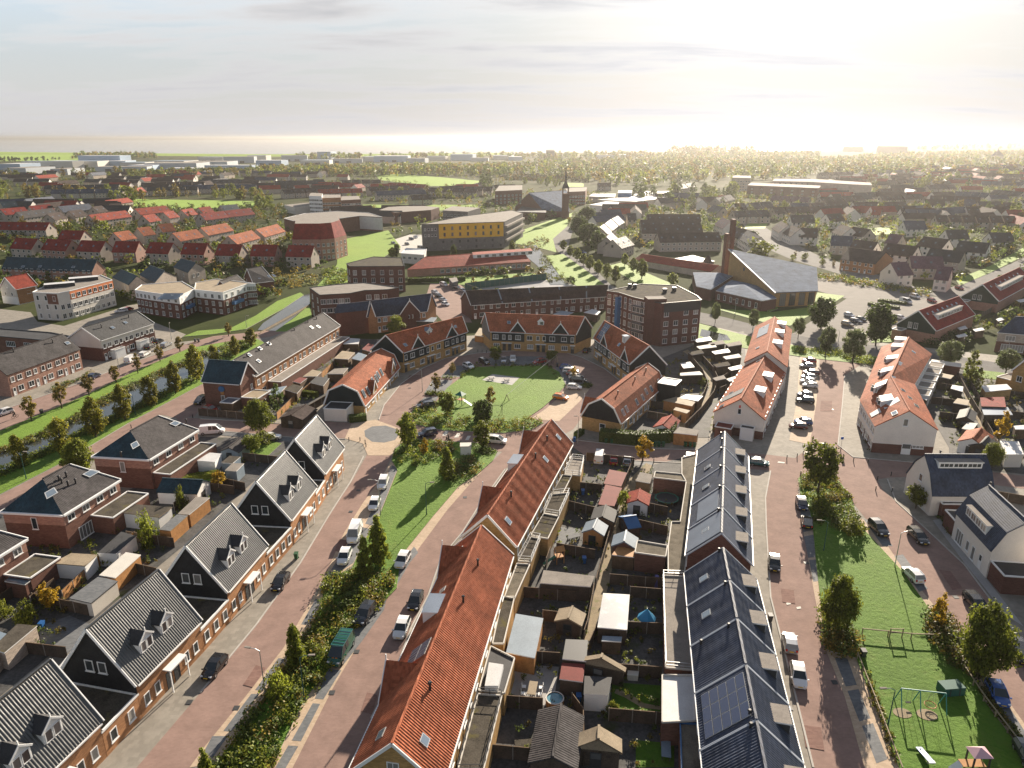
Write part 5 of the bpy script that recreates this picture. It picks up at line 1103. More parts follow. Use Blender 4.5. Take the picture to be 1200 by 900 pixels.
# --- single trees one can point at
tree('oval', (478,525), 'rounded green street tree on the corner of the brick crossing', 485, wpx=24)
tree('yellow', (497,537), 'small bright yellow tree in the green island, near the brick crossing', 513, wpx=11)
tree('conegreen', (524,562), 'bushy dark conical tree in shrubs, north end of the western lawn', 524, wpx=20)
tree('oval', (565,527), 'olive tree between white utility box and white minivan', 494, wpx=22)
tree('sapling', (511,461), 'small round sapling between parking bays, west of the green', 437, wpx=13)
tree('street', (524,490), 'dark tree beside the climbing frame in the green', 459, wpx=18)
tree('sapling', (575,480), 'slim pale sapling on the lawn of the green', 451, wpx=12)
tree('dark', (566,499), 'dark round tree at the swing, south edge of the green', 469, wpx=21)
tree('sapling', (530,441), 'tiny sapling in the hedge between two parking bays by the green', 424, wpx=8)
tree('street', (581,425), 'small round tree by two white cars, north edge of the green', 405, wpx=13); tree('street', (646,425), 'small dark tree beside the red car, north edge of the green', 410, wpx=13)
tree('yellow', (673,444), 'small yellow tree among the line of parked cars at the green', 430, wpx=9)
tree('conegreen', (428,676), 'dark conical tree on the western lawn, shorter of the pair by the white van', 630, wpx=19); tree('conegreen', (444,663), 'dark conical tree on the western lawn, taller of the pair by the white van', 606, wpx=25)
tree('conegreen', (348,783), 'conical tree in the hedge island near the green van', 731, wpx=24); tree('bush', (328,822), 'large round green shrub behind the street lamp in the hedge island', 790, wpx=34, name='shrub', cat='shrub')
tree('conegreen', (244,925), 'pointed yellowish shrub at the lower frame edge of the hedge island', 878, wpx=20)
tree('yellow', (753,541), 'small olive yellow tree on the pavement between gardens and hedge', 512, wpx=20)
tree('maple', (305,508), 'spreading green tree beside the white pick-up', 470, wpx=32); tree('conifer', (327,486), 'slim dark conifer behind the yellow timber fence', 450, wpx=13)
for i, (x, y, t, w, l) in enumerate([(25,548,510,19, 'beside the lamp at the frame edge'),(75,533,488,24, 'above the hipped house with flue cluster'),(113,513,467,26, 'below the slim roadside saplings'),(147,493,451,23, 'beside the lamp post in the bank'),(178,477,440,20, 'above the hipped house by the van'),(206,462,424,19, 'between teal house and hipped house'),(231,447,405,20, 'closest to the teal corner house')]):
 tree('cone', (x, y), 'autumn tinted conical tree on the canal bank '+l, t, wpx=w, group='autumn trees along the canal')
for x, y, t, w, l in [(251,425,404,13, 'slim'),(276,418,394,13, 'taller slim'),(295,406,385,15, 'broader')]: tree('cone', (x, y), l+' autumn tree at the north end of the canal behind the grey row', t, wpx=w)
for i, (x, y, t, w, l) in enumerate([(37,494,462,15, 'before the pink brick row corner'),(73,479,448,14, 'before the pink row front doors'),(105,464,439,13, 'beside the dark parked car'),(136,449,427,12, 'before the dark brick row'),(162,438,414,10, 'below the white parked van'),(188,424,404,10, 'beside the silver pick-up'),(211,412,393,10, 'before the white-topped flats'),(268,394,378,9, 'at the canal end')]):
 tree('sapling', (x, y), 'slim young roadside tree '+l, t, wpx=w, group='young trees along the canal road')
tree('street', (958,578), 'round green tree in the flower bed at the crossing', 519, wpx=37)
tree('maple', (980,742), 'broad green tree at the west edge of the eastern lawn', 679, wpx=43); tree('maple', (1147,796), 'large wide tree over the blue car, eastern lawn', 714, wpx=60); tree('yellow', (1098,738), 'small yellow tree by the low rail fence of the eastern lawn', 697, wpx=15)
tree('poplar', (1135,453), 'tall lime green columnar tree in the eastern gardens', 412, wpx=14); tree('poplar', (1144,458), 'shorter lime columnar tree beside the tall one in the eastern gardens', 431, wpx=9)
for x, y, t, w, l in [(1111,430,401,25, 'at the street behind the bent orange row'),(1178,439,411,22, 'near the yellow brick house'),(999,426,387,27, 'largest of the file, at the top of the parking street'),(967,419,384,18, 'beside the church car park entrance'),(935,397,373,13, 'behind the far box dormers'),(882,387,363,11, 'before the church lawn'),(838,379,356,10, 'below the church annexe')]:
 tree('willow', (x, y), 'grey green pollard willow '+l, t, wpx=w, group='pollard willows along the church road')
tree('dark', (962,386), 'large dark tree at the corner of the church car park', 350, wpx=27); tree('dark', (1026,405), 'large dark tree on the small lawn of the church car park', 356, wpx=30)
tree('yellow', (1170,520), 'yellow green tree in the gardens behind the bent row', 484, wpx=19); tree('maple', (1161,548), 'small round lime tree by the white flat garage', 521, wpx=24, H=None)
tree('yellow', (62,716), 'bright yellow bush beside the timber shed gardens', 682, wpx=22); tree('lime', (32,732), 'lime green bush in the garden under the glass veranda', 706, wpx=25, name='shrub', cat='shrub'); tree('lime', (2,728), 'yellow green bush cut by the frame edge', 704, wpx=24, name='shrub', cat='shrub')
tree('maple', (95,556), 'spreading green tree between the two hipped houses', 517, wpx=36); tree('street', (296,532), 'leafy garden tree behind the white pick-up', 510, wpx=20); tree('lime', (308,520), 'lime shrub along the garden edge by the pick-up', 507, wpx=26, name='shrub', cat='shrub'); tree('yellow', (257,574), 'yellow green garden bush near the teal shed', 552, wpx=16); tree('lime', (215,598), 'lime garden bush before the teal roofed shed', 570, wpx=14); tree('bush', (175,640), 'green climber bush over the white shed wall', 605, wpx=24, name='shrub', cat='shrub')
tree('street', (1073,596), 'small tree at the corner of the pale dormer house', 568, wpx=21); tree('bush', (730,598), 'leafy bush beside the blue garden pavilion', 576, wpx=16, name='shrub', cat='shrub'); tree('lime', (718,837), 'ball shaped lime bush in a dark garden', 823, wpx=14, name='shrub', cat='shrub'); tree('bush', (677,690), 'low olive bush in a narrow garden', 676, wpx=14, name='shrub', cat='shrub'); tree('lime', (845,505), 'bushy lime hedge tree behind the carport', 486, wpx=28, name='shrub', cat='shrub'); tree('lime', (824,452), 'garden shrub in the curve of the alley fence', 444, wpx=13, name='shrub', cat='shrub'); tree('lime', (396,428), 'lime bush among the sheds behind the gambrel row', 420, wpx=14, name='shrub', cat='shrub'); tree('street', (465,398), 'olive tree in front of the blue slate row', 370, wpx=18)
tree('bush', (962,600), 'dark green shrub behind the two parked cars, crossing bed', 585, wpx=26, name='shrub', cat='shrub'); tree('lime', (1000,626), 'bright shrub at the north end of the eastern lawn', 608, wpx=30, name='shrub', cat='shrub')
# avenue to the far church, and the bowl of trees beside it
for i, (x, y, t, w) in enumerate([(660,294,281,8),(668,301,288,9),(676,306,291,10),(684,311,297,10),(691,317,300,11)]): tree('oval', (x, y), '%s tree from the far church in the western file of the canal avenue' % ORD[i], t, wpx=w, group='avenue trees west file')
for i, (x, y, t, w) in enumerate([(701,322,305,11),(711,327,309,12),(721,332,312,12),(732,312,297,9),(742,319,302,11),(752,327,304,14),(788,336,320,13)]): tree('oval', (x, y), '%s tree counted from the canal in the eastern file of the avenue' % ORD[i], t, wpx=w, group='avenue trees east file')
for x, y, t, w, l in [(688,265,244,22, 'tallest'),(679,278,254,20, 'darkest'),(690,288,262,24, 'broadest'),(700,296,272,18, 'lowest')]: tree('dark', (x, y), l+' dark tree of the clump beside the avenue', t, wpx=w, group='dark clump beside the avenue')
tree('faryellow', (888,302), 'yellow green tree behind the church roof', 280, wpx=30); tree('fargreen', (905,318), 'bushy green tree peeping over the church roof corner', 306, wpx=20)
tree('dark', (532,307), 'dark slim tree in the lawn by the flats with purple roof', 288, wpx=7); tree('dark', (465,302), 'dark conifer at the car park of the yellow panelled block', 286, wpx=7)
for x, y, t, w, l in [(460,303,290,10, 'west of'),(600,300,282,8, 'east of'),(612,305,290,9, 'below')]: tree('oval', (x, y), 'small tree '+l+' the red roofed school', t, wpx=w)
# beds and reeds
BED1 = [(253,897),(300,832),(333,783),(362,742),(379,705),(377,688),(384,678),(412,670),(430,672),(452,674),(464,688),(440,716),(412,742),(384,788),(356,822),(322,893),(300,940),(225,940)]
shrubs(BED1,1.5,430,.30, ['leafdark', 'leafbrown', 'leaf', 'leaflime', 'leafdark'], per=40, clump=.95, seed=2)
shrubs([(460,540),(463,527),(478,516),(515,519),(520,532),(500,545),(475,548)], 1.1,120,.26, ['leafdark', 'leaf'], per=36, clump=.8, seed=3)
shrubs([(516,552),(530,545),(548,538),(562,542),(563,552),(548,562),(530,566)], 1.6,80,.26, ['leafbrown', 'leafdark'], per=36, clump=.9, seed=4); shrubs([(510,520),(530,521),(536,530),(524,535),(508,530)], 1.5,50,.26, ['leafbrown', 'leafdark', 'leafyellow'], per=34, seed=5); shrubs([(555,523),(580,528),(577,534),(556,532)], 1.0,36,.24, ['leafdark'], per=34, seed=6)
shrubs([(480,486),(490,478),(506,478),(520,487),(548,492),(575,491),(598,493),(622,490),(636,496),(622,504),(590,508),(520,505),(488,498)], 1.5,190,.28, ['leaf', 'leafbrown', 'leaflime', 'leafdark'], per=38, clump=.95, seed=7)
for k, q in enumerate(([(490,477),(514,478),(516,473),(492,472)],[(497,464),(514,464),(522,461),(500,460)],[(517,444),(541,444),(553,434),(565,429),(560,425),(548,433),(536,441),(516,441)],[(577,428),(641,427),(654,436),(662,446),(656,447),(640,431),(577,432)],[(684,450),(694,452),(690,456),(682,454)])): shrubs(q, .8,46,.22, ['leafdark', 'leaf'], per=30, clump=.5, seed=20+k)
shrubs([(936,562),(941,557),(976,558),(996,584),(1000,594),(980,592),(950,592),(940,580)], 1.1,130,.26, ['leafbrown', 'leaflime', 'leafbrown', 'leaf'], per=38, clump=.85, seed=8); shrubs([(948,592),(990,592),(1004,606),(1012,622),(985,624),(955,616)], 1.3,90,.26, ['leaf', 'leafdark', 'leaflime'], per=36, clump=.9, seed=9)
shrubs([(963,722),(985,735),(1005,750),(1005,772),(985,772),(966,760)], 2.0,90,.28, ['leafdark', 'leafbrown'], per=40, clump=1., seed=10); shrubs([(1083,724),(1100,716),(1118,735),(1155,790),(1150,800),(1115,780),(1090,755)], 1.8,130,.28, ['leafdark', 'leafbrown', 'leaf'], per=40, clump=1., seed=11)
shrubs([(1010,786),(1016,786),(1058,900),(1050,900)], .6,60,.22, ['leafbrown', 'leaflime'], per=18, clump=.4, seed=12); shrubs([(1142,802),(1150,805),(1200,870),(1200,882)], .7,80,.24, ['leafdark', 'leafbrown', 'leaflime'], per=24, clump=.5, seed=13)
shrubs([(-40,553),(0,527),(57,504),(99,482),(120,468),(147,455),(187,436),(213,425),(240,412),(246,416),(213,431),(187,442),(147,461),(99,489),(57,512),(0,533),(-40,560)], 1.2,420,.34, ['reed', 'leafbrown', 'reed', 'leaf'], per=26, clump=1., seed=14)
shrubs([(-40,588),(0,552),(60,523),(120,494),(180,466),(225,442),(250,427),(257,430),(225,448),(180,472),(120,502),(60,531),(0,561),(-40,598)], 1.0,420,.36, ['leafdark', 'leaf', 'leafdark'], per=26, clump=1.1, seed=15)
shrubs([(250,412),(262,404),(290,400),(300,402),(275,418),(258,428)], 1.2,100,.4, ['reed', 'leaf'], per=22, clump=1.2, seed=16)
shrubs([(325,323),(370,322),(372,334),(340,338),(322,334)], 1.2,120,.6, ['leafbrown', 'reed'], per=20, clump=1.6, seed=17); shrubs([(378,320),(398,312),(412,320),(405,332),(385,338)], 2.0,80,.7, ['leaf', 'leafdark', 'leaflime'], per=20, clump=1.8, seed=18)
shrubs([(935,408),(985,411),(1015,420),(1050,424),(1050,430),(1010,428),(980,418),(932,414)], 1.3,150,.36, ['leafdark', 'leaf', 'leaflime'], per=24, clump=1.1, seed=19); shrubs([(958,322),(1000,327),(1060,338),(1090,344),(1088,349),(1000,334),(955,327)], 2.2,150,.6, ['leafdark', 'leafbrown', 'leaf'], per=20, clump=1.4, seed=30)
shrubs([(640,330),(664,333),(660,322),(645,305),(636,298),(628,300)], 1.3,60,.5, ['reed', 'leaf'], per=18, clump=1.2, seed=31); shrubs([(604,290),(640,276),(644,284),(620,300)], 2., 60,.6, ['reed', 'leafbrown'], per=18, clump=1.5, seed=32); shrubs([(1085,405),(1125,412),(1140,400),(1100,385)], 3., 80,.5, ['leafdark'], per=24, clump=1.5, seed=33)
for k, q in enumerate(([(1098,606),(1113,606),(1128,636),(1112,628)],[(1022,502),(1030,525),(1020,532),(1012,512)],[(900,470),(912,440),(918,442),(906,480)],[(60,455),(100,440),(108,434),(112,438),(66,462)])): shrubs(q, 1.0,46,.26, ['leafdark', 'leafbrown'], per=26, clump=.6, seed=40+k)
# clipped hedges
hedge([(703,516),(745,520),(783,517)], 2.6,2.2, 'tall clipped dark hedge round the garden of the black gambrel gable', size=.2); hedge([(783,517),(787,505)], 2.6,2.2, 'short return of the clipped hedge beside the garden alley', size=.2)
hedge([(675,513),(682,508)], 1.2,1.2, 'small clipped hedge at the corner of the gambrel row'); hedge([(410,494),(429,492)], 1.5,2.0, 'dark box hedge before the pale annexe of the west gambrel row')
hedge([(213,565),(258,558)], 1.2,1.6, 'yellow green garden hedge behind the white marquee', m='leaflime'); hedge([(228,552),(240,546)], 1.2,1.4, 'short yellow green hedge beside the white marquee', m='leaflime'); hedge([(340,463),(372,466)], 1.6,1.2, 'thin hedge on the garden wall behind the carport with teal frame', m='leaf')
hedge([(1018,357),(1053,362)], 1.0,2.6, 'low clipped hedge strip in the church car park, near side', dens=12, size=.3); hedge([(1029,353),(1062,357)], 1.0,2.0, 'low clipped hedge strip in the church car park, far side', dens=12, size=.3); hedge([(478,331),(545,329)], 2.0,3.0, 'long dark hedge below the red roofed school', dens=10, size=.4)
# ------------------------------------------------------------------ vehicles
def paint(name, col, metal=.0): return plain('car paint '+name, col, .22,.5, metal, .6)
PAINT = dict(white=paint('white', (.75,.75,.75)), black=paint('black', (.012,.012,.014)), dark=paint('dark grey', (.035,.038,.045), .3), navy=paint('navy', (.015,.025,.07)), blue=paint('blue', (.03,.09,.30)), red=paint('red', (.30,.018,.02)), maroon=paint('maroon', (.13,.02,.018)), orange=paint('orange', (.72,.20,.01)), silver=paint('silver', (.42,.43,.45), .5), green=paint('green', (.012,.09,.055)), teal=paint('teal', (.02,.11,.12)), gold=paint('sand', (.40,.33,.24), .3), yellow=paint('yellow', (.6,.42,.03)))
TYRE = plain('tyre rubber', (.015,.015,.016), .8,.2); RIM = plain('alloy wheel', (.5,.5,.52), .3,.5,.7); LAMPM = plain('headlamp lens', (.7,.72,.75), .08,.8); TAILM = plain('tail lamp lens', (.45,.01,.01), .15,.6); PLATE = plain('yellow number plate', (.75,.5,.02), .5); TRIMM = plain('black trim', (.02,.02,.02), .6)
# profile stations: (x, belt z, half width, roof z or None, roof half width); x from rear to front
CARS = dict(
hatch=(4.05,.86, [(-2.0,.80,.74),(-1.88,.92,.84),(-1.2,.93,.87),(0,.91,.88),(.75,.90,.87),(1.45,.80,.85),(1.85,.68,.78),(2.02,.56,.62)],[(-1.93,.93),(-1.55,1.42),(-.6,1.5),(.25,1.44),(1.05,.90)]),
estate=(4.7,.88, [(-2.33,.82,.76),(-2.2,.95,.86),(-1.2,.95,.89),(.2,.93,.9),(.9,.91,.88),(1.75,.80,.86),(2.15,.68,.78),(2.35,.55,.62)],[(-2.26,.95),(-2.0,1.42),(-.8,1.5),(.35,1.44),(1.2,.91)]),
suv=(4.5,.92, [(-2.22,.88,.80),(-2.1,1.05,.88),(-1.2,1.06,.92),(.2,1.03,.92),(.9,1.02,.9),(1.65,.93,.88),(2.05,.80,.80),(2.25,.62,.66)],[(-2.15,1.05),(-1.85,1.62),(-.7,1.70),(.3,1.63),(1.1,1.02)]),
mpv=(4.5,.9, [(-2.22,.85,.80),(-2.1,1.0,.87),(-1.2,1.02,.9),(.2,1.0,.91),(.95,.97,.9),(1.7,.85,.87),(2.08,.7,.79),(2.25,.55,.64)],[(-2.16,1.0),(-1.95,1.66),(-.7,1.74),(.5,1.64),(1.45,.97)]),
van=(5.3,.98, [(-2.62,.95,.92),(-2.55,1.15,.96),(-1.2,1.15,.98),(.4,1.15,.98),(1.5,1.12,.97),(2.1,1.0,.93),(2.5,.82,.85),(2.66,.6,.7)],[(-2.58,1.15),(-2.45,2.0),(-.6,2.08),(1.05,2.0),(2.0,1.12)]),
)
CMESH = {}
def car_meshes(kind):
 if kind in CMESH: return CMESH[kind]
 Lc, hw, st, cab = CARS[kind]; body = MB(); P0 = PAINT['white']
 def sec(x, zb, w): return [(x, -w*.93,.26),(x, -w, .45),(x, -w, zb-.16),(x, -w*.95, zb-.02),(x, -w*.55, zb+.03),(x, w*.55, zb+.03),(x, w*.95, zb-.02),(x, w, zb-.16),(x, w, .45),(x, w*.93,.26)]
 S = [sec(*s) for s in st]
 for a, b in zip(S, S[1:]):
  for i in range(9): body.poly([a[i], b[i], b[i+1], a[i+1]], P0)
  body.poly([a[9], b[9], b[0], a[0]], TRIMM)
 body.poly(S[0], P0); body.poly(list(reversed(S[-1])), P0)
 g = MB(); w0 = hw*.94; w1 = hw*.76
 cs = [(x, z, w0 if z < cab[1][1]-.2 else w1) for x, z in cab]; zb = lambda x: min((abs(x-s[0]), s[1]) for s in st)[1]
 wall = []
 for x, z, w in cs: wall.append(([(x, -w, z),(x, w, z)]))
 base = [[(x, -w0, zb(x)-.02),(x, w0, zb(x)-.02)] for x, _, _ in cs]
 roofb = MB()
 for i in range(len(cs)-1):
  (l0, r0),(l1, r1) = wall[i], wall[i+1]; (bl0, br0),(bl1, br1) = base[i], base[i+1]
  isglass = i in (0, len(cs)-2)
  (g if isglass and not (kind == 'van' and i == 0) else body).poly([l0, l1, r1, r0], M['glass'] if isglass and not (kind == 'van' and i == 0) else P0)
  gl = not (kind == 'van' and i < len(cs)-3)
  (g if gl else body).poly([bl0, bl1, l1, l0], M['glass'] if gl else P0); (g if gl else body).poly([br1, br0, r0, r1], M['glass'] if gl else P0)
 def bar(p, q, w=.07): body.beam(p, q, w, w, P0)
 for sgn in (0,1):
  pts = [wall[i][sgn] for i in range(len(cs))]
  for a, b in zip(pts, pts[1:]): bar(a, b, .08)
  for i in ((1,2) if kind != 'hatch' else (2,)):
   x = (cs[i][0]+cs[i+1][0])/2 if i == 2 else cs[i][0]; z = (cs[i][1]+cs[i+1][1])/2 if i == 2 else cs[i][1]; s = -1 if sgn == 0 else 1; bar((x, s*w1, z),(x, s*w0, zb(x)), .08)
 m = MB()
 for s in (-1,1): m.hexa([(.95, s*(hw+.02), .95),(1.1, s*(hw+.02), .95),(1.1, s*(hw+.2), .97),(.95, s*(hw+.2), .97)],[(.95, s*(hw+.02), .8),(1.1, s*(hw+.02), .8),(1.1, s*(hw+.2), .82),(.95, s*(hw+.2), .82)], P0)
 w = MB(); R0 = .32 if kind not in ('suv', 'van') else .35
 N_ = 14; ring = [(R0*cos(2*pi*i/N_), R0*sin(2*pi*i/N_)) for i in range(N_)]; r2 = [(x*.64, y*.64) for x, y in ring]
 for i in range(N_):
  j = (i+1) % N_; w.poly([(ring[i][0], -.1, ring[i][1]),(ring[j][0], -.1, ring[j][1]),(ring[j][0], .1, ring[j][1]),(ring[i][0], .1, ring[i][1])], TYRE)
  for s in (-.1,.1): w.poly([(ring[i][0], s, ring[i][1]),(ring[j][0], s, ring[j][1]),(r2[j][0], s, r2[j][1]),(r2[i][0], s, r2[i][1])], TYRE)
 for s in (-.085,.085): w.poly([(x, s, y) for x, y in r2], RIM)
 xf, xr = st[-1][0], st[0][0]; zl = st[-2][1]
 def lens(x0, x1, y0, y1, z0, z1, mm): b = MB(); b.hexa([(x0, y0, z0),(x0, y1, z0),(x0, y1, z1),(x0, y0, z1)],[(x1, y0, z0),(x1, y1, z0),(x1, y1, z1),(x1, y0, z1)], mm); return b.mesh('lens', uv=False)
 hl = lens(xf-.28, xf-.05,-.17,.17, zl-.12, zl+.02, LAMPM); tl = lens(xr-.03, xr+.18,-.12,.12, st[0][1]-.2, st[0][1]+.08, TAILM); pf = lens(xf-.02, xf+.02,-.26,.26,.42,.53, PLATE); pr = lens(xr-.03, xr+.01,-.26,.26,.5,.61, PLATE)
 CMESH[kind] = dict(body=body.mesh('car_body', uv=False), glass=g.mesh('car_windows', uv=False), mirror=m.mesh('mirrors', uv=False), wheel=w.mesh('car_wheel', uv=False), hl=hl, tl=tl, pf=pf, pr=pr, hw=hw, ax=(xr+.78, xf-.85), R0=R0, lx=hw*.66)
 return CMESH[kind]
def vehicle(kind, colr, at_, to, label, group='cars parked and driving in the streets', name='parked_car', cat='car', detail=True, z=.05):
 """at_: photo point under the middle of the car; to: photo point its nose is turned towards."""
 g = G(*at_); q = G(*to); d = q-g; c = car_meshes(kind); e = empty(name, (g.x, g.y, z), label, cat, group, rz=atan2(d.y, d.x))
 o = inst('body', c['body'], e)
 def col(o):
  for i, s in enumerate(o.material_slots):
   if s.material == PAINT['white']: s.link = 'OBJECT'; s.material = PAINT[colr]
 col(o); inst('windows' if False else 'glazing', c['glass'], e)
 for x in c['ax']:
  for s in (-1,1): inst('wheel', c['wheel'], e, (x, s*(c['hw']-.08), c['R0']-.01))
 if detail:
  col(inst('wing_mirror', c['mirror'], e))
  for s in (-1,1): inst('headlight', c['hl'], e, (0, s*c['lx'], 0)); inst('tail_light', c['tl'], e, (0, s*c['lx']*1.1,0))
  inst('number_plate', c['pf'], e); inst('number_plate', c['pr'], e)
 return e
Vh = vehicle
Vh('hatch', 'black', (252,786),(236,806), 'black hatchback parked half on the pavement before the steep houses'); Vh('hatch', 'black', (329,686),(316,705), 'black car farther up the western street beside the brick corner wall')
Vh('hatch', 'white', (404,656),(398,670), 'white hatchback parked just behind the white van'); Vh('van', 'white', (416,629),(409,648), 'white van parked in the western street by the conical trees', name='parked_van', cat='van'); Vh('hatch', 'white', (439,594),(434,606), 'white hatchback second from the crossing in the western street'); Vh('estate', 'white', (449,569),(445,580), 'white car closest to the crossing in the western street')
Vh('suv', 'dark', (428,724),(414,744), 'dark grey estate parked nose to tail with the green van'); e = Vh('van', 'green', (400,767),(388,788), 'green van with pale roof rack and orange bonnet stripes', name='parked_van', cat='van')
b = MB()
for i in range(7): b.beam((-2.3+i*.55,-.8,2.2),(-2.3+i*.55,.8,2.2), .1,.06, PAINT['teal'])
for s in (-.8,.8): b.beam((-2.4, s, 2.16),(1.1, s, 2.16), .07,.07, PAINT['teal'])
o = b.build('roof_rack', uv=False); o.parent = e
b = MB()
for s in (-.22,.22): b.poly([(1.55, s-.14,1.165),(2.1, s-.14,1.05),(2.1, s+.14,1.05),(1.55, s+.14,1.165)], PAINT['orange'])
o = b.build('bonnet_stripe', uv=False); o.parent = e
Vh('hatch', 'white', (471,740),(465,755), 'white hatchback beside the orange row, street side of the solar array'); Vh('hatch', 'black', (487,708),(481,724), 'black hatchback close to the orange row, ahead of the white one'); Vh('hatch', 'white', (472,660),(464,674), 'white hatchback parked at the east edge of the western lawn')
Vh('suv', 'navy', (501,511),(490,513), 'dark blue car at the corner tree of the crossing'); Vh('mpv', 'white', (582,519),(592,520), 'white minivan leaving the green behind the olive tree', name='minivan', cat='minivan'); Vh('suv', 'dark', (499,478),(489,479), 'dark car in the bay beside the climbing frame')
Vh('hatch', 'white', (549,431),(556,434), 'white hatchback in the north-west bay of the green'); Vh('estate', 'black', (568,426),(576,430), 'black estate next to the small tree at the green'); Vh('hatch', 'silver', (590,424),(590,427), 'silver car reversed against the lawn of the green'); Vh('hatch', 'white', (601,423),(601,427), 'white car beside the silver one at the green'); Vh('hatch', 'red', (632,426),(626,427), 'red hatchback in the north bay of the green')
for i, (x, y, k, c, l) in enumerate([(664,433, 'hatch', 'blue', 'blue car at the far end of the line by the green'),(669,437, 'estate', 'white', 'white estate next to the blue car by the green'),(672,440.5, 'hatch', 'maroon', 'dark red car in the line by the green'),(675,444, 'hatch', 'white', 'white car behind the yellow sapling by the green'),(678,447.5, 'mpv', 'black', 'black people carrier in the line by the green'),(673,456, 'hatch', 'white', 'white hatchback next to the black people carrier'),(657,468, 'hatch', 'orange', 'bright orange hatchback at the open end of the bays')]): Vh(k, c, (x, y),(x+9, y+.6 if i < 6 else y+1.5), l)
Vh('hatch', 'black', (688,413),(694,409), 'black car against the side wall of the orange row north of the green')
Vh('van', 'white', (702.5,539),(705,528), 'white van with blue rear behind the garden fence', name='parked_van', cat='van'); Vh('hatch', 'red', (719.5,542),(721,532), 'red car between white van and white car behind the garden fence'); Vh('hatch', 'white', (735,543),(736,533), 'white car behind the garden fence near the alley'); Vh('van', 'white', (808,543),(809,533), 'white van whose roof shows above the white parapet', name='parked_van', cat='van'); Vh('hatch', 'teal', (889,545),(898,546), 'dark teal car at the corner of the black tiled row')
Vh('van', 'white', (249,508),(263,507), 'white delivery van with blue rear doors beside the hipped house', name='parked_van', cat='van'); Vh('estate', 'white', (317,515),(328,514), 'white pick-up under the spreading tree'); Vh('suv', 'dark', (236,472),(229,476), 'dark car on the canal road beside the teal house'); Vh('hatch', 'red', (247,482),(258,484), 'red car behind the low fence of the teal house')
Vh('van', 'white', (155,424),(163,420), 'white van parked before the dark brick row', name='parked_van', cat='van'); Vh('estate', 'white', (170,417),(177,413), 'white estate in front of the dark brick row'); Vh('estate', 'silver', (195,406),(203,402), 'silver pick-up by the white-topped flats'); Vh('suv', 'dark', (176,408),(183,404), 'dark car next to the silver pick-up'); Vh('hatch', 'black', (186,402),(193,399), 'black car behind the silver pick-up'); Vh('hatch', 'navy', (111,443),(119,439), 'dark blue car before the pink brick row corner'); Vh('hatch', 'white', (5,486),(-4,489), 'white car cut by the frame edge on the canal road')
Vh('estate', 'white', (142,366),(135,367), 'white car before the orange-topped flats'); Vh('hatch', 'red', (151,364),(158,362), 'red car beside the white one at the orange-topped flats')
Vh('hatch', 'navy', (939,594),(942,603), 'dark blue car in the bay beside the crossing flower bed'); Vh('hatch', 'black', (945,615),(943,604), 'black car in the bay behind the dark blue one'); Vh('hatch', 'black', (907,664),(908,676), 'black car driving down the eastern street'); Vh('hatch', 'silver', (925,757),(922,740), 'silver car, upper of the two parked along the black tiled row'); Vh('hatch', 'white', (935,796),(938,812), 'white car, lower of the two parked along the black tiled row')
Vh('suv', 'dark', (1029,623),(1038,632), 'dark car at the north tip of the eastern lawn'); Vh('estate', 'black', (1075,632),(1083,640), 'black estate before the pale gambrel houses'); Vh('hatch', 'white', (1069,677),(1060,668), 'white hatchback beside the eastern lawn lamp'); Vh('estate', 'black', (1143,711),(1153,722), 'black car on the pavement before the brown garage'); Vh('suv', 'black', (1192,768),(1199,782), 'black car behind the wide tree at the frame edge'); Vh('hatch', 'blue', (1168,817),(1177,834), 'bright blue car under the wide tree'); Vh('hatch', 'dark', (1203,890),(1212,906), 'grey car cut by the frame edge below the blue one')
for x, y, k, c, l in [(948,425, 'hatch', 'red', 'red car at the top of the parking row'),(945,431, 'hatch', 'silver', 'silver car next to the topmost red one'),(950,439, 'estate', 'maroon', 'dark red estate in the parking row'),(947,444, 'hatch', 'silver', 'grey car between estate and white cars'),(946,449, 'hatch', 'white', 'white car, upper of the white pair in the row'),(949,454, 'hatch', 'white', 'white car, lower of the white pair in the row'),(943,465, 'hatch', 'navy', 'dark blue car in the middle of the parking row'),(943,472, 'suv', 'dark', 'dark off-roader in the middle of the parking row'),(941,497, 'hatch', 'blue', 'blue car at the bottom of the parking row'),(935,502, 'hatch', 'maroon', 'dark red car at the bottom of the parking row')]: Vh(k, c, (x, y),(x-9, y-.8), l+' beside the white-walled orange row', detail=False)
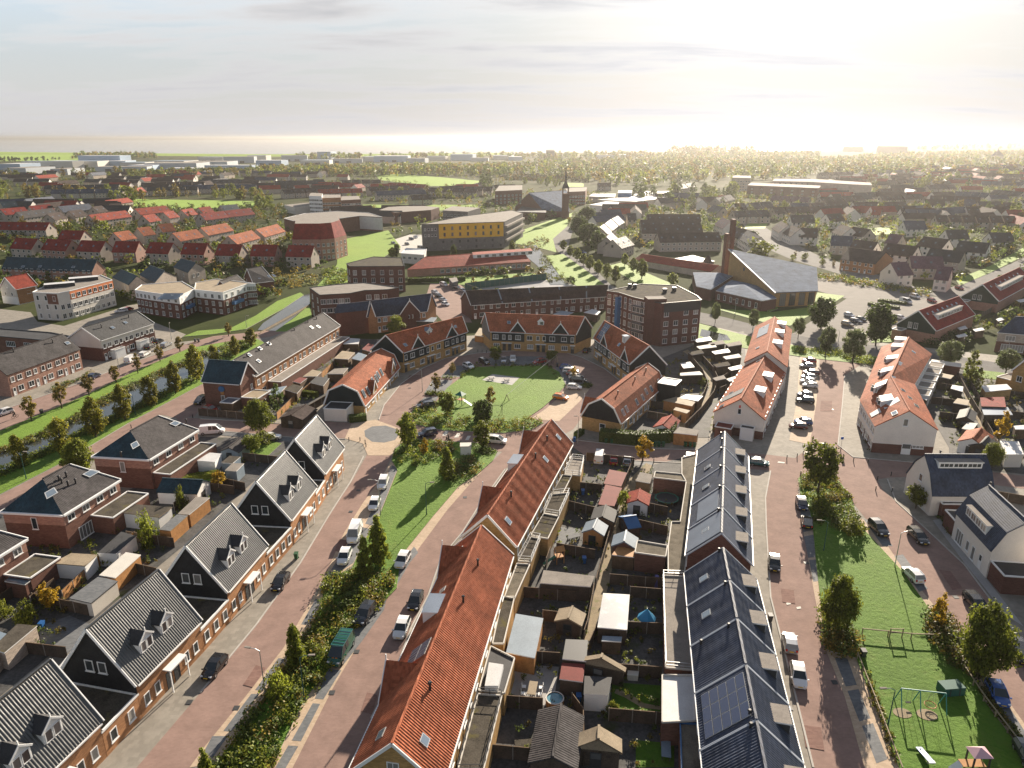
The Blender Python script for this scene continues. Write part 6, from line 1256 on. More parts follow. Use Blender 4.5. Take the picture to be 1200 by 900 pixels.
for x, y, k, c, l in [(995,371, 'hatch', 'white', 'white car in the church car park group'),(1003,378, 'estate', 'navy', 'blue estate in the church car park group'),(993,382, 'suv', 'gold', 'sand coloured car in the church car park group'),(1009,376, 'hatch', 'dark', 'dark car in the church car park group'),(1061,355, 'van', 'white', 'white van parked beside the hedge strips'),(1072,349, 'mpv', 'white', 'white people carrier beyond the white van'),(1092,354, 'hatch', 'red', 'red car passing the dark red roofed row'),(1055,374, 'hatch', 'white', 'white car beside the brick garage of the green gable'),(1045,378, 'hatch', 'yellow', 'yellow car beside the brick garage of the green gable'),(1124,339, 'hatch', 'red', 'red car on the corner behind the dark red row'),
 (520,335, 'mpv', 'white', 'white people carrier at the school car park'),(510,344, 'hatch', 'white', 'topmost white car in the school car park'),(514,348, 'hatch', 'black', 'black car in the school car park'),(519,353, 'hatch', 'silver', 'silver car in the school car park'),(522,358, 'hatch', 'white', 'lowest white car in the school car park'),(536,339, 'estate', 'dark', 'dark car beside the brick substation'),(542,342, 'estate', 'silver', 'grey car beside the brick substation'),
 (461,286, 'hatch', 'silver', 'silver car on the lawn edge by the yellow panelled block'),(477,287, 'hatch', 'black', 'black car at the yellow panelled block'),(482,281, 'estate', 'dark', 'dark estate at the yellow panelled block'),(487,279, 'hatch', 'white', 'white car at the yellow panelled block'),(483,295, 'hatch', 'navy', 'blue car below the yellow panelled block'),(493,292, 'van', 'dark', 'dark van against the yellow panelled block'),(684,297, 'hatch', 'blue', 'blue car on the canal avenue'),(692,342, 'suv', 'dark', 'dark car at the flats behind the avenue')]: Vh(k, c, (x, y),(x+8, y+2), l, detail=False)
# ------------------------------------------------------------------ street furniture
def lamp(px, top, label, arm=(-1,0), armlen=1.1, green=False):
 g = G(*px); lo, hi = 0,20
 for _ in range(40):
  m = (lo+hi)/2; zz = m-CAM_H; dep = g.y*cos(PITCH)-zz*sin(PITCH)
  if 450-FPX*(g.y*sin(PITCH)+zz*cos(PITCH))/dep > top: lo = m
  else: hi = m
 H = lo; e = empty('street_lamp', (g.x, g.y, 0), label, 'street lamp', 'street lamps'); m = M['lampgreen'] if green else M['metal']; a = Vector((arm[0], arm[1], 0)).normalized()
 b = MB(); b.tube((0,0,0),(0,0,1.0), .10,.10, m); b.tube((0,0,1.0),(0,0, H), .075,.05, m); b.build('pole', e, (0,0,0), uv=False)
 b = MB(); b.tube((0,0, H), a*armlen*.5+Vector((0,0, H+.25)), .045,.04, m, 6); b.tube(a*armlen*.5+Vector((0,0, H+.25)), a*armlen+Vector((0,0, H+.28)), .04,.04, m, 6); b.build('arm', e, (0,0,0), uv=False)
 b = MB(); p = a*armlen+Vector((0,0, H+.28)); q = a*(armlen+.75)+Vector((0,0, H+.3)); s = Vector((-a.y, a.x, 0))
 b.hexa([p-s*.1+Vector((0,0,.1)), p+s*.1+Vector((0,0,.1)), q+s*.14+Vector((0,0,.06)), q-s*.14+Vector((0,0,.06))],[p-s*.1-Vector((0,0,.06)), p+s*.1-Vector((0,0,.06)), q+s*.14-Vector((0,0,.03)), q-s*.14-Vector((0,0,.03))], M['feltpale']); b.build('lamp_head', e, (0,0,0), uv=False); return e
for a in [((311,814), 763, 'grey lamp post by the large round shrub in the hedge island', (-1,.2)),((357,822), 771, 'green lamp post below the green van', (1,.1), 1., True),((500,604), 567, 'green lamp post on the western lawn', (1,0), .8, True),((446,604), 564, 'grey lamp beside the white cars near the crossing', (-1,0)),((965,646), 612, 'green lamp post behind the two bay-parked cars', (-1,.1), 1., True),((1048.3,664.5), 625, 'grey lamp casting a long shadow across the eastern lawn', (1,.2)),((1040,852), 809, 'green lamp leaning over the swing lawn', (-1,0), 1., True),((31,562), 531, 'lamp post on the canal bank at the frame edge', (1,0), .6, True),((159,487), 464, 'green lamp on the canal bank above the hipped house', (-1,0), .6, True),((140,434), 413, 'lamp before the dark brick row door canopy', (-1,0)),((677,521), 489, 'lamp at the corner of the gambrel row and hedge', (-.2,0), .3),((495,459), 434, 'lamp between the parking bays west of the green', (-1,.2), .8),((313,480), 468, 'lamp in the garden behind the teal house', (-1,0), .6),((982,402), 388, 'lamp on the pavement between willow and dark tree', (-1,0)),((1000,402), 380, 'lamp beside the largest willow', (1,0)),((201,398), 380, 'lamp before the white-topped flats', (-.3,1), .4),((289,384), 371, 'lamp at the lawn of the white-topped flats', (1,0), .4),((1178,424), 402, 'lamp at the red brick house garage', (-1,0), .5),((861,370), 352, 'lamp before the church annexe', (-1,0), .5)]: lamp(*a)
BOL = None
def bollard(px, label, h=.95):
 global BOL
 if BOL is None: b = MB(); b.tube((0,0,0),(0,0,.8), .09,.09, M['black_metal'], 8); b.tube((0,0,.8),(0,0,.95), .11,.05, M['black_metal'], 8); BOL = b.mesh('bollard', uv=False)
 g = G(*px); o = inst('bollard', BOL, None, (g.x, g.y, .02), scale=(1,1, h/.95)); return tag(o, label, 'bollard', 'black bollards')
for i, p in enumerate([(409,517),(422,517),(428,520),(429,524)]): bollard(p, 'black bollard on the curved pavement beside the corner steep house')
for i, p in enumerate([(922,538),(934,536),(941,533)]): bollard(p, 'black bollard across the foot of the parking street')
for i, p in enumerate([(985,529),(988,537),(1000,541),(1017,543)]): bollard(p, 'black bollard along the pavement of the bent orange row')
for i, p in enumerate([(1026,575),(1028,563),(1044,558),(938,557),(971,559),(1045,577)]): bollard(p, 'black bollard at the corners of the eastern crossing')
for i, p in enumerate([(226,490),(154,502),(560,413),(565,413.5),(570,413.5),(743,541),(766,542)]): bollard(p, 'single black bollard at a pavement edge')
def simple(name, cat, label, px, parts, rz=0., group=None, z=.03):
 g = G(*px); e = empty(name, (g.x, g.y, z), label, cat, group, rz=rz)
 for nm, mb in parts: mb.build(nm, e, (0,0,0), uv=False)
 return e
def wheelie(px, label, m='green', rz=0.):
 mm = {'green': plain('green bin plastic', (.02,.09,.035), .5), 'blue': plain('blue bin plastic', (.015,.10,.30), .5), 'grey': plain('grey bin plastic', (.04,.04,.045), .5)}[m]; b = MB(); l = MB(); w = MB()
 b.hexa([(-.29,-.35,1.0),(.29,-.35,1.0),(.29,.35,1.0),(-.29,.35,1.0)],[(-.22,-.25,.05),(.22,-.25,.05),(.22,.25,.05),(-.22,.25,.05)], mm)
 l.hexa([(-.31,-.38,1.07),(.31,-.38,1.07),(.31,.38,1.12),(-.31,.38,1.12)],[(-.31,-.38,1.01),(.31,-.38,1.01),(.31,.38,1.02),(-.31,.38,1.02)], mm); w.tube((-.3,.3,.1),(.3,.3,.1), .1,.1, TYRE)
 return simple('wheelie_bin', 'bin', label, px, [('bin', b),('lid', l),('wheels' if False else 'axle', w)], rz, 'wheelie bins')
wheelie((347.5,655), 'green wheelie bin alone on the western pavement'); wheelie((336,494), 'green wheelie bin at the carport with teal frame')
for i, x in enumerate([710,716.5,724,733.5,743,768,772,777]): wheelie((x, 519.5 if x < 760 else 523.5), 'green wheelie bin in the row along the clipped hedge');
for i, x in enumerate([803,808.5,813.5]): wheelie((x, 524), 'green wheelie bin before the timber carport')
for p, l in (((683,580), 'blue bin in the garden behind the red felt sheds'),((684.5,660), 'blue bin beside the orange garden play tower'),((678,823), 'blue bin behind the white-trimmed shed'),((673,518), 'blue bin in the garden behind the hedge'),((50,737), 'blue bin by the paved garden of the steep houses'),((26,770), 'blue bin behind the garden at the frame edge')): wheelie(p, l, 'blue')
for p, l in (((229,401), 'dark litter bin on the canal road, one of a pair'),((233,401), 'dark litter bin on the canal road, other of the pair'),((653,430), 'dark litter bin at the hedge corner of the green'),((902,728), 'dark bin at the black tiled row pavement'),((49,485), 'dark bin at the canal road verge'),((1011,770), 'small dark bin at the shrub by the eastern lawn')): wheelie(p, l, 'grey')
b = MB(); b.hexa([(-1.1,-.9,2.0),(1.1,-.9,2.0),(1.1,.9,2.0),(-1.1,.9,2.0)],[(-1.1,-.9,0),(1.1,-.9,0),(1.1,.9,0),(-1.1,.9,0)], M['white']); l = MB(); l.hexa([(-1.2,-1,2.15),(1.2,-1,2.15),(1.2,1,2.15),(-1.2,1,2.15)],[(-1.2,-1,2.01),(1.2,-1,2.01),(1.2,1,2.01),(-1.2,1,2.01)], M['cream']); simple('utility_cabinet', 'cabinet', 'white box-shaped utility cabinet in the shrubs near the crossing', (546,532),[('cabinet', b),('roof', l)], .05)
# blue parking sign, street sign
b = MB(); b.tube((0,0,0),(0,0,2.4), .04,.04, M['metal'], 6); s = MB(); s.hexa([(-.3,-.03,2.35),(.3,-.03,2.35),(.3,-.03,2.95),(-.3,-.03,2.95)],[(-.3,.0,2.35),(.3,.0,2.35),(.3,.0,2.95),(-.3,.0,2.95)], plain('sign blue', (.01,.10,.45), .4)); simple('road_sign', 'sign', 'square blue road sign on a grey post at the parking street', (985,527),[('post', b),('sign_plate', s)])
# playground of the eastern lawn
gt = plain('turquoise steel', (.03,.22,.22), .4)
def swing():
 A, B_, C = G(1052,827), G(1074,829), G(1104,833); e = empty('swing_frame', (B_.x, B_.y, .1), 'turquoise swing frame with a basket seat on the eastern lawn', 'swing'); o = e.location
 b = MB(); H = 2.4
 for p in (A, B_, C):
  q = Vector((p.x-o.x, p.y-o.y, 0)); b.tube(q+Vector((0,-.9,0)), q+Vector((0,0, H)), .06,.06, gt, 6); b.tube(q+Vector((0,.9,0)), q+Vector((0,0, H)), .06,.06, gt, 6)
 b.build('leg_frame', e, (0,0,0), uv=False); b = MB(); b.tube(Vector((A.x-o.x, A.y-o.y, H)), Vector((C.x-o.x, C.y-o.y, H)), .07,.07, gt, 6); b.build('top_bar', e, (0,0,0), uv=False)
 t = Vector(((A.x+B_.x)/2-o.x, (A.y+B_.y)/2-o.y, H)); b = MB(); b.hexa([t+Vector((-.3,-.12,-1.85)), t+Vector((.3,-.12,-1.85)), t+Vector((.3,.12,-1.85)), t+Vector((-.3,.12,-1.85))],[t+Vector((-.3,-.12,-1.9)), t+Vector((.3,-.12,-1.9)), t+Vector((.3,.12,-1.9)), t+Vector((-.3,.12,-1.9))], TYRE)
 for s in (-.28,.28): b.beam(t+Vector((s, 0,0)), t+Vector((s, 0,-1.88)), .025,.025, M['metal'], up=Vector((0,1,0)))
 b.build('swing_seat', e, (0,0,0), uv=False); t = Vector(((C.x+B_.x)/2-o.x, (C.y+B_.y)/2-o.y, H)); b = MB()
 for i in range(16):
  a0, a1 = i*pi/8,(i+1)*pi/8; P = lambda a: t+Vector((.62*cos(a), .62*sin(a), -1.85)); b.tube(P(a0), P(a1), .06,.06, M['teak'], 5)
  if i % 2: b.beam(P(a0), t+Vector((0,0,-1.95)), .02,.02, TYRE)
  if i % 4 == 0: b.beam(P(a0), t+Vector((.2*cos(a0), 0,0)), .02,.02, M['metal'])
 b.build('basket_seat', e, (0,0,0), uv=False)
swing()
for px, r in (((1057,837), .8),((1086,839), .9)):
 g = G(*px); pl = [(g.x+r*1.3*cos(t*pi/7), g.y+r*cos(t*pi/7+.4)*0+r*sin(t*pi/7)) for t in range(14)]; sheet('worn_patch', pl, .155, M['alley'], px=False)
b = MB(); b.hexa([(-1.3,-.75,1.25),(1.3,-.75,1.25),(1.3,.75,1.25),(-1.3,.75,1.25)],[(-1.3,-.75,.1),(1.3,-.75,.1),(1.3,.75,.1),(-1.3,.75,.1)], M['lampgreen']); l = MB()
for s in (-.6,.6): l.beam((s, -.8,.7),(s, .8,.7), .12,1.0, M['dark'])
simple('football_goal_wall', 'play wall', 'dark teal play panel box beside the swing frame', (1113,812),[('panel', b),('frame', l)], .1)
b = MB(); b.hexa([(-.32,-1.2,.9),(.32,-1.2,.9),(.32,1.1,.45),(-.32,1.1,.45)],[(-.32,-1.2,.8),(.32,-1.2,.8),(.32,1.1,.35),(-.32,1.1,.35)], plain('blue plastic', (.02,.10,.45), .35)); f = MB()
for s in (-1,1): f.beam((0, s*.8,0),(0, s*.8,.6), .14,.14, M['metal'], up=Vector((0,1,0)))
n = MB(); n.hexa([(-.34,-1.5,.95),(.34,-1.5,.95),(.34,-1.15,.95),(-.34,-1.15,.95)],[(-.34,-1.5,.8),(.34,-1.5,.8),(.34,-1.15,.8),(-.34,-1.15,.8)], M['white']); simple('play_bench', 'play equipment', 'blue plastic rocker with white ends below the swing', (1082,889),[('seat', b),('leg', f),('end_pad', n)])
pk = plain('pink plastic roof', (.62,.38,.42), .5); post = MB(); rf = MB(); bd = MB()
for x, y in ((-.8,-.6),(.8,-.6),(.8,.6),(-.8,.6)): post.beam((x, y, 0),(x, y, 2.6), .14,.14, M['dark'], up=Vector((0,1,0)))
rf.poly([(-1,-.8,2.6),(1,-.8,2.6),(0,0,3.3)], pk); rf.poly([(1,-.8,2.6),(1,.8,2.6),(0,0,3.3)], pk); rf.poly([(1,.8,2.6),(-1,.8,2.6),(0,0,3.3)], pk); rf.poly([(-1,.8,2.6),(-1,-.8,2.6),(0,0,3.3)], pk); rf.poly([(-1,-.8,2.6),(-1,.8,2.6),(1,.8,2.6),(1,-.8,2.6)], pk)
bd.hexa([(-1.7,-.5,1.25),(.7,-.5,1.25),(.7,.5,1.25),(-1.7,.5,1.25)],[(-1.7,-.5,1.15),(.7,-.5,1.15),(.7,.5,1.15),(-1.7,.5,1.15)], M['teak']); bd.hexa([(-2.6,-.4,.3),(-1.7,-.4,1.2),(-1.7,.4,1.2),(-2.6,.4,.3)],[(-2.6,-.4,.2),(-1.7,-.4,1.1),(-1.7,.4,1.1),(-2.6,.4,.2)], M['white']); simple('play_tower', 'play equipment', 'play tower with pink roof and timber deck at the lower frame edge', (1142,905),[('post', post),('roof', rf),('deck', bd)])
def railfence(pts, label, h=.9, gates=(), m='tan'):
 P = [G(*p) for p in pts]; e = empty('rail_fence', (P[0].x, P[0].y, .1), label, 'fence'); o = Vector((P[0].x, P[0].y, 0)); r = MB()
 for a, c in zip(P, P[1:]):
  a3, c3 = V3(a, 0)-o, V3(c, 0)-o; r.beam(a3+Vector((0,0, h)), c3+Vector((0,0, h)), .1,.12, M[m]); n = max(1, round((c-a).length/2.2))
  for i in range(n): p = a3.lerp(c3, i/n); b = MB(); b.beam(p, p+Vector((0,0, h+.1)), .12,.12, M[m], up=Vector((0,1,0))); b.build('post', e, (0,0,0), uv=False)
 r.build('rail', e, (0,0,0), uv=False); return e
railfence([(1010,744),(1040,747),(1067,750),(1096,751)], 'low timber rail fence across the eastern lawn'); railfence([(1004,773),(1024,824),(1042,872),(1056,908)], 'pale rail fence down the west edge of the play lawn'); railfence([(1128,787),(1152,823),(1180,860),(1205,893)], 'pale rail fence down the east edge of the play lawn')
b = MB()
for x in (0,1.6): b.beam((x, 0,0),(x, 0,1.5), .12,.12, M['tan'], up=Vector((0,1,0)))
b.beam((0,0,1.4),(1.6,0,1.4), .1,.1, M['tan']); b.beam((0,0,.8),(1.6,0,.8), .1,.1, M['tan']); simple('timber_gate', 'gate', 'timber gate frame standing in the low rail fence of the eastern lawn', (1042,748),[('frame', b)], -.05, z=.1)
# playground of the green
gm = plain('play green', (.02,.16,.11), .5); b = MB(); s = MB(); t = MB()
for x, y in ((-.8,-.8),(.8,-.8),(.8,.8),(-.8,.8)): b.beam((x, y, 0),(x, y, 2.6), .12,.12, M['lampgreen'], up=Vector((0,1,0)))
t.poly([(-1.1,-1.1,2.5),(1.1,-1.1,2.5),(0,0,3.4)], gm); t.poly([(1.1,-1.1,2.5),(1.1,1.1,2.5),(0,0,3.4)], gm); t.poly([(1.1,1.1,2.5),(-1.1,1.1,2.5),(0,0,3.4)], gm); t.poly([(-1.1,1.1,2.5),(-1.1,-1.1,2.5),(0,0,3.4)], gm); b.hexa([(-.8,-.8,1.3),(.8,-.8,1.3),(.8,.8,1.3),(-.8,.8,1.3)],[(-.8,-.8,1.2),(.8,-.8,1.2),(.8,.8,1.2),(-.8,.8,1.2)], M['teak'])
s.hexa([(.8,-.3,1.3),(3.2,-.3,.25),(3.2,.3,.25),(.8,.3,1.3)],[(.8,-.3,1.2),(3.2,-.3,.15),(3.2,.3,.15),(.8,.3,1.2)], M['metal']); simple('climbing_frame', 'play equipment', 'green roofed climbing frame with slide on the green', (540,474),[('frame', b),('roof', t),('slide', s)], -.5, z=.14)
def picnic(px, label):
 b = MB(); b.hexa([(-.9,-.4,.76),(.9,-.4,.76),(.9,.4,.76),(-.9,.4,.76)],[(-.9,-.4,.7),(.9,-.4,.7),(.9,.4,.7),(-.9,.4,.7)], M['concrete']); k = MB(); l = MB()
 for s in (-.75,.75): k.hexa([(-.9, s-.15,.45),(.9, s-.15,.45),(.9, s+.15,.45),(-.9, s+.15,.45)],[(-.9, s-.15,.4),(.9, s-.15,.4),(.9, s+.15,.4),(-.9, s+.15,.4)], M['concrete'])
 for x in (-.6,.6): l.beam((x, -.75,.35),(x, .75,.35), .1,.1, M['metal']); l.beam((x, 0,0),(x, 0,.7), .12,.12, M['metal'], up=Vector((0,1,0)))
 simple('picnic_table', 'picnic table', label, px, [('table_top', b),('bench', k),('leg', l)], .3, z=.16)
picnic((576,445), 'pale picnic table on the terrace of the green, west one'); picnic((594,447), 'pale picnic table on the terrace of the green, east one')
def aswing(px, label, rz, w=2.2):
 b = MB(); H = 2.3
 for x in (-w/2, w/2): b.tube((x-.25,-.8,0),(x, 0, H), .05,.05, M['black_metal'], 6); b.tube((x-.25,.8,0),(x, 0, H), .05,.05, M['black_metal'], 6)
 t = MB(); t.tube((-w/2,0, H),(w/2,0, H), .05,.05, M['black_metal'], 6); s = MB(); s.hexa([(-.25,-.1,.6),(.25,-.1,.6),(.25,.1,.6),(-.25,.1,.6)],[(-.25,-.1,.55),(.25,-.1,.55),(.25,.1,.55),(-.25,.1,.55)], TYRE)
 for x in (-.22,.22): s.beam((x, 0,.58),(x, 0, H), .02,.02, M['metal'], up=Vector((0,1,0)))
 simple('swing_frame', 'swing', label, px, [('leg_frame', b),('top_bar', t),('seat', s)], rz, z=.14)
aswing((583,486), 'small dark swing at the south side of the green', .2,2.4)
g0, g1 = G(652,429), G(594,470); e = empty('cable_ride', (g0.x, g0.y, .1), 'long cable ride line slung across the green', 'play equipment'); o_ = V3(g0,0); b = MB(); a, c = Vector((0,0,3.2)), V3(g1,0)-o_+Vector((0,0,1.6)); b.tube(a, c, .03,.03, M['metal'], 5); b.build('cable', e, (0,0,0), uv=False)
for q, h in ((Vector((0,0,0)), 3.3),(V3(g1,0)-o_, 1.7)): b = MB(); b.beam(q+Vector((-.6,0,0)), q+Vector((0,0, h)), .15,.15, M['tan']); b.beam(q+Vector((.6,0,0)), q+Vector((0,0, h)), .15,.15, M['tan']); b.build('post', e, (0,0,0), uv=False)
# moped rider at the crossing, cyclist on the canal road
def limbmesh(name, joints, edges, rad, m):
 me = bpy.data.meshes.new(name); me.from_pydata(joints, edges, []); o = bpy.data.objects.new(name, me); COL.objects.link(o); md = o.modifiers.new('skin', 'SKIN')
 for v, r in zip(me.skin_vertices[0].data, rad): v.radius = (r, r)
 me.skin_vertices[0].data[0].use_root = True; o.modifiers.new('sub', 'SUBSURF').levels = 1; o.modifiers['sub'].render_levels = 1
 me.materials.append(m); return o
def rider(px, to, label, vehicle_parts, vname, vlabel, vcat, cloth, seat=.78):
 g = G(*px); d = G(*to)-g; rz = atan2(d.y, d.x); ve = empty(vname, (g.x, g.y, .05), vlabel, vcat, rz=rz)
 for nm, mb in vehicle_parts: mb.build(nm, ve, (0,0,0), uv=False)
 pe = empty('person', (g.x, g.y, .05), label, 'person', rz=rz); s = seat
 J = [(-.1,0, s+.08),(-.06,0, s+.3),(0,0, s+.55),(.03,0, s+.66),(.06,0, s+.80),(-.02,-.2, s+.52),(.22,-.24, s+.28),(.45,-.22, s+.26),(-.02,.2, s+.52),(.22,.24, s+.28),(.45,.22, s+.26),(0,-.1, s+.04),(.38,-.14, s-.02),(.3,-.14, s-.42),(.42,-.14, s-.46),(0,.1, s+.04),(.38,.14, s-.02),(.3,.14, s-.42),(.42,.14, s-.46),(.07,0, s+.9)]
 E_ = [(0,1),(1,2),(2,3),(3,4),(4,19),(2,5),(5,6),(6,7),(2,8),(8,9),(9,10),(0,11),(11,12),(12,13),(13,14),(0,15),(15,16),(16,17),(17,18)]; Rd = [.15,.15,.17,.065,.10,.08,.055,.045,.08,.055,.045,.1,.08,.055,.05,.1,.08,.055,.05,.1]
 o = limbmesh('body', J, E_, Rd, M[cloth]); o.parent = pe
 b = MB(); R1 = .135; rings = [[(.07+R1*cos(v)*cos(u), R1*cos(v)*sin(u), s+.9+R1*sin(v)) for u in [i*pi/5 for i in range(10)]] for v in [-.3,.2,.7,1.2]]
 for A, B_ in zip(rings, rings[1:]):
  for i in range(10): j = (i+1) % 10; b.poly([A[i], A[j], B_[j], B_[i]], M['black_metal'])
 b.poly(rings[-1], M['black_metal']); b.build('helmet' if vcat == 'moped' else 'hair', pe, (0,0,0), uv=False)
def wheels(xs, r, wd=.1):
 b = MB()
 for x in xs:
  for i in range(12): a, c = i*pi/6,(i+1)*pi/6; b.beam((x+r*cos(a), 0, r+r*sin(a)),(x+r*cos(c), 0, r+r*sin(c)), wd, .09, TYRE, up=Vector((0,1,0)))
 return b
b = MB(); b.hexa([(-.7,-.16,.82),(.15,-.14,.78),(.15,.14,.78),(-.7,.16,.82)],[(-.6,-.14,.35),(.1,-.12,.3),(.1,.12,.3),(-.6,.14,.35)], M['black_metal']); b.hexa([(.1,-.15,.36),(.5,-.15,.36),(.5,.15,.36),(.1,.15,.36)],[(.1,-.12,.26),(.5,-.12,.26),(.5,.12,.26),(.1,.12,.26)], M['dark']); b.hexa([(.5,-.2,.4),(.62,-.18,1.0),(.62,.18,1.0),(.5,.2,.4)],[(.58,-.18,.35),(.68,-.14,1.0),(.68,.14,1.0),(.58,.18,.35)], M['black_metal']); h = MB(); h.beam((.58,-.33,1.05),(.58,.33,1.05), .05,.05, M['dark']); h.beam((.6,0,.9),(.58,0,1.06), .06,.06, M['dark'], up=Vector((0,1,0)))
rider((526,518),(518,516), 'rider in dark clothes and helmet on a moped at the crossing', [('frame', b),('handlebar', h),('wheel', wheels((-.5,.68), .23))], 'moped', 'dark moped on the brick street between crossing and green', 'moped', 'black' if False else 'cladblack')
f = MB();
for p, q in (((-.5,0,.33),(-.05,0,.3)),((-.05,0,.3),(.35,0,.85)),((-.05,0,.3),(-.2,0,.9)),((-.2,0,.82),(.35,0,.82)),((-.5,0,.33),(-.2,0,.82)),((.35,0,.95),(.52,0,.33))): f.beam(p, q, .035,.035, M['black_metal'], up=Vector((0,1,0)))
h = MB(); h.beam((.36,-.28,1.02),(.36,.28,1.02), .03,.03, M['dark']); s = MB(); s.hexa([(-.32,-.08,.95),(-.08,-.05,.95),(-.08,.05,.95),(-.32,.08,.95)],[(-.32,-.08,.9),(-.08,-.05,.9),(-.08,.05,.9),(-.32,.08,.9)], M['dark'])
rider((18,490),(10,493), 'cyclist in dark blue clothes on the canal road at the frame edge', [('frame', f),('handlebar', h),('saddle', s),('wheel', wheels((-.5,.52), .33,.04))], 'bicycle', 'black bicycle ridden along the canal road', 'bicycle', 'cladnavy', .92)
# ------------------------------------------------------------------ garden sheds, fences, garden things
def shed(label, pts, z, roof, wall, name='garden_shed', cat='shed', group=None, rim='white', door=None):
 """Flat shed from its roof outline."""
 pl = ccw(pxpoly(pts, z)); NOGO.append(pl); c = Vector((sum(p[0] for p in pl)/len(pl), sum(p[1] for p in pl)/len(pl))); e = empty(name, (c.x, c.y, .03), label, cat, group); b = MB()
 for p, q in zip(pl, pl[1:]+pl[:1]): p, q = c+(Vector(p)-c)*.96, c+(Vector(q)-c)*.96; b.poly([(*p, 0),(*q, 0),(*q, z-.1),(*p, z-.1)], M[wall])
 b.build('wall', e); r = MB(); r.prism(pl, z-.14, z, M[rim or roof], M[roof], True); r.build('roof', e)
 if door:
  p, q = Vector(pl[0]), Vector(pl[1]); best = min(((Vector(a)+Vector(b_)).length, a, b_) for a, b_ in zip(pl, pl[1:]+pl[:1])); p, q = Vector(best[1]), Vector(best[2]); d = q-p; nn = Vector((d.y, -d.x)).normalized(); add_win(e, V3(p+d*.5-nn*.03,.05), nn, 1.1,2.0, 'door', door, False)
 return e
def gshed(label, r0, r1, w, zr, ze, roof, wall, name='garden_shed', cat='shed', hip=None):
 a, c = G(*r0, zr), G(*r1, zr); u = (c-a).normalized(); n = Vector((-u.y, u.x)); F = dict(r0=a, r1=c, a0=a+n*w, a1=c+n*w, b0=a-n*w, b1=c-n*w)
 h = House(name, label, cat, F, zr, ze, wall, roof, None, trim=None, over=.12, hip=hip, detail=False); h.win('0', w*.8,.05,1.2,1.9, 'door', 'dark'); return h
S = shed
S('garden shed with red felt roof, upper of two in line by the alley', [(714,550),(735,554),(728,570),(707.5,566.7)], 2.5, 'feltred', 'timber', rim='feltpale'); S('garden shed with red felt roof, lower of two in line by the alley', [(709.5,567.6),(729,571.7),(720,593),(701,591)], 2.5, 'feltred', 'timber', rim='feltpale')
gshed('dark felted garden shed with pale edges between red sheds and orange gable', (706,605),(710,592), 2.0,3.2,2.4, 'feltdark', 'timber'); gshed('garden shed with orange timber gable and grey roof by the alley', (695,619),(700,608), 1.9,3.3,2.3, 'bluegrey', 'teak')
S('long pale flat garden shed across a narrow garden, left of the alley', [(637,668),(697,675),(692,687.5),(633,683)], 2.6, 'feltpale', 'timberdark'); gshed('small shed with pale boarded gable roof at the alley', (666,724),(671,711), 1.9,3.0,2.2, 'tan', 'timberdark')
S('large blue grey sheet roofed garden room', [(604.4,719),(636.7,724.4),(626.7,771),(593,764.4)], 2.8, 'bluegrey', 'teak'); S('grey roofed shed with white trim, above a red felt annex', [(663,749),(689,750),(687,775),(659,772)], 2.7, 'dark', 'timberdark'); S('red felt roofed annex attached below the white-trimmed shed', [(658.5,776.5),(685.5,778),(683,799),(655.5,795.5)], 2.4, 'feltred', 'timberdark')
gshed('large garden house with corrugated grey gable roof', (648,886),(657.8,826), 2.6,3.6,2.4, 'greyroof', 'timberdark', 'garden_house');
hp = lambda l, r0, r1, w, zr, ze: gshed(l, r0, r1, w, zr, ze, 'tan', 'timberdark', hip={'0': None, '1': None})
hp('tan hipped garden pavilion right of the alley end', (704.5,771),(706,766), 3.0,3.6,2.3); hp('tan hipped garden house at the lower frame edge', (701.5,866),(702,850), 2.5,3.8,2.3)
S('dark flat shed with white side wall next to the tan pavilion', [(685,792),(717,793.5),(713,815),(684,813)], 2.5, 'feltdark', 'white'); S('flat shed with white-blotched puddled roof right of the alley', [(706.7,695),(738,696.7),(735,738),(700,735)], 2.7, 'puddled', 'timberdark')
gshed('small shed with pale grey gable roof above an orange terrace roof', (731.5,634),(734,622), 2.0,3.6,2.5, 'bluegrey', 'redbrick'); S('orange flat roofed shed below the small grey gable', [(724,640),(745,643.5),(743,653),(717,650)], 2.5, 'teak', 'timber'); gshed('little white gabled shed with red roof right of the alley', (747.5,585),(750,573), 2.0,3.2,2.3, 'redroof', 'white')
gshed('blue tarpaulin covered garden pavilion', (731,606),(745,604), 2.2,3.0,2.0, 'bluepanel', 'timberdark'); S('pale flat shed beside the little red roofed shed', [(750,553),(765,556),(762,566),(745,563)], 2.5, 'feltpale', 'timber'); S('small open timber lean-to with blue cover beside the pavilion', [(706,745),(729,746),(728,752),(705,751)], 2.1, 'bluegrey', 'timberdark'); S('beige stone block shed near the paddling parasol garden', [(736,784),(749,785),(748,791),(735,790)], 1.0, 'cream', 'cream')
S('timber carport with pale roof behind the bins', [(789,507),(796,500),(819,504),(816.7,510)], 2.8, 'feltpale', 'teak', 'carport', 'carport'); gshed('white garden shed with red gable roof beside the clipped hedge', (776.5,497),(787,486), 2.2,3.4,2.3, 'redroof', 'white')
S('tan flat garden shed, upper of two beside the curved alley', [(777,469),(792,465),(815,471),(811,476)], 2.6, 'tan', 'teak', rim='tan'); S('tan flat garden shed, lower of two beside the curved alley', [(789,480),(792,477),(809,481),(805,484.5)], 2.6, 'tan', 'teak', rim='tan'); S('white roofed flat shed inside the alley curve', [(796,466),(804,462),(824,464),(818,470)], 2.6, 'whiteflat', 'timber'); S('white roofed shed with window beside the alley curve', [(797,437),(820,435),(824,439),(797,440)], 2.7, 'cream', 'timberdark'); S('bright white roofed shed at the top of the curved alley', [(797,425.5),(809,424),(814,430),(801,431.5)], 2.7, 'whiteflat', 'timberdark')
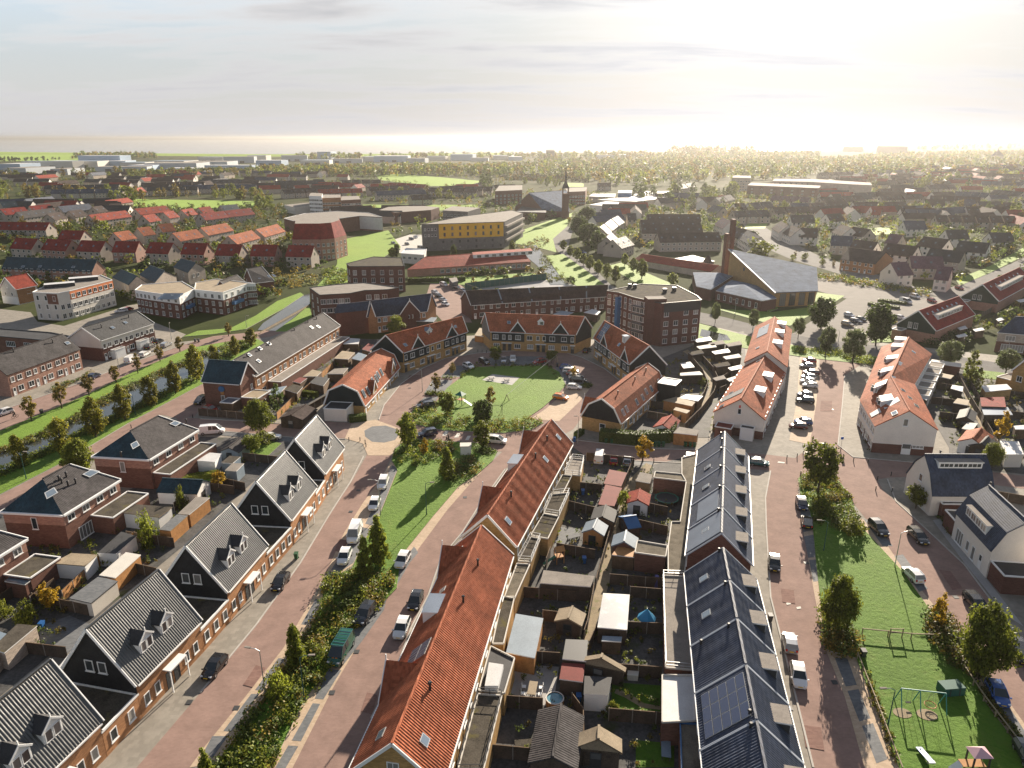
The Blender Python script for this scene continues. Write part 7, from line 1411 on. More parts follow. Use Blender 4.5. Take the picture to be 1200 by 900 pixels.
for i, (x, y, w, l) in enumerate([(824,397,22, 'topmost'),(840,401,20, 'second'),(828,405,24, 'third'),(816,412,18, 'fourth'),(845,411,22, 'fifth'),(860,402,20, 'sixth'),(858,417,22, 'seventh'),(846,426,20, 'eighth'),(862,430,18, 'ninth'),(843,442,16, 'tenth'),(858,443,14, 'lowest')]): S('pale flat shed behind the white-walled row, %s down from the church road' % l, [(x-w/2, y+1),(x+w/2-3, y-2.5),(x+w/2, y+1.5),(x-w/2+4, y+4)], 2.6,('whiteflat', 'feltpale', 'cream', 'felt')[i % 4], 'timberdark')
# eastern gardens
S('dark red hipped garden house behind the bent row', [(1148.5,465.8),(1177,465),(1179,477),(1150,476)], 3.2, 'burgundy', 'timberdark', rim='dark'); S('grey roofed shed below the dark red garden house', [(1150,477.5),(1181,477),(1187,486),(1153,486)], 2.8, 'zinc', 'timberdark', rim='metal'); S('white flat roofed tall garage at the alley end', [(1171.6,516.4),(1193.8,517.3),(1200,532.4),(1178.7,532.4)], 3.0, 'whiteflat', 'cream', 'garage', 'garage'); gshed('white garden house with bright orange roof', (1140,513),(1150,501), 2.6,4.0,2.6, 'orange', 'white'); gshed('black gabled shed below the orange garden roof', (1150,519),(1158,511), 2.2,3.4,2.3, 'feltdark', 'timberdark')
S('tan flat shed in the middle of the eastern gardens', [(1117,472),(1122,466.5),(1136,469),(1134,475)], 2.5, 'tan', 'timberdark'); gshed('small grey gabled shed with pale edge in the eastern gardens', (1132,488),(1136,478), 1.8,3.2,2.3, 'feltdark', 'timberdark'); S('white topped shed below the columnar trees', [(1114,455),(1116,451),(1129,453),(1128,459)], 2.5, 'whiteflat', 'timberdark'); S('white awning over a terrace behind the bent row', [(1074,458),(1090,462),(1086,469),(1073,463)], 2.6, 'whiteflat', 'timberdark'); S('pale flat extension roof beside the columnar trees', [(1150,452),(1180,450),(1186,456),(1155,459)], 3.0, 'whiteflat', 'yellowbrick'); S('pink white shed roof right of the garden house', [(1127,502),(1134,495),(1146,496),(1140,504)], 2.4, 'cream', 'timberdark'); S('long white roofed shed under the willow by the church road', [(1090,425),(1092,421),(1127,426),(1126,430)], 2.8, 'cream', 'redbrick'); S('small flat shed with rounded top at the lime trees', [(1100,441),(1103,437),(1118,440),(1114,444)], 2.4, 'tan', 'timberdark')
S('white panelled lean-to near the frame edge garden', [(1188,499),(1200,498),(1206,503),(1190,503)], 2.4, 'whiteflat', 'timber')
for i, (x, y, w) in enumerate([(1128,383,12),(1147,385,14),(1172,373,10),(1127,392,14),(1198,351,16)]): S('white roofed shed in the gardens under the dark red row, %s from the gable' % ORD[i],[(x-w/2, y+1),(x+w/2-3, y-1.5),(x+w/2, y+1.5),(x-w/2+3, y+3.5)], 2.6, 'whiteflat', 'timberdark')
# western gardens
S('white walled summerhouse with tan roof behind the veranda', [(61,660),(99.5,663),(114,650),(83.5,648)], 2.6, 'tan', 'white', rim='tan'); S('dark roofed white shed beside the green climber', [(114,648),(136,649),(160,628),(142,623)], 2.5, 'feltdark', 'white'); S('beige roofed timber shed in line with the slate shed', [(116,674),(135,677),(165,650),(147.5,647)], 2.5, 'cream', 'teak'); S('slate roofed low shed in line below the beige one', [(81,701),(106.7,706.7),(138,681),(115.5,675.2)], 2.4, 'bay', 'cream', rim='dark')
S('grey flat garage with brick sides at the frame edge', [(-10,760),(20,731),(43.5,733),(5,765)], 2.8, 'felt', 'palebrick'); S('glass roofed veranda leaning on the hipped house', [(5,681),(29,685),(58,664),(32,659)], 2.7, 'skylight', 'redbrick', 'veranda', 'veranda'); S('large brown flat roofed outbuilding with white garage doors', [(129.5,599),(186,606),(202,594),(146.7,590)], 2.9, 'felt', 'white', rim='tan'); S('long carport with orange timber posts and pale roof', [(208.4,601.8),(221.8,602.7),(245.8,583),(229.8,582)], 2.6, 'feltpale', 'teak', 'carport', 'carport'); S('grey roof of the carport lower half with orange edge', [(186,620.5),(199.5,622),(220,604),(207.5,602.8)], 2.6, 'bay', 'teak', 'carport', 'carport', rim='tan')
gshed('white garden house with teal tiled roof', (237,562.5),(191,560.5), 2.6,4.0,2.5, 'teal', 'white', 'garden_house', 'shed'); S('white marquee roof behind the yellow green hedge', [(216.4,538.7),(252,541.3),(260,531.6),(221,528)], 2.5, 'whiteflat', 'white', 'marquee', 'marquee'); gshed('pale green shed with grey gable roof behind the delivery van', (268,524),(282,513), 2.2,3.2,2.2, 'greyroof', 'bluegrey'); S('grey flat garden shed, upper of two beside the lawn', [(259,542),(272.4,543),(282,535),(269,534)], 2.5, 'felt', 'bluegrey'); S('grey flat garden shed with window, lower of two beside the lawn', [(263.5,551),(277,552),(286,543),(272.4,542.6)], 2.5, 'feltpale', 'bluegrey')
S('white awning between the two nearest steep houses', [(63,789),(73,790),(86,767),(83,763)], 2.4, 'whiteflat', 'white', 'awning', 'awning'); S('dark flat garage half hidden behind the steep houses', [(0,740),(-30,765),(-10,775),(15,745)], 2.6, 'bluegrey', 'palebrick', 'garage', 'garage')
gshed('open carport with teal frame and brown hipped roof', (341,486),(358,474), 3.0,3.4,2.4, 'brownroof', 'timberdark', 'carport', 'carport')
for i, (p, r) in enumerate([([(402,403),(405,396),(422,397),(420,403)], 'whiteflat'),([(391,420),(401,411),(416,413),(408,421)], 'tan'),([(383,438),(392,432),(408,431),(402,438)], 'feltpale'),([(355,441),(366,433),(377,435.5),(371,441)], 'tan'),([(343,447),(351,442),(360,443),(352,449)], 'feltred'),([(363,448),(371,441),(386,443),(379,452)], 'feltdark'),([(333,456),(344,450),(355,453),(348,461)], 'felt'),([(412,420),(420,413),(430,416),(424,423)], 'bluegrey'),([(303,460),(320,455),(336,452),(325,464)], 'bluegrey'),([(424,409),(432,402),(440,405),(434,412)], 'feltred')]): S('small flat shed in the gardens behind the grey row, %s one, %s roof' % (ORD[i], {'whiteflat': 'white', 'tan': 'tan', 'feltpale': 'pale', 'feltred': 'red', 'feltdark': 'black', 'felt': 'mossy', 'bluegrey': 'blue grey'}[r]), p, 2.5, r, 'timber')
S('grey roofed carport beside the dark brick block', [(480,376),(488,371),(512,372),(508,377)], 2.8, 'bluegrey', 'timberdark', 'carport', 'carport'); S('pale roofed shed against the long dark brick row', [(648,368),(658,364),(672,366),(664,370)], 2.8, 'bluegrey', 'timberdark'); S('white roofed conservatory of the long dark brick row', [(684,366),(694,362),(704,365),(700,369)], 2.8, 'whiteflat', 'timberdark', 'conservatory', 'conservatory'); S('yellow timber gate house beside the orange row', [(556,393),(562,384),(571,386),(572,395)], 2.2, 'tan', 'teak'); S('small brick substation by the school car park', [(526,326),(530,331),(537,329),(535,325)], 3.0, 'feltpale', 'greybrick', 'substation', 'substation')
# fences
POST = None
def fence(pts, label, h=1.8, m='timberdark', closed=False, cap=None, post=True):
 global POST
 if POST is None: b = MB(); b.beam((0,0,0),(0,0,1), .1,.1, M['feltpale'], up=Vector((0,1,0))); POST = b.mesh('fence_post', uv=False)
 P = [G(*p) for p in pts]; o = P[0]; e = empty('garden_fence', (o.x, o.y, .03), label, 'fence'); b = MB()
 for a, c in zip(P, P[1:]):
  d = (c-a); b.beam(V3(a, h/2), V3(c, h/2), .05, h, M[m]); b.beam(V3(a, h+.02), V3(c, h+.02), .1,.05, M[cap or 'timber'])
  n = max(1, round(d.length/2.6))
  if post:
   for i in range(n): q = a+d*i/n; inst('post', POST, e, (q.x-o.x, q.y-o.y, 0), scale=(1,1, h+.08))
 b.build('panel', e, (o.x, o.y, 0)); return e
F_ = fence
for l, p in [('behind the parked vans on the brick street', [(687,540),(743,546)]),('along the west side of the alley, upper half', [(741,548),(727,583),(722,603)]),('along the west side of the alley, middle', [(721,606),(709,650),(698,690)]),('along the west side of the alley, lower half', [(696,695),(688,740),(684,752)]),('between first and second garden under the red felt sheds', [(668,574),(705,578)]),('between the gardens above the orange gabled shed', [(660,596),(700,606)]),('with pale posts below the orange gabled shed', [(652,648),(697,656)]),('above the long pale shed', [(640,666),(645,652)]),('below the long pale shed', [(610,700),(675,706)]),('between sheet roofed garden room and pale gabled shed', [(636,728),(680,733)]),('grey one above the tiled terrace with hot tub', [(594,775),(656,779)]),('below the tiled terrace with hot tub', [(581,829),(636,833)]),('at the lowest garden of the orange row', [(574,888),(628,893)]),('right of the alley under the red roofed shed', [(736,595),(782,605)]),('above the blue barrel garden', [(748,620),(782,628)]),('right of the alley above the puddled roof', [(714,685),(777,690)]),('between puddled roof shed and extension', [(738,700),(776,703)]),('below the blue parasol', [(735,742),(780,744)]),('below the pavilion, with pale posts', [(720,792),(775,796)]),('below the winding garden path', [(713,845),(796,852)]),('along the alley end beside the corrugated house', [(670,827),(683,845),(684,900)]),('from the alley to the dark shed', [(700,742),(690,765)]),
 ('along the yellow timber garden of the teal house', [(325,492),(345,472),(362,458),(392,430)]),('in front of the red car at the teal house', [(233,487),(300,493)]),('between carport and gambrel row gardens', [(361,484),(385,470)]),('behind the grey row extension, upper', [(372,447),(410,415)]),('inner line of the curved alley', [(784,505),(812,484),(824,468),(829,455),(823,440),(806,420)]),('outer line of the curved alley', [(802,505),(822,485),(836,466),(841,450),(835,437),(820,420)]),('between black annexe and tan sheds', [(762,478),(792,482)]),('below the tan sheds', [(758,490),(782,494)]),('behind the white-walled row at the alley', [(842,450),(860,440)]),('short one beside the dark red lean-to', [(843,462),(856,456)]),
 ('along the eastern garden alley, west side', [(1121,443),(1136,472),(1160,512),(1178,548)]),('along the eastern garden alley, east side', [(1131,443),(1146,472),(1170,512)]),('between bent row terraces, upper', [(1082,453),(1121,460)]),('between bent row terraces, middle', [(1090,473),(1130,478)]),('between bent row terraces, lower', [(1100,491),(1132,495)]),('under the long white shed of the eastern gardens', [(1090,433),(1122,440)]),('east of the columnar trees', [(1150,462),(1200,468)]),('behind the dark grey garage sheds', [(1180,490),(1200,492)]),('under the dark red row gardens', [(1095,397),(1150,372),(1190,350)]),('beside the pale house with glossy roof', [(1160,585),(1200,592)]),
 ('between steep houses and the paved garden, upper', [(40,708),(105,722)]),('yellowish, along the slate and beige sheds', [(75,705),(122,660),(160,634)]),('behind the carport with orange posts', [(150,634),(205,642)]),('between the steep house gardens, middle', [(142,668),(185,678)]),('behind the paved garden with blue bin', [(38,712),(66,690)]),('at the frame edge garden below the garage', [(28,766),(80,772)]),('along the veranda garden', [(0,712),(42,682)]),('between lawn garden and steep houses', [(262,570),(288,576)]),('behind the white pick-up along the lawn', [(285,540),(330,545)]),('reddish, below the white marquee garden', [(240,575),(275,580)]),('beside the teal roofed garden house', [(205,600),(242,574)])]: F_(p, 'dark timber garden fence '+l if not l.startswith(('grey', 'yellow', 'red')) else 'timber garden fence, '+l, m='teak' if 'yellow' in l else 'timberdark')
F_([(566,397),(576,408)], 'orange timber fence beside the orange row north of the green', m='teak'); F_([(305,391),(362,359)], 'low timber edge of the canal lawn by the water', .6, 'tan', post=False)
for p, l in (([(545,340),(640,328)], 'far side'),([(545,340),(560,346)], 'short side')): F_(p, 'tall green mesh fence of the sports court, '+l, 3.0, 'lampgreen')
# odd garden things
b = MB(); N_ = 16; r = [(cos(2*pi*i/N_), sin(2*pi*i/N_)) for i in range(N_)]
tub = MB()
for i in range(N_):
 j = (i+1) % N_; tub.poly([(*[1.05*c for c in r[i]], 0),(*[1.05*c for c in r[j]], 0),(*[1.1*c for c in r[j]], 1.0),(*[1.1*c for c in r[i]], 1.0)], M['teak']); tub.poly([(*[1.1*c for c in r[i]], 1.0),(*[1.1*c for c in r[j]], 1.0),(*[.95*c for c in r[j]], 1.0),(*[.95*c for c in r[i]], 1.0)], M['cream'])
wt = MB(); wt.poly([(.96*x, .96*y, .9) for x, y in r], plain('pool water', (.12,.26,.32), .05)); simple('hot_tub', 'hot tub', 'round timber hot tub on the tiled garden terrace', (650,826),[('tub', tub),('water', wt)])
sheet('garden_ground', [(590,778),(655,782),(648,828),(582,824)], .05, M['tiled']); sheet('garden_ground', [(717,800),(775,804),(776,845),(716,838)], .05, M['grass']); sheet('path', [(722,808),(735,812),(755,825),(777,829),(777,833),(752,830),(732,818),(720,813)], .06, M['alley']); sheet('garden_ground', [(745,868),(790,872),(790,900),(745,900)], .05, M['grass']); sheet('garden_ground', [(45,735),(82,722),(112,735),(78,768),(50,760)], .05, M['bay']); sheet('garden_ground', [(655,618),(680,620),(676,650),(648,645)], .05, M['bay'])
def tableset(px, label, rz=.0, m='tan'):
 t = MB(); t.hexa([(-1.1,-.5,.76),(1.1,-.5,.76),(1.1,.5,.76),(-1.1,.5,.76)],[(-1.1,-.5,.7),(1.1,-.5,.7),(1.1,.5,.7),(-1.1,.5,.7)], M[m]); l = MB()
 for x in (-.9,.9): l.beam((x, -.4,0),(x, -.4,.7), .08,.08, M['dark'], up=Vector((0,1,0))); l.beam((x, .4,0),(x, .4,.7), .08,.08, M['dark'], up=Vector((0,1,0)))
 simple('garden_table', 'table', label, px, [('table_top', t),('leg', l)], rz)
CH = None
def chair(px, label, rz=0.):
 s = MB(); s.hexa([(-.24,-.24,.46),(.24,-.24,.46),(.24,.24,.46),(-.24,.24,.46)],[(-.24,-.24,.42),(.24,-.24,.42),(.24,.24,.42),(-.24,.24,.42)], M['white']); k = MB(); k.hexa([(-.24,.24,.95),(.24,.24,.95),(.24,.2,.46),(-.24,.2,.46)],[(-.24,.28,.95),(.24,.28,.95),(.24,.24,.46),(-.24,.24,.46)], M['white']); l = MB()
 for x in (-.2,.2):
  for y in (-.2,.2): l.beam((x, y, 0),(x, y, .43), .04,.04, M['metal'], up=Vector((0,1,0)))
 simple('garden_chair', 'chair', label, px, [('seat', s),('backrest', k),('leg', l)], rz, 'white chairs round the terrace table')
tableset((624,812), 'tan table on the tiled terrace beside the hot tub', 1.4)
for i, (x, y, rz) in enumerate([(614,808,1.5),(613,816,1.5),(634,809,-1.6),(633,817,-1.6),(617,823,3.1),(627,823,3.1)]): chair((x, y), 'white garden chair at the tan table on the tiled terrace', rz)
tableset((615,877), 'weathered table in the lowest garden of the orange row', .1, 'felt'); tableset((780,884), 'pale grey table in the lawn garden at the frame edge', 1.4, 'bluegrey'); tableset((672,633), 'grey lounge table in the garden with orange gabled shed', .4, 'bay')
pc = plain('blue parasol cloth', (.02,.22,.42), .6); b = MB();
for i in range(8): a0, a1 = i*pi/4,(i+1)*pi/4; b.poly([(1.3*cos(a0), 1.3*sin(a0), 1.5),(1.3*cos(a1), 1.3*sin(a1), 1.5),(0,0,2.9)], pc)
p = MB(); p.tube((0,0,0),(0,0,3.0), .04,.04, M['metal'], 6); simple('parasol', 'parasol', 'bright blue parasol in a dark garden', (757,735),[('canopy', b),('pole', p)])
b = MB(); b.tube((0,0,0),(0,0,1.9), .45,.3, plain('folded parasol cloth', (.06,.06,.22), .6)); simple('folded_parasol', 'parasol', 'folded purple parasol by the rear extension', (769,688),[('canopy', b)])
t = MB(); sl = MB(); rf = MB()
for x in (-.6,.6):
 for y in (-.6,.6): t.beam((x, y, 0),(x, y, 2.3), .12,.12, M['teak'], up=Vector((0,1,0)))
t.hexa([(-.6,-.6,1.25),(.6,-.6,1.25),(.6,.6,1.25),(-.6,.6,1.25)],[(-.6,-.6,1.15),(.6,-.6,1.15),(.6,.6,1.15),(-.6,.6,1.15)], M['teak']); rf.poly([(-.75,-.75,2.3),(.75,-.75,2.3),(.75,0,2.9),(-.75,0,2.9)], M['teak']); rf.poly([(-.75,.75,2.3),(.75,.75,2.3),(.75,0,2.9),(-.75,0,2.9)], M['teak']); sl.hexa([(-.6,-.25,1.25),(-2.6,-.25,.2),(-2.6,.25,.2),(-.6,.25,1.25)],[(-.6,-.25,1.15),(-2.6,-.25,.1),(-2.6,.25,.1),(-.6,.25,1.15)], gm); simple('play_tower', 'play equipment', 'orange timber play tower with green slide in a garden', (655,659),[('frame', t),('roof', rf),('slide', sl)], .3)
b = MB()
for i in range(10): a = i*2*pi/10; c = (i+1)*2*pi/10; b.poly([(2.1*cos(a), 2.1*sin(a), .75),(2.1*cos(c), 2.1*sin(c), .75),(0,0,.72)], M['dark']); b.beam((2.1*cos(a), 2.1*sin(a), .78),(2.1*cos(c), 2.1*sin(c), .78), .25,.08, gm)
l = MB()
for i in range(4): a = i*pi/2+.4; l.beam((2*cos(a), 2*sin(a), 0),(2*cos(a), 2*sin(a), .75), .06,.06, M['metal'], up=Vector((0,1,0)))
simple('trampoline', 'trampoline', 'round garden trampoline with green rim below the brick terrace wall', (781,588),[('mat', b),('leg', l)])
# ------------------------------------------------------------------ middle distance: school, flats, far church, estates, works by the lake
e = flat_block('apartment_block', 'grey flats with a yellow panelled upper front, behind the red roofed school', 'flats', [(494,263.3),(591.3,260),(613,250),(600,246.5),(540,254)], 15.4, 'greybrick', 'feltpale', rim='dark')
wallpanel(e, (543,261.6), 'yellow_panel', 7.0,15.2, 'yellowpanel', .2,.985,.12); facade(e, (543,261.6), 8,(8.3,11.8), 1.2,2.0, x0=.22, x1=.97, prj=.14, frame='dark'); facade(e, (543,261.6), 10,(1., 4.4), 1.2,1.5, frame='dark'); facade(e, (543,261.6), 4,(8.4,11.8), 1.1,1.4, x0=.02, x1=.18)
for z in (4,8,12): wallpanel(e, (602,255), 'balcony_front', z-.2, z+1.0, 'feltpale', .02,.98,1.4)
h = House('school', 'long low school with broad red roof and white clerestory band', 'school', from_px((498,301),(612,293),(477,316),(622,306.5), 'b', 7.0,3.7), 7.0,3.7, 'pinkbrick', 'redroof', None, trim=None, hip={'0': None, '1': None}, detail=False); L = h.length('b')
h.flat_dormer('b', L*.66, L*.52,.42,1.8, 'white', 'redroof', .2,8); p, n = h.wallpt('b', 1,1)
for i in range(16): h.win('b', L*(.27+.045*i), 1.0,1.9,1.7)
e = flat_block('building', 'low white annex at the west end of the red roofed school', 'building', [(470,297),(497,299),(500,292),(476,291)], 5, 'cream', 'whiteflat'); facade(e, (484,298), 4,(2.2,), 2., 1.4)
def mansard(name, label, pts, z0, z1, inset, wall, roof, top):
 pl = ccw(pxpoly(pts, z0)); c = sum((Vector(p) for p in pl), Vector((0,0)))/len(pl); e = empty(name, (c.x, c.y, 0), label, 'flats'); b = MB(); r = MB(); t = []
 for p in pl: d = Vector(p)-c; t.append(c+d*(1-inset/d.length))
 n = len(pl)
 for i in range(n): j = (i+1) % n; b.poly([(*pl[i], 0),(*pl[j], 0),(*pl[j], z0),(*pl[i], z0)], M[wall]); r.poly([(*pl[i], z0),(*pl[j], z0),(*t[j], z1),(*t[i], z1)], M[roof])
 b.build('wall', e); r.build('mansard_roof', e); k = MB(); k.poly([(*p, z1) for p in t], M['feltpale']); k.build('roof_top', e); PLS[e.name] = [(pl, z0)]; return e
e = mansard('apartment_block', 'brick flats under a steep dark purple red mansard roof', [(342,280.7),(376,280.7),(392,279.3),(406,275.3),(398,266),(346,267)], 11.5,19.5,3.6, 'pinkbrick', 'burgundy', 'felt')
for px, n in (((359,280.7), 5),((384,280), 3),((399,277), 3)): facade(e, px, n, (1,4.2,7.6), 1.4,1.7)
e = flat_block('sports_hall', 'sports hall with curved pale roof and brick front behind the purple roofed flats', 'hall', [(332.7,256),(344,259),(395,256.5),(421,253),(448,254.5),(432,249.5),(395,247.5),(358,250)], 10, 'redbrick', 'feltpale'); wallpanel(e, (435,254), 'pale_blue_front', 1,9.5, 'whiteflat')
for lab, pts, z, w in (('white stair tower end of the flats behind the sports hall', [(362,229.5),(377,230),(378,226.5),(364,226)], 15, 'white'),('orange brick flats with balconies between white tower and red wing', [(377.5,232),(399,231.5),(399,228),(379,228)], 13, 'orangebrick'),('red brick wing of the flats behind the sports hall', [(399.5,234.7),(422.7,233.5),(420,229.5),(400,230)], 12, 'redbrick'),('low white block before the orange brick flats', [(333,240),(345,243),(369,240),(366,237)], 6, 'cream'),('low brown brick college with window bands, larger wing', [(444,246),(463,249),(505,246),(515,243),(490,240.5),(455,242.5)], 8.5, 'brownbrick'),('low grey brick college with window bands, smaller wing', [(519,246.5),(548,248),(563,243.5),(530,241.5)], 8.5, 'greybrick'),('brown brick apartment slab west of the far church', [(580,224),(612,222.5),(612,217),(585,217.5)], 13, 'redbrick'),('brown brick apartment slab east of the far church', [(664,225),(686,224),(688,219.5),(662,220)], 13, 'redbrick'),('pale office block in the sun glare above the dark terraces', [(905,212),(950,213),(1000,216),(1022,217),(1020,214),(950,209.5),(908,209.5)], 14, 'palebrick'),('long brown slab in the glare below the pale offices', [(876,217),(960,220.5),(962,217.5),(880,214)], 12, 'brownbrick'),('tall pale block in the glare at the wood edge', [(858,208),(880,208.5),(880,206),(860,205.5)], 16, 'palebrick'),('grey harbour hall on the shore under the crane', [(988,172),(1012,172),(1012,170.8),(990,170.8)], 22, 'greybrick'),('stepped grey hall on the shore east of the crane', [(1028,171),(1064,171.5),(1064,169.5),(1032,169)], 28, 'greybrick'),('round-topped block above the distant woods', [(640,176),(650,176.2),(650,174.6),(640,174.5)], 24, 'greybrick')):
 e = flat_block('flat_roofed_block', lab, 'building', pts, z, w, 'feltpale', rim=None)
 i = ((pts[0][0]+pts[1][0])/2,(pts[0][1]+pts[1][1])/2); fl = [1+3.2*k for k in range(max(1, int(z/3.4)))]
 if pts[0][1] > 205: facade(e, i, 7, fl, 2.2,1.6)
h = House('church', 'far brick church with sweeping grey roof below a pointed spire', 'church', from_px((620,226),(664,223),(637,246.5),(667,248), 'b', 18,5), 18,5, 'brownbrick', 'slatematte', None, trim=None, detail=False); h.win('0', 8,8,2,4); S('low annexe of the far church with dark roof', [(605,248),(640,249),(640,243),(612,241)], 6, 'feltdark', 'brownbrick', 'church_annexe', 'annexe')
g = G(662,256); e = empty('church_spire', (g.x, g.y, 0), 'dark pointed spire with open belfry at the far church', 'spire'); b = MB(); b.box((g.x, g.y), Vector((1,0)), 2.6,2.6,0,20, M['brownbrick']); b.build('tower', e); b = MB()
for x in (-2.2,2.2):
 for y in (-2.2,2.2): b.beam((g.x+x, g.y+y, 20),(g.x+x, g.y+y, 24), .7,.7, M['brownbrick'], up=Vector((0,1,0)))
b.build('belfry', e); b = MB()
for i in range(4): q = [(-2.9,-2.9),(2.9,-2.9),(2.9,2.9),(-2.9,2.9)]; p, r = q[i], q[(i+1) % 4]; b.poly([(g.x+p[0], g.y+p[1], 24),(g.x+r[0], g.y+r[1], 24),(g.x+r[0]*.3, g.y+r[1]*.3,29),(g.x+p[0]*.3, g.y+p[1]*.3,29)], M['feltdark']); b.poly([(g.x+p[0]*.3, g.y+p[1]*.3,29),(g.x+r[0]*.3, g.y+r[1]*.3,29),(g.x, g.y, 42)], M['feltdark'])
b.build('spire_roof', e)
for i, (p, z, w) in enumerate([([(690,240),(725,242),(748,238),(710,236)], 6, 'white'),([(700,234),(745,236),(790,231),(752,229)], 6, 'cream'),([(724,226),(740,226),(741,223),(725,223)], 10, 'bluepanel'),([(742,229),(800,228),(796,224),(745,224)], 6, 'cream'),([(690,230),(720,231),(722,227),(694,227)], 6, 'cream')]): S('pale flat roofed shop building in the centre beyond the avenue, %s from the church' % ORD[i], p, z, 'whiteflat', w, 'shop_building', 'shop')
# --- estates: every house a thing, counted along its row
HM = {}
def hmesh(L, w, zr, ze, wall, roof, nw=3):
 k = (round(L), round(w*2), round(zr), round(ze), wall, roof)
 if k in HM: return HM[k]
 b = MB(); r = MB(); x = L/2; wl, rf = M[wall], M[roof]
 for s in (-1,1):
  b.poly([(-x, s*w, 0),(x, s*w, 0),(x, s*w, ze),(-x, s*w, ze)], wl)
  b.poly([(s*x, -w, 0),(s*x, w, 0),(s*x, w, ze),(s*x, 0, zr),(s*x, -w, ze)], wl)
  y = s*(w+.3); z = ze-.2; o = x+.25; t = [(-o, y, z+.12),(o, y, z+.12),(o, 0, zr+.15),(-o, 0, zr+.15)]; r.hexa(t, [(a, c, d-.2) for a, c, d in t], rf)
  n = max(2, int(L/3.2))
  for i in range(n):
   c = -x+L*(i+.5)/n
   for zz in (.9,3.6)[:2 if ze > 4.8 else 1]:
    b.poly([(c-.75, s*(w+.04), zz),(c+.75, s*(w+.04), zz),(c+.75, s*(w+.04), zz+1.4),(c-.75, s*(w+.04), zz+1.4)], M['white']); b.poly([(c-.62, s*(w+.06), zz+.12),(c+.62, s*(w+.06), zz+.12),(c+.62, s*(w+.06), zz+1.28),(c-.62, s*(w+.06), zz+1.28)], M['glass'])
   if i % 2 == 0:
    f = .42; cy, cz = y*f, zr+.15+(z-zr)*f; y2, z2 = y*(f+.16), zr+.15+(z-zr)*(f+.16); r.poly([(c-.5, cy, cz+.08),(c+.5, cy, cz+.08),(c+.5, y2, z2+.08),(c-.5, y2, z2+.08)], M['skylight'])
  b.poly([(s*(x+.04), -.6, ze),(s*(x+.04), .6, ze),(s*(x+.04), .6, ze+1.5),(s*(x+.04), -.6, ze+1.5)], M['glass'])
 HM[k] = (b.mesh('estate_wall', uv=False), r.mesh('estate_roof')); return HM[k]
hcount = 0
def estate_house(c, ang, L, w, zr, ze, wall, roof, label, group):
 global hcount
 hcount += 1; u_ = Vector((cos(ang), sin(ang)))*L/2; v_ = Vector((-sin(ang), cos(ang)))*(w+1); NOGO.append([c-u_-v_, c+u_-v_, c+u_+v_, c-u_+v_]); bm, rm = hmesh(L, w, zr, ze, wall, roof); e = empty('estate_house', (c.x, c.y, 0), label, 'house', group, rz=ang); inst('wall', bm, e); inst('roof', rm, e); return e
RN = dict(redroof='red', burgundy='dark red', orangelow='orange', orange='orange', greyroof='grey', slate='blue grey', brownroof='brown', black='black', purple='purple', teal='teal')
def ridge(p0, p1, zr, ze, w, wall, roof, label, group=None):
 a, c = G(*p0, zr), G(*p1, zr); d = c-a; return estate_house((a+c)/2, atan2(d.y, d.x), d.length, w, zr, ze, wall, roof, label, group)
def hrow(p0, p1, n, w, zr, ze, wall, roof, phrase, gap=.0, turn=0.):
 a, c = G(*p0, zr), G(*p1, zr); d = (c-a)/n; ang = atan2(d.y, d.x)
 for i in range(n):
  q = a+d*(i+.5); estate_house(q, ang+R(turn), d.length*(1-gap) if not turn else 10, w, zr+((i*7) % 3-1)*.15, ze, wall, roof, '%s roofed house, %s from the west, %s' % (RN[roof], ORD[i], phrase), RN[roof]+' roofed row '+phrase)
rw = [((19.3,278.7),(44,280)),((56,280),(84,281.6)),((96,281.6),(123.3,282.7)),((136,282.7),(163,283)),((176.7,283.7),(202.7,284.7)),((216.7,284.7),(243.3,285.3)),((256.7,286),(284,286.7)),((296.7,286.7),(325,287)),((338.7,287.3),(368,288))]
for i, (a, c) in enumerate(rw): ridge(a, c, 10.5,5.6,5.0, 'pinkbrick' if i % 2 else 'palebrick', 'burgundy', 'dark red roofed semi, %s from the west in the front row of the estate' % ORD[i], 'front row of dark red semis');
for i, (a, c) in enumerate([((133,272.7),(150.7,270)),((160.7,267.3),(174.7,265.6)),((185,263),(200.7,261.6)),((202,273.3),(230,268.7)),((235,267),(264.7,261.6)),((267.3,276.7),(294.7,270)),((300,269),(324.7,262.7))]): ridge(a, c, 10,5.6,5, 'palebrick', 'orangelow', 'orange roofed estate house, %s from the west behind the dark red semis' % ORD[i], 'orange roofed estate houses')
for i, (a, c, r) in enumerate(sorted([((158,244.7),(194,241), 'redroof'),((167,252.7),(180.7,250.7), 'redroof'),((191,248.7),(202.7,247), 'redroof'),((212,246),(225,244), 'redroof'),((232,243.5),(246,242), 'redroof'),((104,252),(146.7,246.7), 'redroof'),((0,260),(58,260.7), 'burgundy'),((73,270),(99,270.4), 'burgundy'),((18.7,248.7),(61,244), 'greyroof'),((68,242),(104,238.7), 'slate'),((55,251),(70,248.5), 'brownroof'),((80,247.5),(95,245.5), 'brownroof'),((108,242.5),(119,241), 'brownroof'),((128,239),(141,238), 'brownroof'),((0,245),(28,242.5), 'burgundy'),((34,241.5),(58,239.5), 'burgundy'),((0,236.5),(18,235.5), 'teal'),((258,241),(277,239.5), 'teal'),((234,250.7),(262,247.3), 'burgundy'),((263,247.2),(292.7,244), 'burgundy')])): ridge(a, c, 9.8,5.4,5, 'palebrick', r, '%s roofed house of the estate below the park, %s counting eastward' % (RN[r], ORD[i]), 'north-west estate')
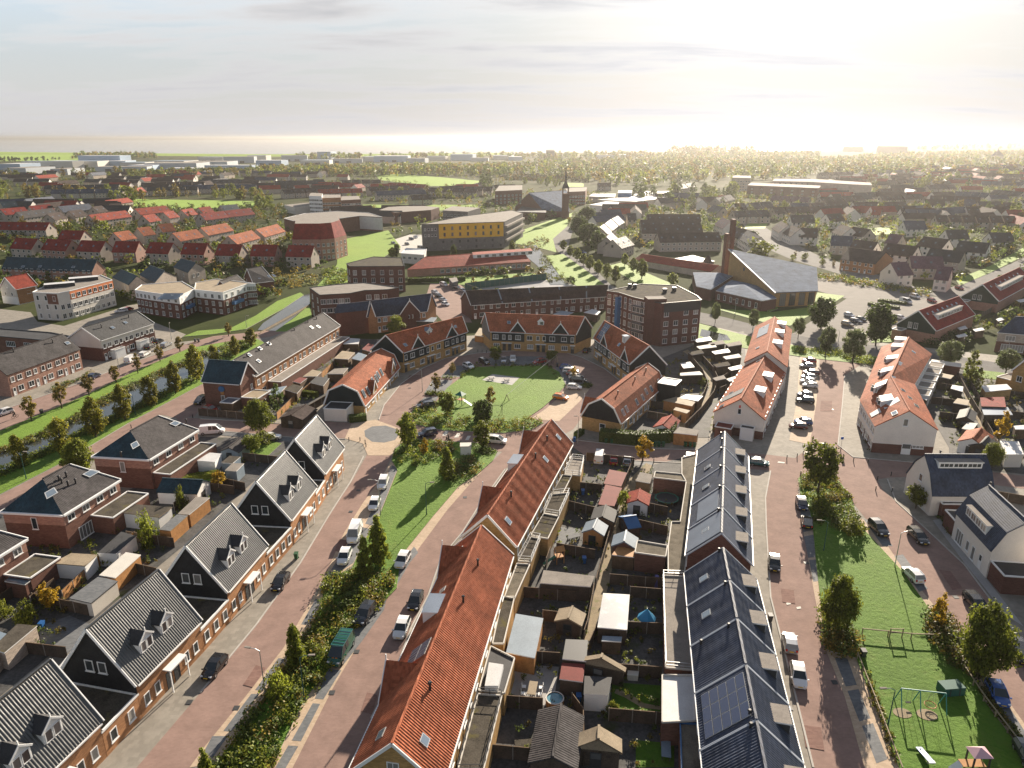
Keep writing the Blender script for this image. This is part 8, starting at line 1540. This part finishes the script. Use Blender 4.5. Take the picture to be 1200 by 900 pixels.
for p0, p1, n, r, ph in [((52,217),(140,216), 6, 'black', 'behind the park trees'),((60,222),(145,221), 5, 'slate', 'just behind the autumn trees'),((165,214),(240,213), 5, 'brownroof', 'north of the white gabled house'),((172,219),(232,218), 4, 'black', 'beside the white gabled house'),((214,217),(300,216), 6, 'slate', 'north of the green park strip'),((246,211),(300,210), 4, 'greyroof', 'at the edge of the works wood'),((300,217),(360,215.5), 5, 'black', 'north of the college'),((322,212),(380,211), 5, 'black', 'under the works wood'),((330,222),(392,219), 5, 'brownroof', 'north of the white stair tower'),((366,216),(420,214), 4, 'burgundy', 'with dark red tiles north of the college'),((372,222),(424,220.5), 4, 'redroof', 'behind the sports hall'),((400,211),(446,210.5), 4, 'brownroof', 'west of the golf green'),((430,219),(480,217), 4, 'brownroof', 'south of the golf green'),((455,214),(500,216), 4, 'burgundy', 'along the golf green'),((440,224),(498,222), 4, 'slate', 'north of the brown college'),((503,219.5),(560,221), 4, 'brownroof', 'north of the grey college'),((480,229),(505,228), 2, 'brownroof', 'beside the brown college'),((545,218.5),(578,219), 3, 'brownroof', 'beside the brown slab')]: hrow(p0, p1, n, 5,9.6,5.4, 'palebrick', r, ph, .08)
ridge((157,221),(166,219.5), 9,3.5,5, 'white', 'redroof', 'white gabled house with orange red roof beside the park')
for i, (a, c) in enumerate([((758.7,251),(820,251.3)),((750.7,257.6),(820,258)),((752,263.7),(822,264)),((770.7,273.3),(842,272.3))]): ridge(a, c, 10,5.6,6, 'palebrick', 'brownroof', 'long brown roofed terrace west of the brick tower, %s from the north' % ORD[i], 'long brown terraces west of the tower')
gshed('low red roofed annex bending along the avenue lawn', (752,297.5),(842,311), 6,5.5,3.2, 'redroof', 'palebrick', 'school_annexe', 'school', hip={'0': None}); hp_ = gshed('dark pyramid roof pavilion between red annex and tower', (829,299.5),(832,299.5), 8,7.5,3.4, 'brownroof', 'palebrick', 'pavilion', 'pavilion', hip={'0': None, '1': None}); S('white sunlit flat roof beside the dark pyramid pavilion', [(790,303),(820,307),(838,306),(812,299)], 3.6, 'whiteflat', 'palebrick', 'school_building', 'school')
for i, (a, c, w) in enumerate([((703,266),(708,262.5), 5),((709,262),(716,257), 5),((717,256.5),(724,253), 5),((711,278),(716,272), 5),((718,281),(733,277), 5.5),((735,250),(745,250), 5)]): ridge(a, c, 9.5,5.2, w, 'palebrick', 'black', 'sunlit terrace house of the bent row by the avenue trees, %s from the north' % ORD[i], 'bent row by the avenue')
ER = [((1059,259),(1083,259), 'slate'),((1108,269.3),(1132,269.3), 'black'),((1160,272.7),(1184,272.7), 'black'),((1044,274),(1058,275.5), 'purple'),((1082.7,277),(1112.7,280.7), 'brownroof'),((1041,285),(1076,289), 'brownroof'),((1090.7,291),(1130.7,295), 'black'),((1125,282),(1160,285), 'black'),((1066.7,300),(1104,301), 'purple'),((1044,308),(1062,307), 'purple'),((1100,312),(1116,313.5), 'purple'),((1002,281),(1028.7,284), 'brownroof'),((975,276),(999,277), 'slate'),((986,263),(998,267), 'brownroof'),((1000,265.5),(1020,268.5), 'brownroof'),((939,267),(959,268), 'brownroof'),((928,264),(938,268), 'brownroof'),((915,259),(924,264), 'brownroof'),((926,252),(952.7,252), 'greyroof'),((968,251),(985,250), 'brownroof'),((927,238),(947,238), 'slate'),((950,238),(966,237), 'brownroof'),((967.5,237),(992,236), 'brownroof'),((1000,237),(1030,236.5), 'brownroof'),((1008,241),(1020,242), 'redroof'),((1024,243.5),(1034,244), 'redroof'),((1034,237),(1060,236), 'brownroof'),((1084,233.5),(1107,234), 'brownroof'),((1132,242),(1146,242), 'brownroof'),((1163,242),(1181,242), 'brownroof'),((1123,234),(1142,234), 'slate'),((1146,236),(1172,236), 'greyroof'),((1176,237),(1190,237.5), 'brownroof'),((860,239),(872,238), 'greyroof'),((876,238.5),(888,237), 'greyroof'),((890,237),(902,236), 'greyroof'),((846,255),(857,259), 'purple'),((862,266),(885,272), 'brownroof'),((876,270),(892,278), 'black'),((836,240),(848,243), 'black')]
O40 = ORD+['twenty-'+o for o in ORD[:9]]+['thirtieth']+['thirty-'+o for o in ORD[:9]]+['fortieth']
for i, (a, c, r) in enumerate(sorted(ER)): ridge(a, c, 10.0,5.2,5.2, 'palewall' if i % 3 else 'palebrick', r, '%s roofed pale house of the eastern estate, %s counting eastward' % (RN[r], O40[i]), 'eastern estate behind the church')
h = House('house', 'brown brick house with orange gable beside the church car park hedge', 'house', from_px((995,290),(1038,295.3),(985,304),(1025,309.5), 'b', 10,5.4), 10,5.4, 'orangebrick', 'brownroof', None, detail=False, trim=None); h.units('b', 3)
b0 = random.Random(11)
for p0, p1, n, r, ph in [((700,214),(716,214), 2, 'brownroof', 'in the woods beyond the shops'),((792,217),(812,214), 2, 'black', 'with dark gables in the golden wood'),((838,232),(856,228), 2, 'greyroof', 'at the dark trees north of the terraces'),((960,231),(1010,229), 4, 'brownroof', 'south of the pale offices'),((905,229),(950,231), 4, 'purple', 'under the long brown slab'),((1030,229),(1080,227), 4, 'brownroof', 'south of the yellow trees'),((1030,221),(1080,220), 4, 'brownroof', 'west of the bright yellow tree'),((1085,217),(1118,216), 3, 'greyroof', 'behind the bright yellow tree'),((1120,224),(1160,226), 4, 'slate', 'around the sunlit white roofs'),((1165,222),(1200,225), 3, 'greyroof', 'at the east frame edge'),((1150,212),(1200,213), 4, 'slate', 'below the domed church'),((1040,211),(1080,210), 4, 'brownroof', 'north of the yellow trees'),((1090,206),(1140,207), 4, 'brownroof', 'in the haze of the old town'),((1150,203),(1200,204), 4, 'brownroof', 'near the dome in the haze'),((960,202),(1000,201), 4, 'brownroof', 'in the golden haze north of the offices'),((1060,198),(1120,198), 4, 'greyroof', 'of the old town toward the harbour'),((1130,195),(1190,196), 4, 'greyroof', 'of the old town under the shore'),((1000,192),(1050,191), 4, 'brownroof', 'by the harbour halls'),((905,243),(985,241), 6, 'brownroof', 'in front of the hazy terraces'),((1060,245),(1118,246), 4, 'slate', 'west of the white bungalows'),((1095,252),(1190,253), 6, 'brownroof', 'on the hedge belt'),((858,247),(900,246), 3, 'greyroof', 'east of the terraces'),((1000,226),(1060,224), 4, 'greyroof', 'between offices and yellow trees'),((1090,229),(1150,231), 4, 'brownroof', 'below the yellow dome tree'),((960,225),(1000,225), 3, 'redroof', 'under the pale offices')]: hrow(p0, p1, n, 5.5,9.5,5.2, 'palebrick', r, ph, .1)
g = G(1168,186); e = empty('church', (g.x, g.y, 0), 'domed old church in the haze near the east frame edge', 'church'); b = MB(); b.box((g.x, g.y), Vector((1,0)), 12,12,0,9, M['palebrick']); b.build('wall', e); b = MB()
for i in range(4): q = [(-13,-13),(13,-13),(13,13),(-13,13)]; p, r = q[i], q[(i+1) % 4]; b.poly([(g.x+p[0], g.y+p[1], 9),(g.x+r[0], g.y+r[1], 9),(g.x+r[0]*.12, g.y+r[1]*.12,24),(g.x+p[0]*.12, g.y+p[1]*.12,24)], M['slate']); b.poly([(g.x+p[0]*.12, g.y+p[1]*.12,24),(g.x+r[0]*.12, g.y+r[1]*.12,24),(g.x, g.y, 34)], M['slate'])
b.build('roof', e)
# --- harbour works along the lake
M['worksblue'] = surf('pale blue steel cladding', (.34,.44,.56), .6,.06,.05); M['worksgrey'] = surf('grey steel cladding', (.42,.45,.48), .6,.06,.05); rg = random.Random(5)
wk = [(0,199,24,8),(26,197,60,10),(50,195,96,8),(72,196,44,9),(93,194,48,16),(141,197,30,8),(112,201,60,6),(60,205,20,7),(5,205,26,8),(150,200,30,7),(176,194,40,7),(170,199,60,9),(222,195,44,7),(232,190,30,9),(262,191,36,11),(290,190,22,12),(300,194,30,8),(330,189,30,11),(352,193,34,7),(372,186,16,15),(385,191,40,7),(425,189,16,8),(438,190,40,11),(476,191,22,8),(500,188,22,8),(528,188,26,12),(552,189,20,6),(578,187,22,8),(596,188,16,7),(700,187,20,9),(722,185,16,7),(240,199,56,6),(195,203,30,6),(745,184,10,8)]
for i, (x, y, wpx, z) in enumerate(sorted(wk)):
 z *= 1.35; a, c = G(x, y), G(x+wpx, y); dep = 30+rg.random()*50; sk = rg.uniform(-.15,.15)*(c-a).length*.3; pl = [tuple(a),(c.x, c.y+sk),(c.x+rg.uniform(-8,8), c.y+sk+dep),(a.x, a.y+dep)]; q = Vector(((a.x+c.x)/2, a.y)); e = empty('works_hall', (q.x, q.y, 0), '%s steel works hall by the lake, %s' % (('pale blue', 'grey', 'white')[i % 3],(O40[i]+' counting eastward')), 'hall', 'works halls by the lake'); m = ('worksblue', 'worksgrey', 'cream')[i % 3]
 b = MB(); pl = ccw(pl)
 for p, r in zip(pl, pl[1:]+pl[:1]): b.poly([(*p, 0),(*r, 0),(*r, z),(*p, z)], M[m])
 b.build('wall', e); b = MB(); b.prism(pl, z, z+.8, M[m], M[('whiteflat', 'bluegrey', 'feltpale')[(i*5) % 3]]); b.build('roof', e)
 if wpx > 28:
  for t in (.25,.6): b = MB(); p = Vector(pl[0]).lerp(Vector(pl[1]), t); d = (Vector(pl[1])-Vector(pl[0])).normalized(); b.box(p+Vector((0,-.2)), d, 6,.3,0, min(5, z*.6), M['dark']); b.build('gate', e)
# --- wind turbines are lost in the haze; two leaning crane masts stand at the harbour
for i, (x0, y0, x1, y1) in enumerate([(997,172,999.5,152),(1004,172,1007,150)]):
 g = G(x0, y0); k = g.y/FPX; b = MB(); b.tube((g.x, g.y, 0),(g.x+(x1-x0)*k, g.y, (y0-y1)*k), 1.2,.8, M['dark'], 6); o = b.build('crane_mast', off=(g.x, g.y, 0), uv=False); tag(o, 'slender leaning harbour mast in the glare, %s one' % ('shorter' if i == 0 else 'taller'), 'crane')
# --- trees between the estates: those one can tell apart
def scatter(pts, n, kinds, H, phrase, seed, wide=None):
 rg = random.Random(seed); x0, x1 = min(p[0] for p in pts), max(p[0] for p in pts); y0, y1 = min(p[1] for p in pts), max(p[1] for p in pts); k = 0
 while k < n:
  p = (rg.uniform(x0, x1), rg.uniform(y0, y1))
  if not inside(p, pts): continue
  tree(kinds[k % len(kinds)], p, 'tree '+phrase, H=H*rg.uniform(.7,1.3), group='trees '+phrase); k += 1
scatter([(0,232),(60,234),(190,238),(190,232),(60,226),(0,226)], 26, ['farautumn', 'fargreen', 'farautumn'], 12, 'in autumn tint along the park north of the estate', 1); scatter([(190,232),(310,236),(310,228),(200,226)], 16, ['fargreen', 'farautumn'], 11, 'on the east part of the park strip', 2); scatter([(0,212),(140,210),(300,209),(420,207),(440,203),(200,204),(0,207)], 46, ['fargreen', 'fardark', 'farautumn'], 13, 'between the works and the dark roofed estate', 3); scatter([(205,268),(250,262),(268,260),(260,252),(215,256)], 10, ['fardark', 'fargreen'], 8, 'between the red and orange roofed houses', 4); scatter([(0,275),(130,272),(130,266),(0,268)], 12, ['fargreen', 'farautumn'], 7, 'in the gardens behind the dark red semis', 5); scatter([(110,303),(240,312),(330,316),(350,308),(200,300)], 14, ['fardark', 'fargreen'], 5, 'in the gardens in front of the dark red semis', 6); scatter([(300,238),(350,242),(340,250),(300,246)], 9, ['fargreen', 'fardark'], 9, 'west of the sports hall', 7); scatter([(425,232),(520,234),(580,232),(560,228),(440,228)], 12, ['farautumn', 'faryellow', 'fargreen'], 9, 'behind the brown college', 8); scatter([(740,240),(790,246),(850,246),(860,228),(790,226),(745,232)], 40, ['fardark', 'fargreen', 'fardark'], 13, 'in the dark belt north of the long brown terraces', 9); scatter([(845,262),(880,258),(900,262),(905,250),(860,248)], 12, ['faryellow', 'farautumn', 'fargreen'], 9, 'around the street east of the terraces', 10); scatter([(990,258),(1060,254),(1200,262),(1200,250),(1050,249),(985,252)], 34, ['fargreen', 'farautumn', 'fardark'], 9, 'in the hedge belt behind the church estate', 11)
scatter([(1010,222),(1110,224),(1190,226),(1190,214),(1020,214)], 22, ['farautumn', 'faryellow', 'fardark'], 12, 'yellowing in the haze of the eastern estate', 12); scatter([(905,248),(990,248),(1000,244),(910,244)], 10, ['faryellow', 'fargreen'], 7, 'in gardens of the hazy terraces', 13); scatter([(575,216),(580,222),(565,224),(562,214)], 5, ['fardark'], 15, 'in the dark clump beside the golf green', 14); scatter([(600,218),(660,219),(660,215),(600,214)], 8, ['fargreen', 'fardark'], 9, 'behind the far church slabs', 15); scatter([(925,306),(1000,318),(1090,335),(1095,330),(1000,312),(930,300)], 9, ['fargreen', 'farautumn'], 4, 'in the house gardens along the car park hedge', 16); scatter([(1120,300),(1200,275),(1200,268),(1130,290)], 6, ['fargreen'], 5, 'among the pale houses at the frame edge', 17)
tree('faryellow', (1103,219), 'bright yellow domed tree in the hazy estate', top=206, wpx=16)
def woods(name, pts, n, H, mats, seed, leaf=3.2, per=26, nogo=False):
 """A far wood that reads as one mass."""
 pl = pxpoly(pts); rg = random.Random(seed); b = MB(); k = 0; x0, x1 = min(p[0] for p in pl), max(p[0] for p in pl); y0, y1 = min(p[1] for p in pl), max(p[1] for p in pl)
 while k < n:
  p = (rg.uniform(x0, x1), rg.uniform(y0, y1))
  if not inside(p, pl) or (nogo and any((p[0]-q[0][0])**2+(p[1]-q[0][1])**2 < 40000 and inside(p, q) for q in NOGO)): k += .05; continue
  h = H*rg.uniform(.6,1.35); r = h*.42; mt = M[mats[int(rg.random()*len(mats))]]
  leaves(b, (p[0], p[1], h*.55), r, per, leaf, mt, rg, .4,1.1); leaves(b, (p[0]+rg.uniform(-2,2), p[1], h*.8), r*.6, per//2, leaf, mt, rg, .5); k += 1
 tag(b.build(name, uv=False), kind='stuff')
woods('woods', [(300,207),(440,207),(520,206),(600,208),(600,198),(460,199),(330,201),(300,202)], 700,13, ['leafdark', 'leaf', 'leafbrown'], 1); woods('woods', [(600,206),(690,213),(740,222),(850,213),(1000,208),(1080,204),(1080,190),(900,186),(760,188),(640,191),(600,196)], 1700,13, ['leafdark', 'leaf', 'leafbrown'], 2); woods('woods', [(1080,215),(1200,213),(1200,178),(1080,180),(1000,184),(1020,205)], 1000,11, ['leafdark', 'leafbrown', 'leaf'], 3); woods('woods', [(80,187),(185,186),(180,183),(90,183)], 130,15, ['leafdark', 'leafbrown'], 4,4.); woods('woods', [(340,185.5),(420,185),(520,184.5),(600,184),(720,182),(850,181.5),(960,181),(960,184.5),(720,187),(480,188),(360,188)], 560,16, ['leafdark', 'leafbrown', 'leaf'], 5,4.5); woods('woods', [(780,182),(880,182),(890,180),(800,179.5)], 140,30, ['leafdark', 'leafbrown'], 6,5.); woods('woods', [(1060,178),(1200,174),(1300,172),(1300,169),(1200,170),(1080,174)], 240,22, ['leafdark', 'leafbrown'], 7,7.); woods('woods', [(150,207),(330,205),(330,202),(150,204)], 260,9, ['leafdark', 'leaf', 'leafbrown'], 8); woods('reed_marsh', [(600,212),(690,214),(680,206),(600,205)], 160,3, ['reed', 'leafbrown'], 9); woods('woods', [(0,190),(70,188),(70,187),(0,187)], 40,8, ['leafdark'], 10)
def far_roofs(bands, seed):
 """Roofs too far off to count, past the three hundred houses built one by one: one mass."""
 rg = random.Random(seed); b = MB()
 for q, n in bands:
  pl = pxpoly(q); x0, x1 = min(p[0] for p in pl), max(p[0] for p in pl); y0, y1 = min(p[1] for p in pl), max(p[1] for p in pl); k = 0
  while k < n:
   p = Vector((rg.uniform(x0, x1), rg.uniform(y0, y1))); k += .02
   if not inside(p, pl) or any((p.x-w[0][0])**2+(p.y-w[0][1])**2 < 40000 and inside(p, w) for w in NOGO): continue
   k += .98; a = rg.choice((-.12,.1,1.4,.5))+rg.uniform(-.1,.1); u = Vector((cos(a), sin(a))); v = Vector((-u.y, u.x)); L, w, ze, zr = rg.uniform(7,19), 4.8,5.2, rg.uniform(8.8,9.8); rf = M[rg.choice(('brownroof', 'black', 'slate', 'brownroof', 'burgundy', 'redroof'))]; P = lambda i, j, z: V3(p+u*L*i+v*w*j, z)
   NOGO.append([(p+u*L*i+v*w*j) for i, j in ((-1.1,-1.5),(1.1,-1.5),(1.1,1.5),(-1.1,1.5))])
   for s in (-1,1): b.poly([P(-1, s, 0), P(1, s, 0), P(1, s, ze), P(-1, s, ze)], M['palebrick']); b.poly([P(s, -1,0), P(s, 1,0), P(s, 1, ze), P(s, 0, zr), P(s, -1, ze)], M['palewall']); b.poly([P(-1.03,0, zr+.1), P(1.03,0, zr+.1), P(1.03, s*1.08, ze), P(-1.03, s*1.08, ze)], rf)
 tag(b.build('distant_houses'), kind='stuff')
far_roofs([([(0,226),(0,206),(300,206),(430,208),(440,226),(300,228)], 75),([(430,224),(600,222),(600,228),(440,232)], 8),([(860,236),(1210,246),(1210,196),(1080,198),(1000,206),(880,224)], 120),([(900,262),(1040,250),(1210,258),(1210,272),(1130,266),(980,262)], 14),([(760,246),(840,246),(840,238),(770,236)], 8),([(0,262),(150,258),(160,240),(0,240)], 14),([(400,262),(470,262),(480,250),(420,250)], 4),([(690,262),(745,246),(745,262),(735,275)], 8)], 9)
GV = ['leafdark', 'leaf', 'leafbrown', 'leafdark']
for q, n, H, sd in (([(-20,238),(330,243),(345,262),(400,300),(360,345),(300,335),(200,325),(130,312),(-20,318)], 1300,4.5,21),([(735,232),(1230,214),(1230,330),(1110,335),(900,296),(860,290),(760,300),(735,280)], 2200,5,22),([(400,228),(600,224),(720,228),(745,300),(690,300),(672,262),(600,262),(470,300),(455,262)], 420,5,23),([(-20,206),(600,207),(600,230),(-20,236)], 700,5.5,24),([(-40,318),(160,322),(240,335),(330,330),(330,350),(290,352),(170,345),(60,345),(-40,372)], 200,4,25),([(130,330),(165,342),(160,355),(135,352)], 30,4,26),([(1090,305),(1230,275),(1230,420),(1195,400),(1140,395),(1100,390),(1190,345),(1200,315)], 200,4,27),([(545,322),(700,316),(712,336),(560,350)], 60,3,28),([(610,245),(660,240),(668,250),(620,262)], 60,5,29)):
 woods('garden_greenery', q, n, H, GV, sd, 1.1 if H < 6 else 1.8,22, True)
for q, n, H, sd in (([(672,530),(690,545),(735,547),(765,547),(800,640),(775,700),(780,900),(585,900),(600,800),(640,690)], 260,1.0,41),([(0,640),(80,640),(180,590),(235,540),(330,520),(290,560),(205,635),(100,725),(40,770),(-40,800)], 170,1.1,42),([(745,470),(785,425),(830,404),(866,395),(866,425),(830,480),(790,500)], 120,1.1,43),([(1085,450),(1105,425),(1200,455),(1200,545),(1120,530)], 170,1.3,44),([(310,460),(395,405),(432,405),(425,430),(375,465),(325,488)], 110,1.0,45),([(1100,400),(1150,378),(1200,355),(1200,365),(1160,390),(1110,402)], 50,1.6,46)):
 woods('garden_planting', q, n, H, ['leafdark', 'leaf', 'leafdark', 'leaflime', 'leafbrown'], sd, .22,30, True)
# ------------------------------------------------------------------ the air: one closed box of thin even haze
def haze():
 b = MB(); x, y0, y1, z0, z1 = 70000,-3000,80000,-2.0, CAM_H+16
 p = [(-x, y0),(x, y0),(x, y1),(-x, y1)]; b.prism(p, z0, z1, M['white'], None, True)
 o = b.build('haze', uv=False); tag(o, kind='stuff'); o.data.materials.clear()
 m = bpy.data.materials.new('thin haze'); m.use_nodes = True; n = m.node_tree; n.nodes.clear()
 out = n.nodes.new('ShaderNodeOutputMaterial'); v = n.nodes.new('ShaderNodeVolumePrincipled')
 v.inputs['Color'].default_value = (.385,.375,.365,1); v.inputs['Density'].default_value = HAZE_D; v.inputs['Anisotropy'].default_value = .66
 n.links.new(v.outputs[0], out.inputs['Volume']); o.data.materials.append(m)
HAZE_D = .00011
haze()
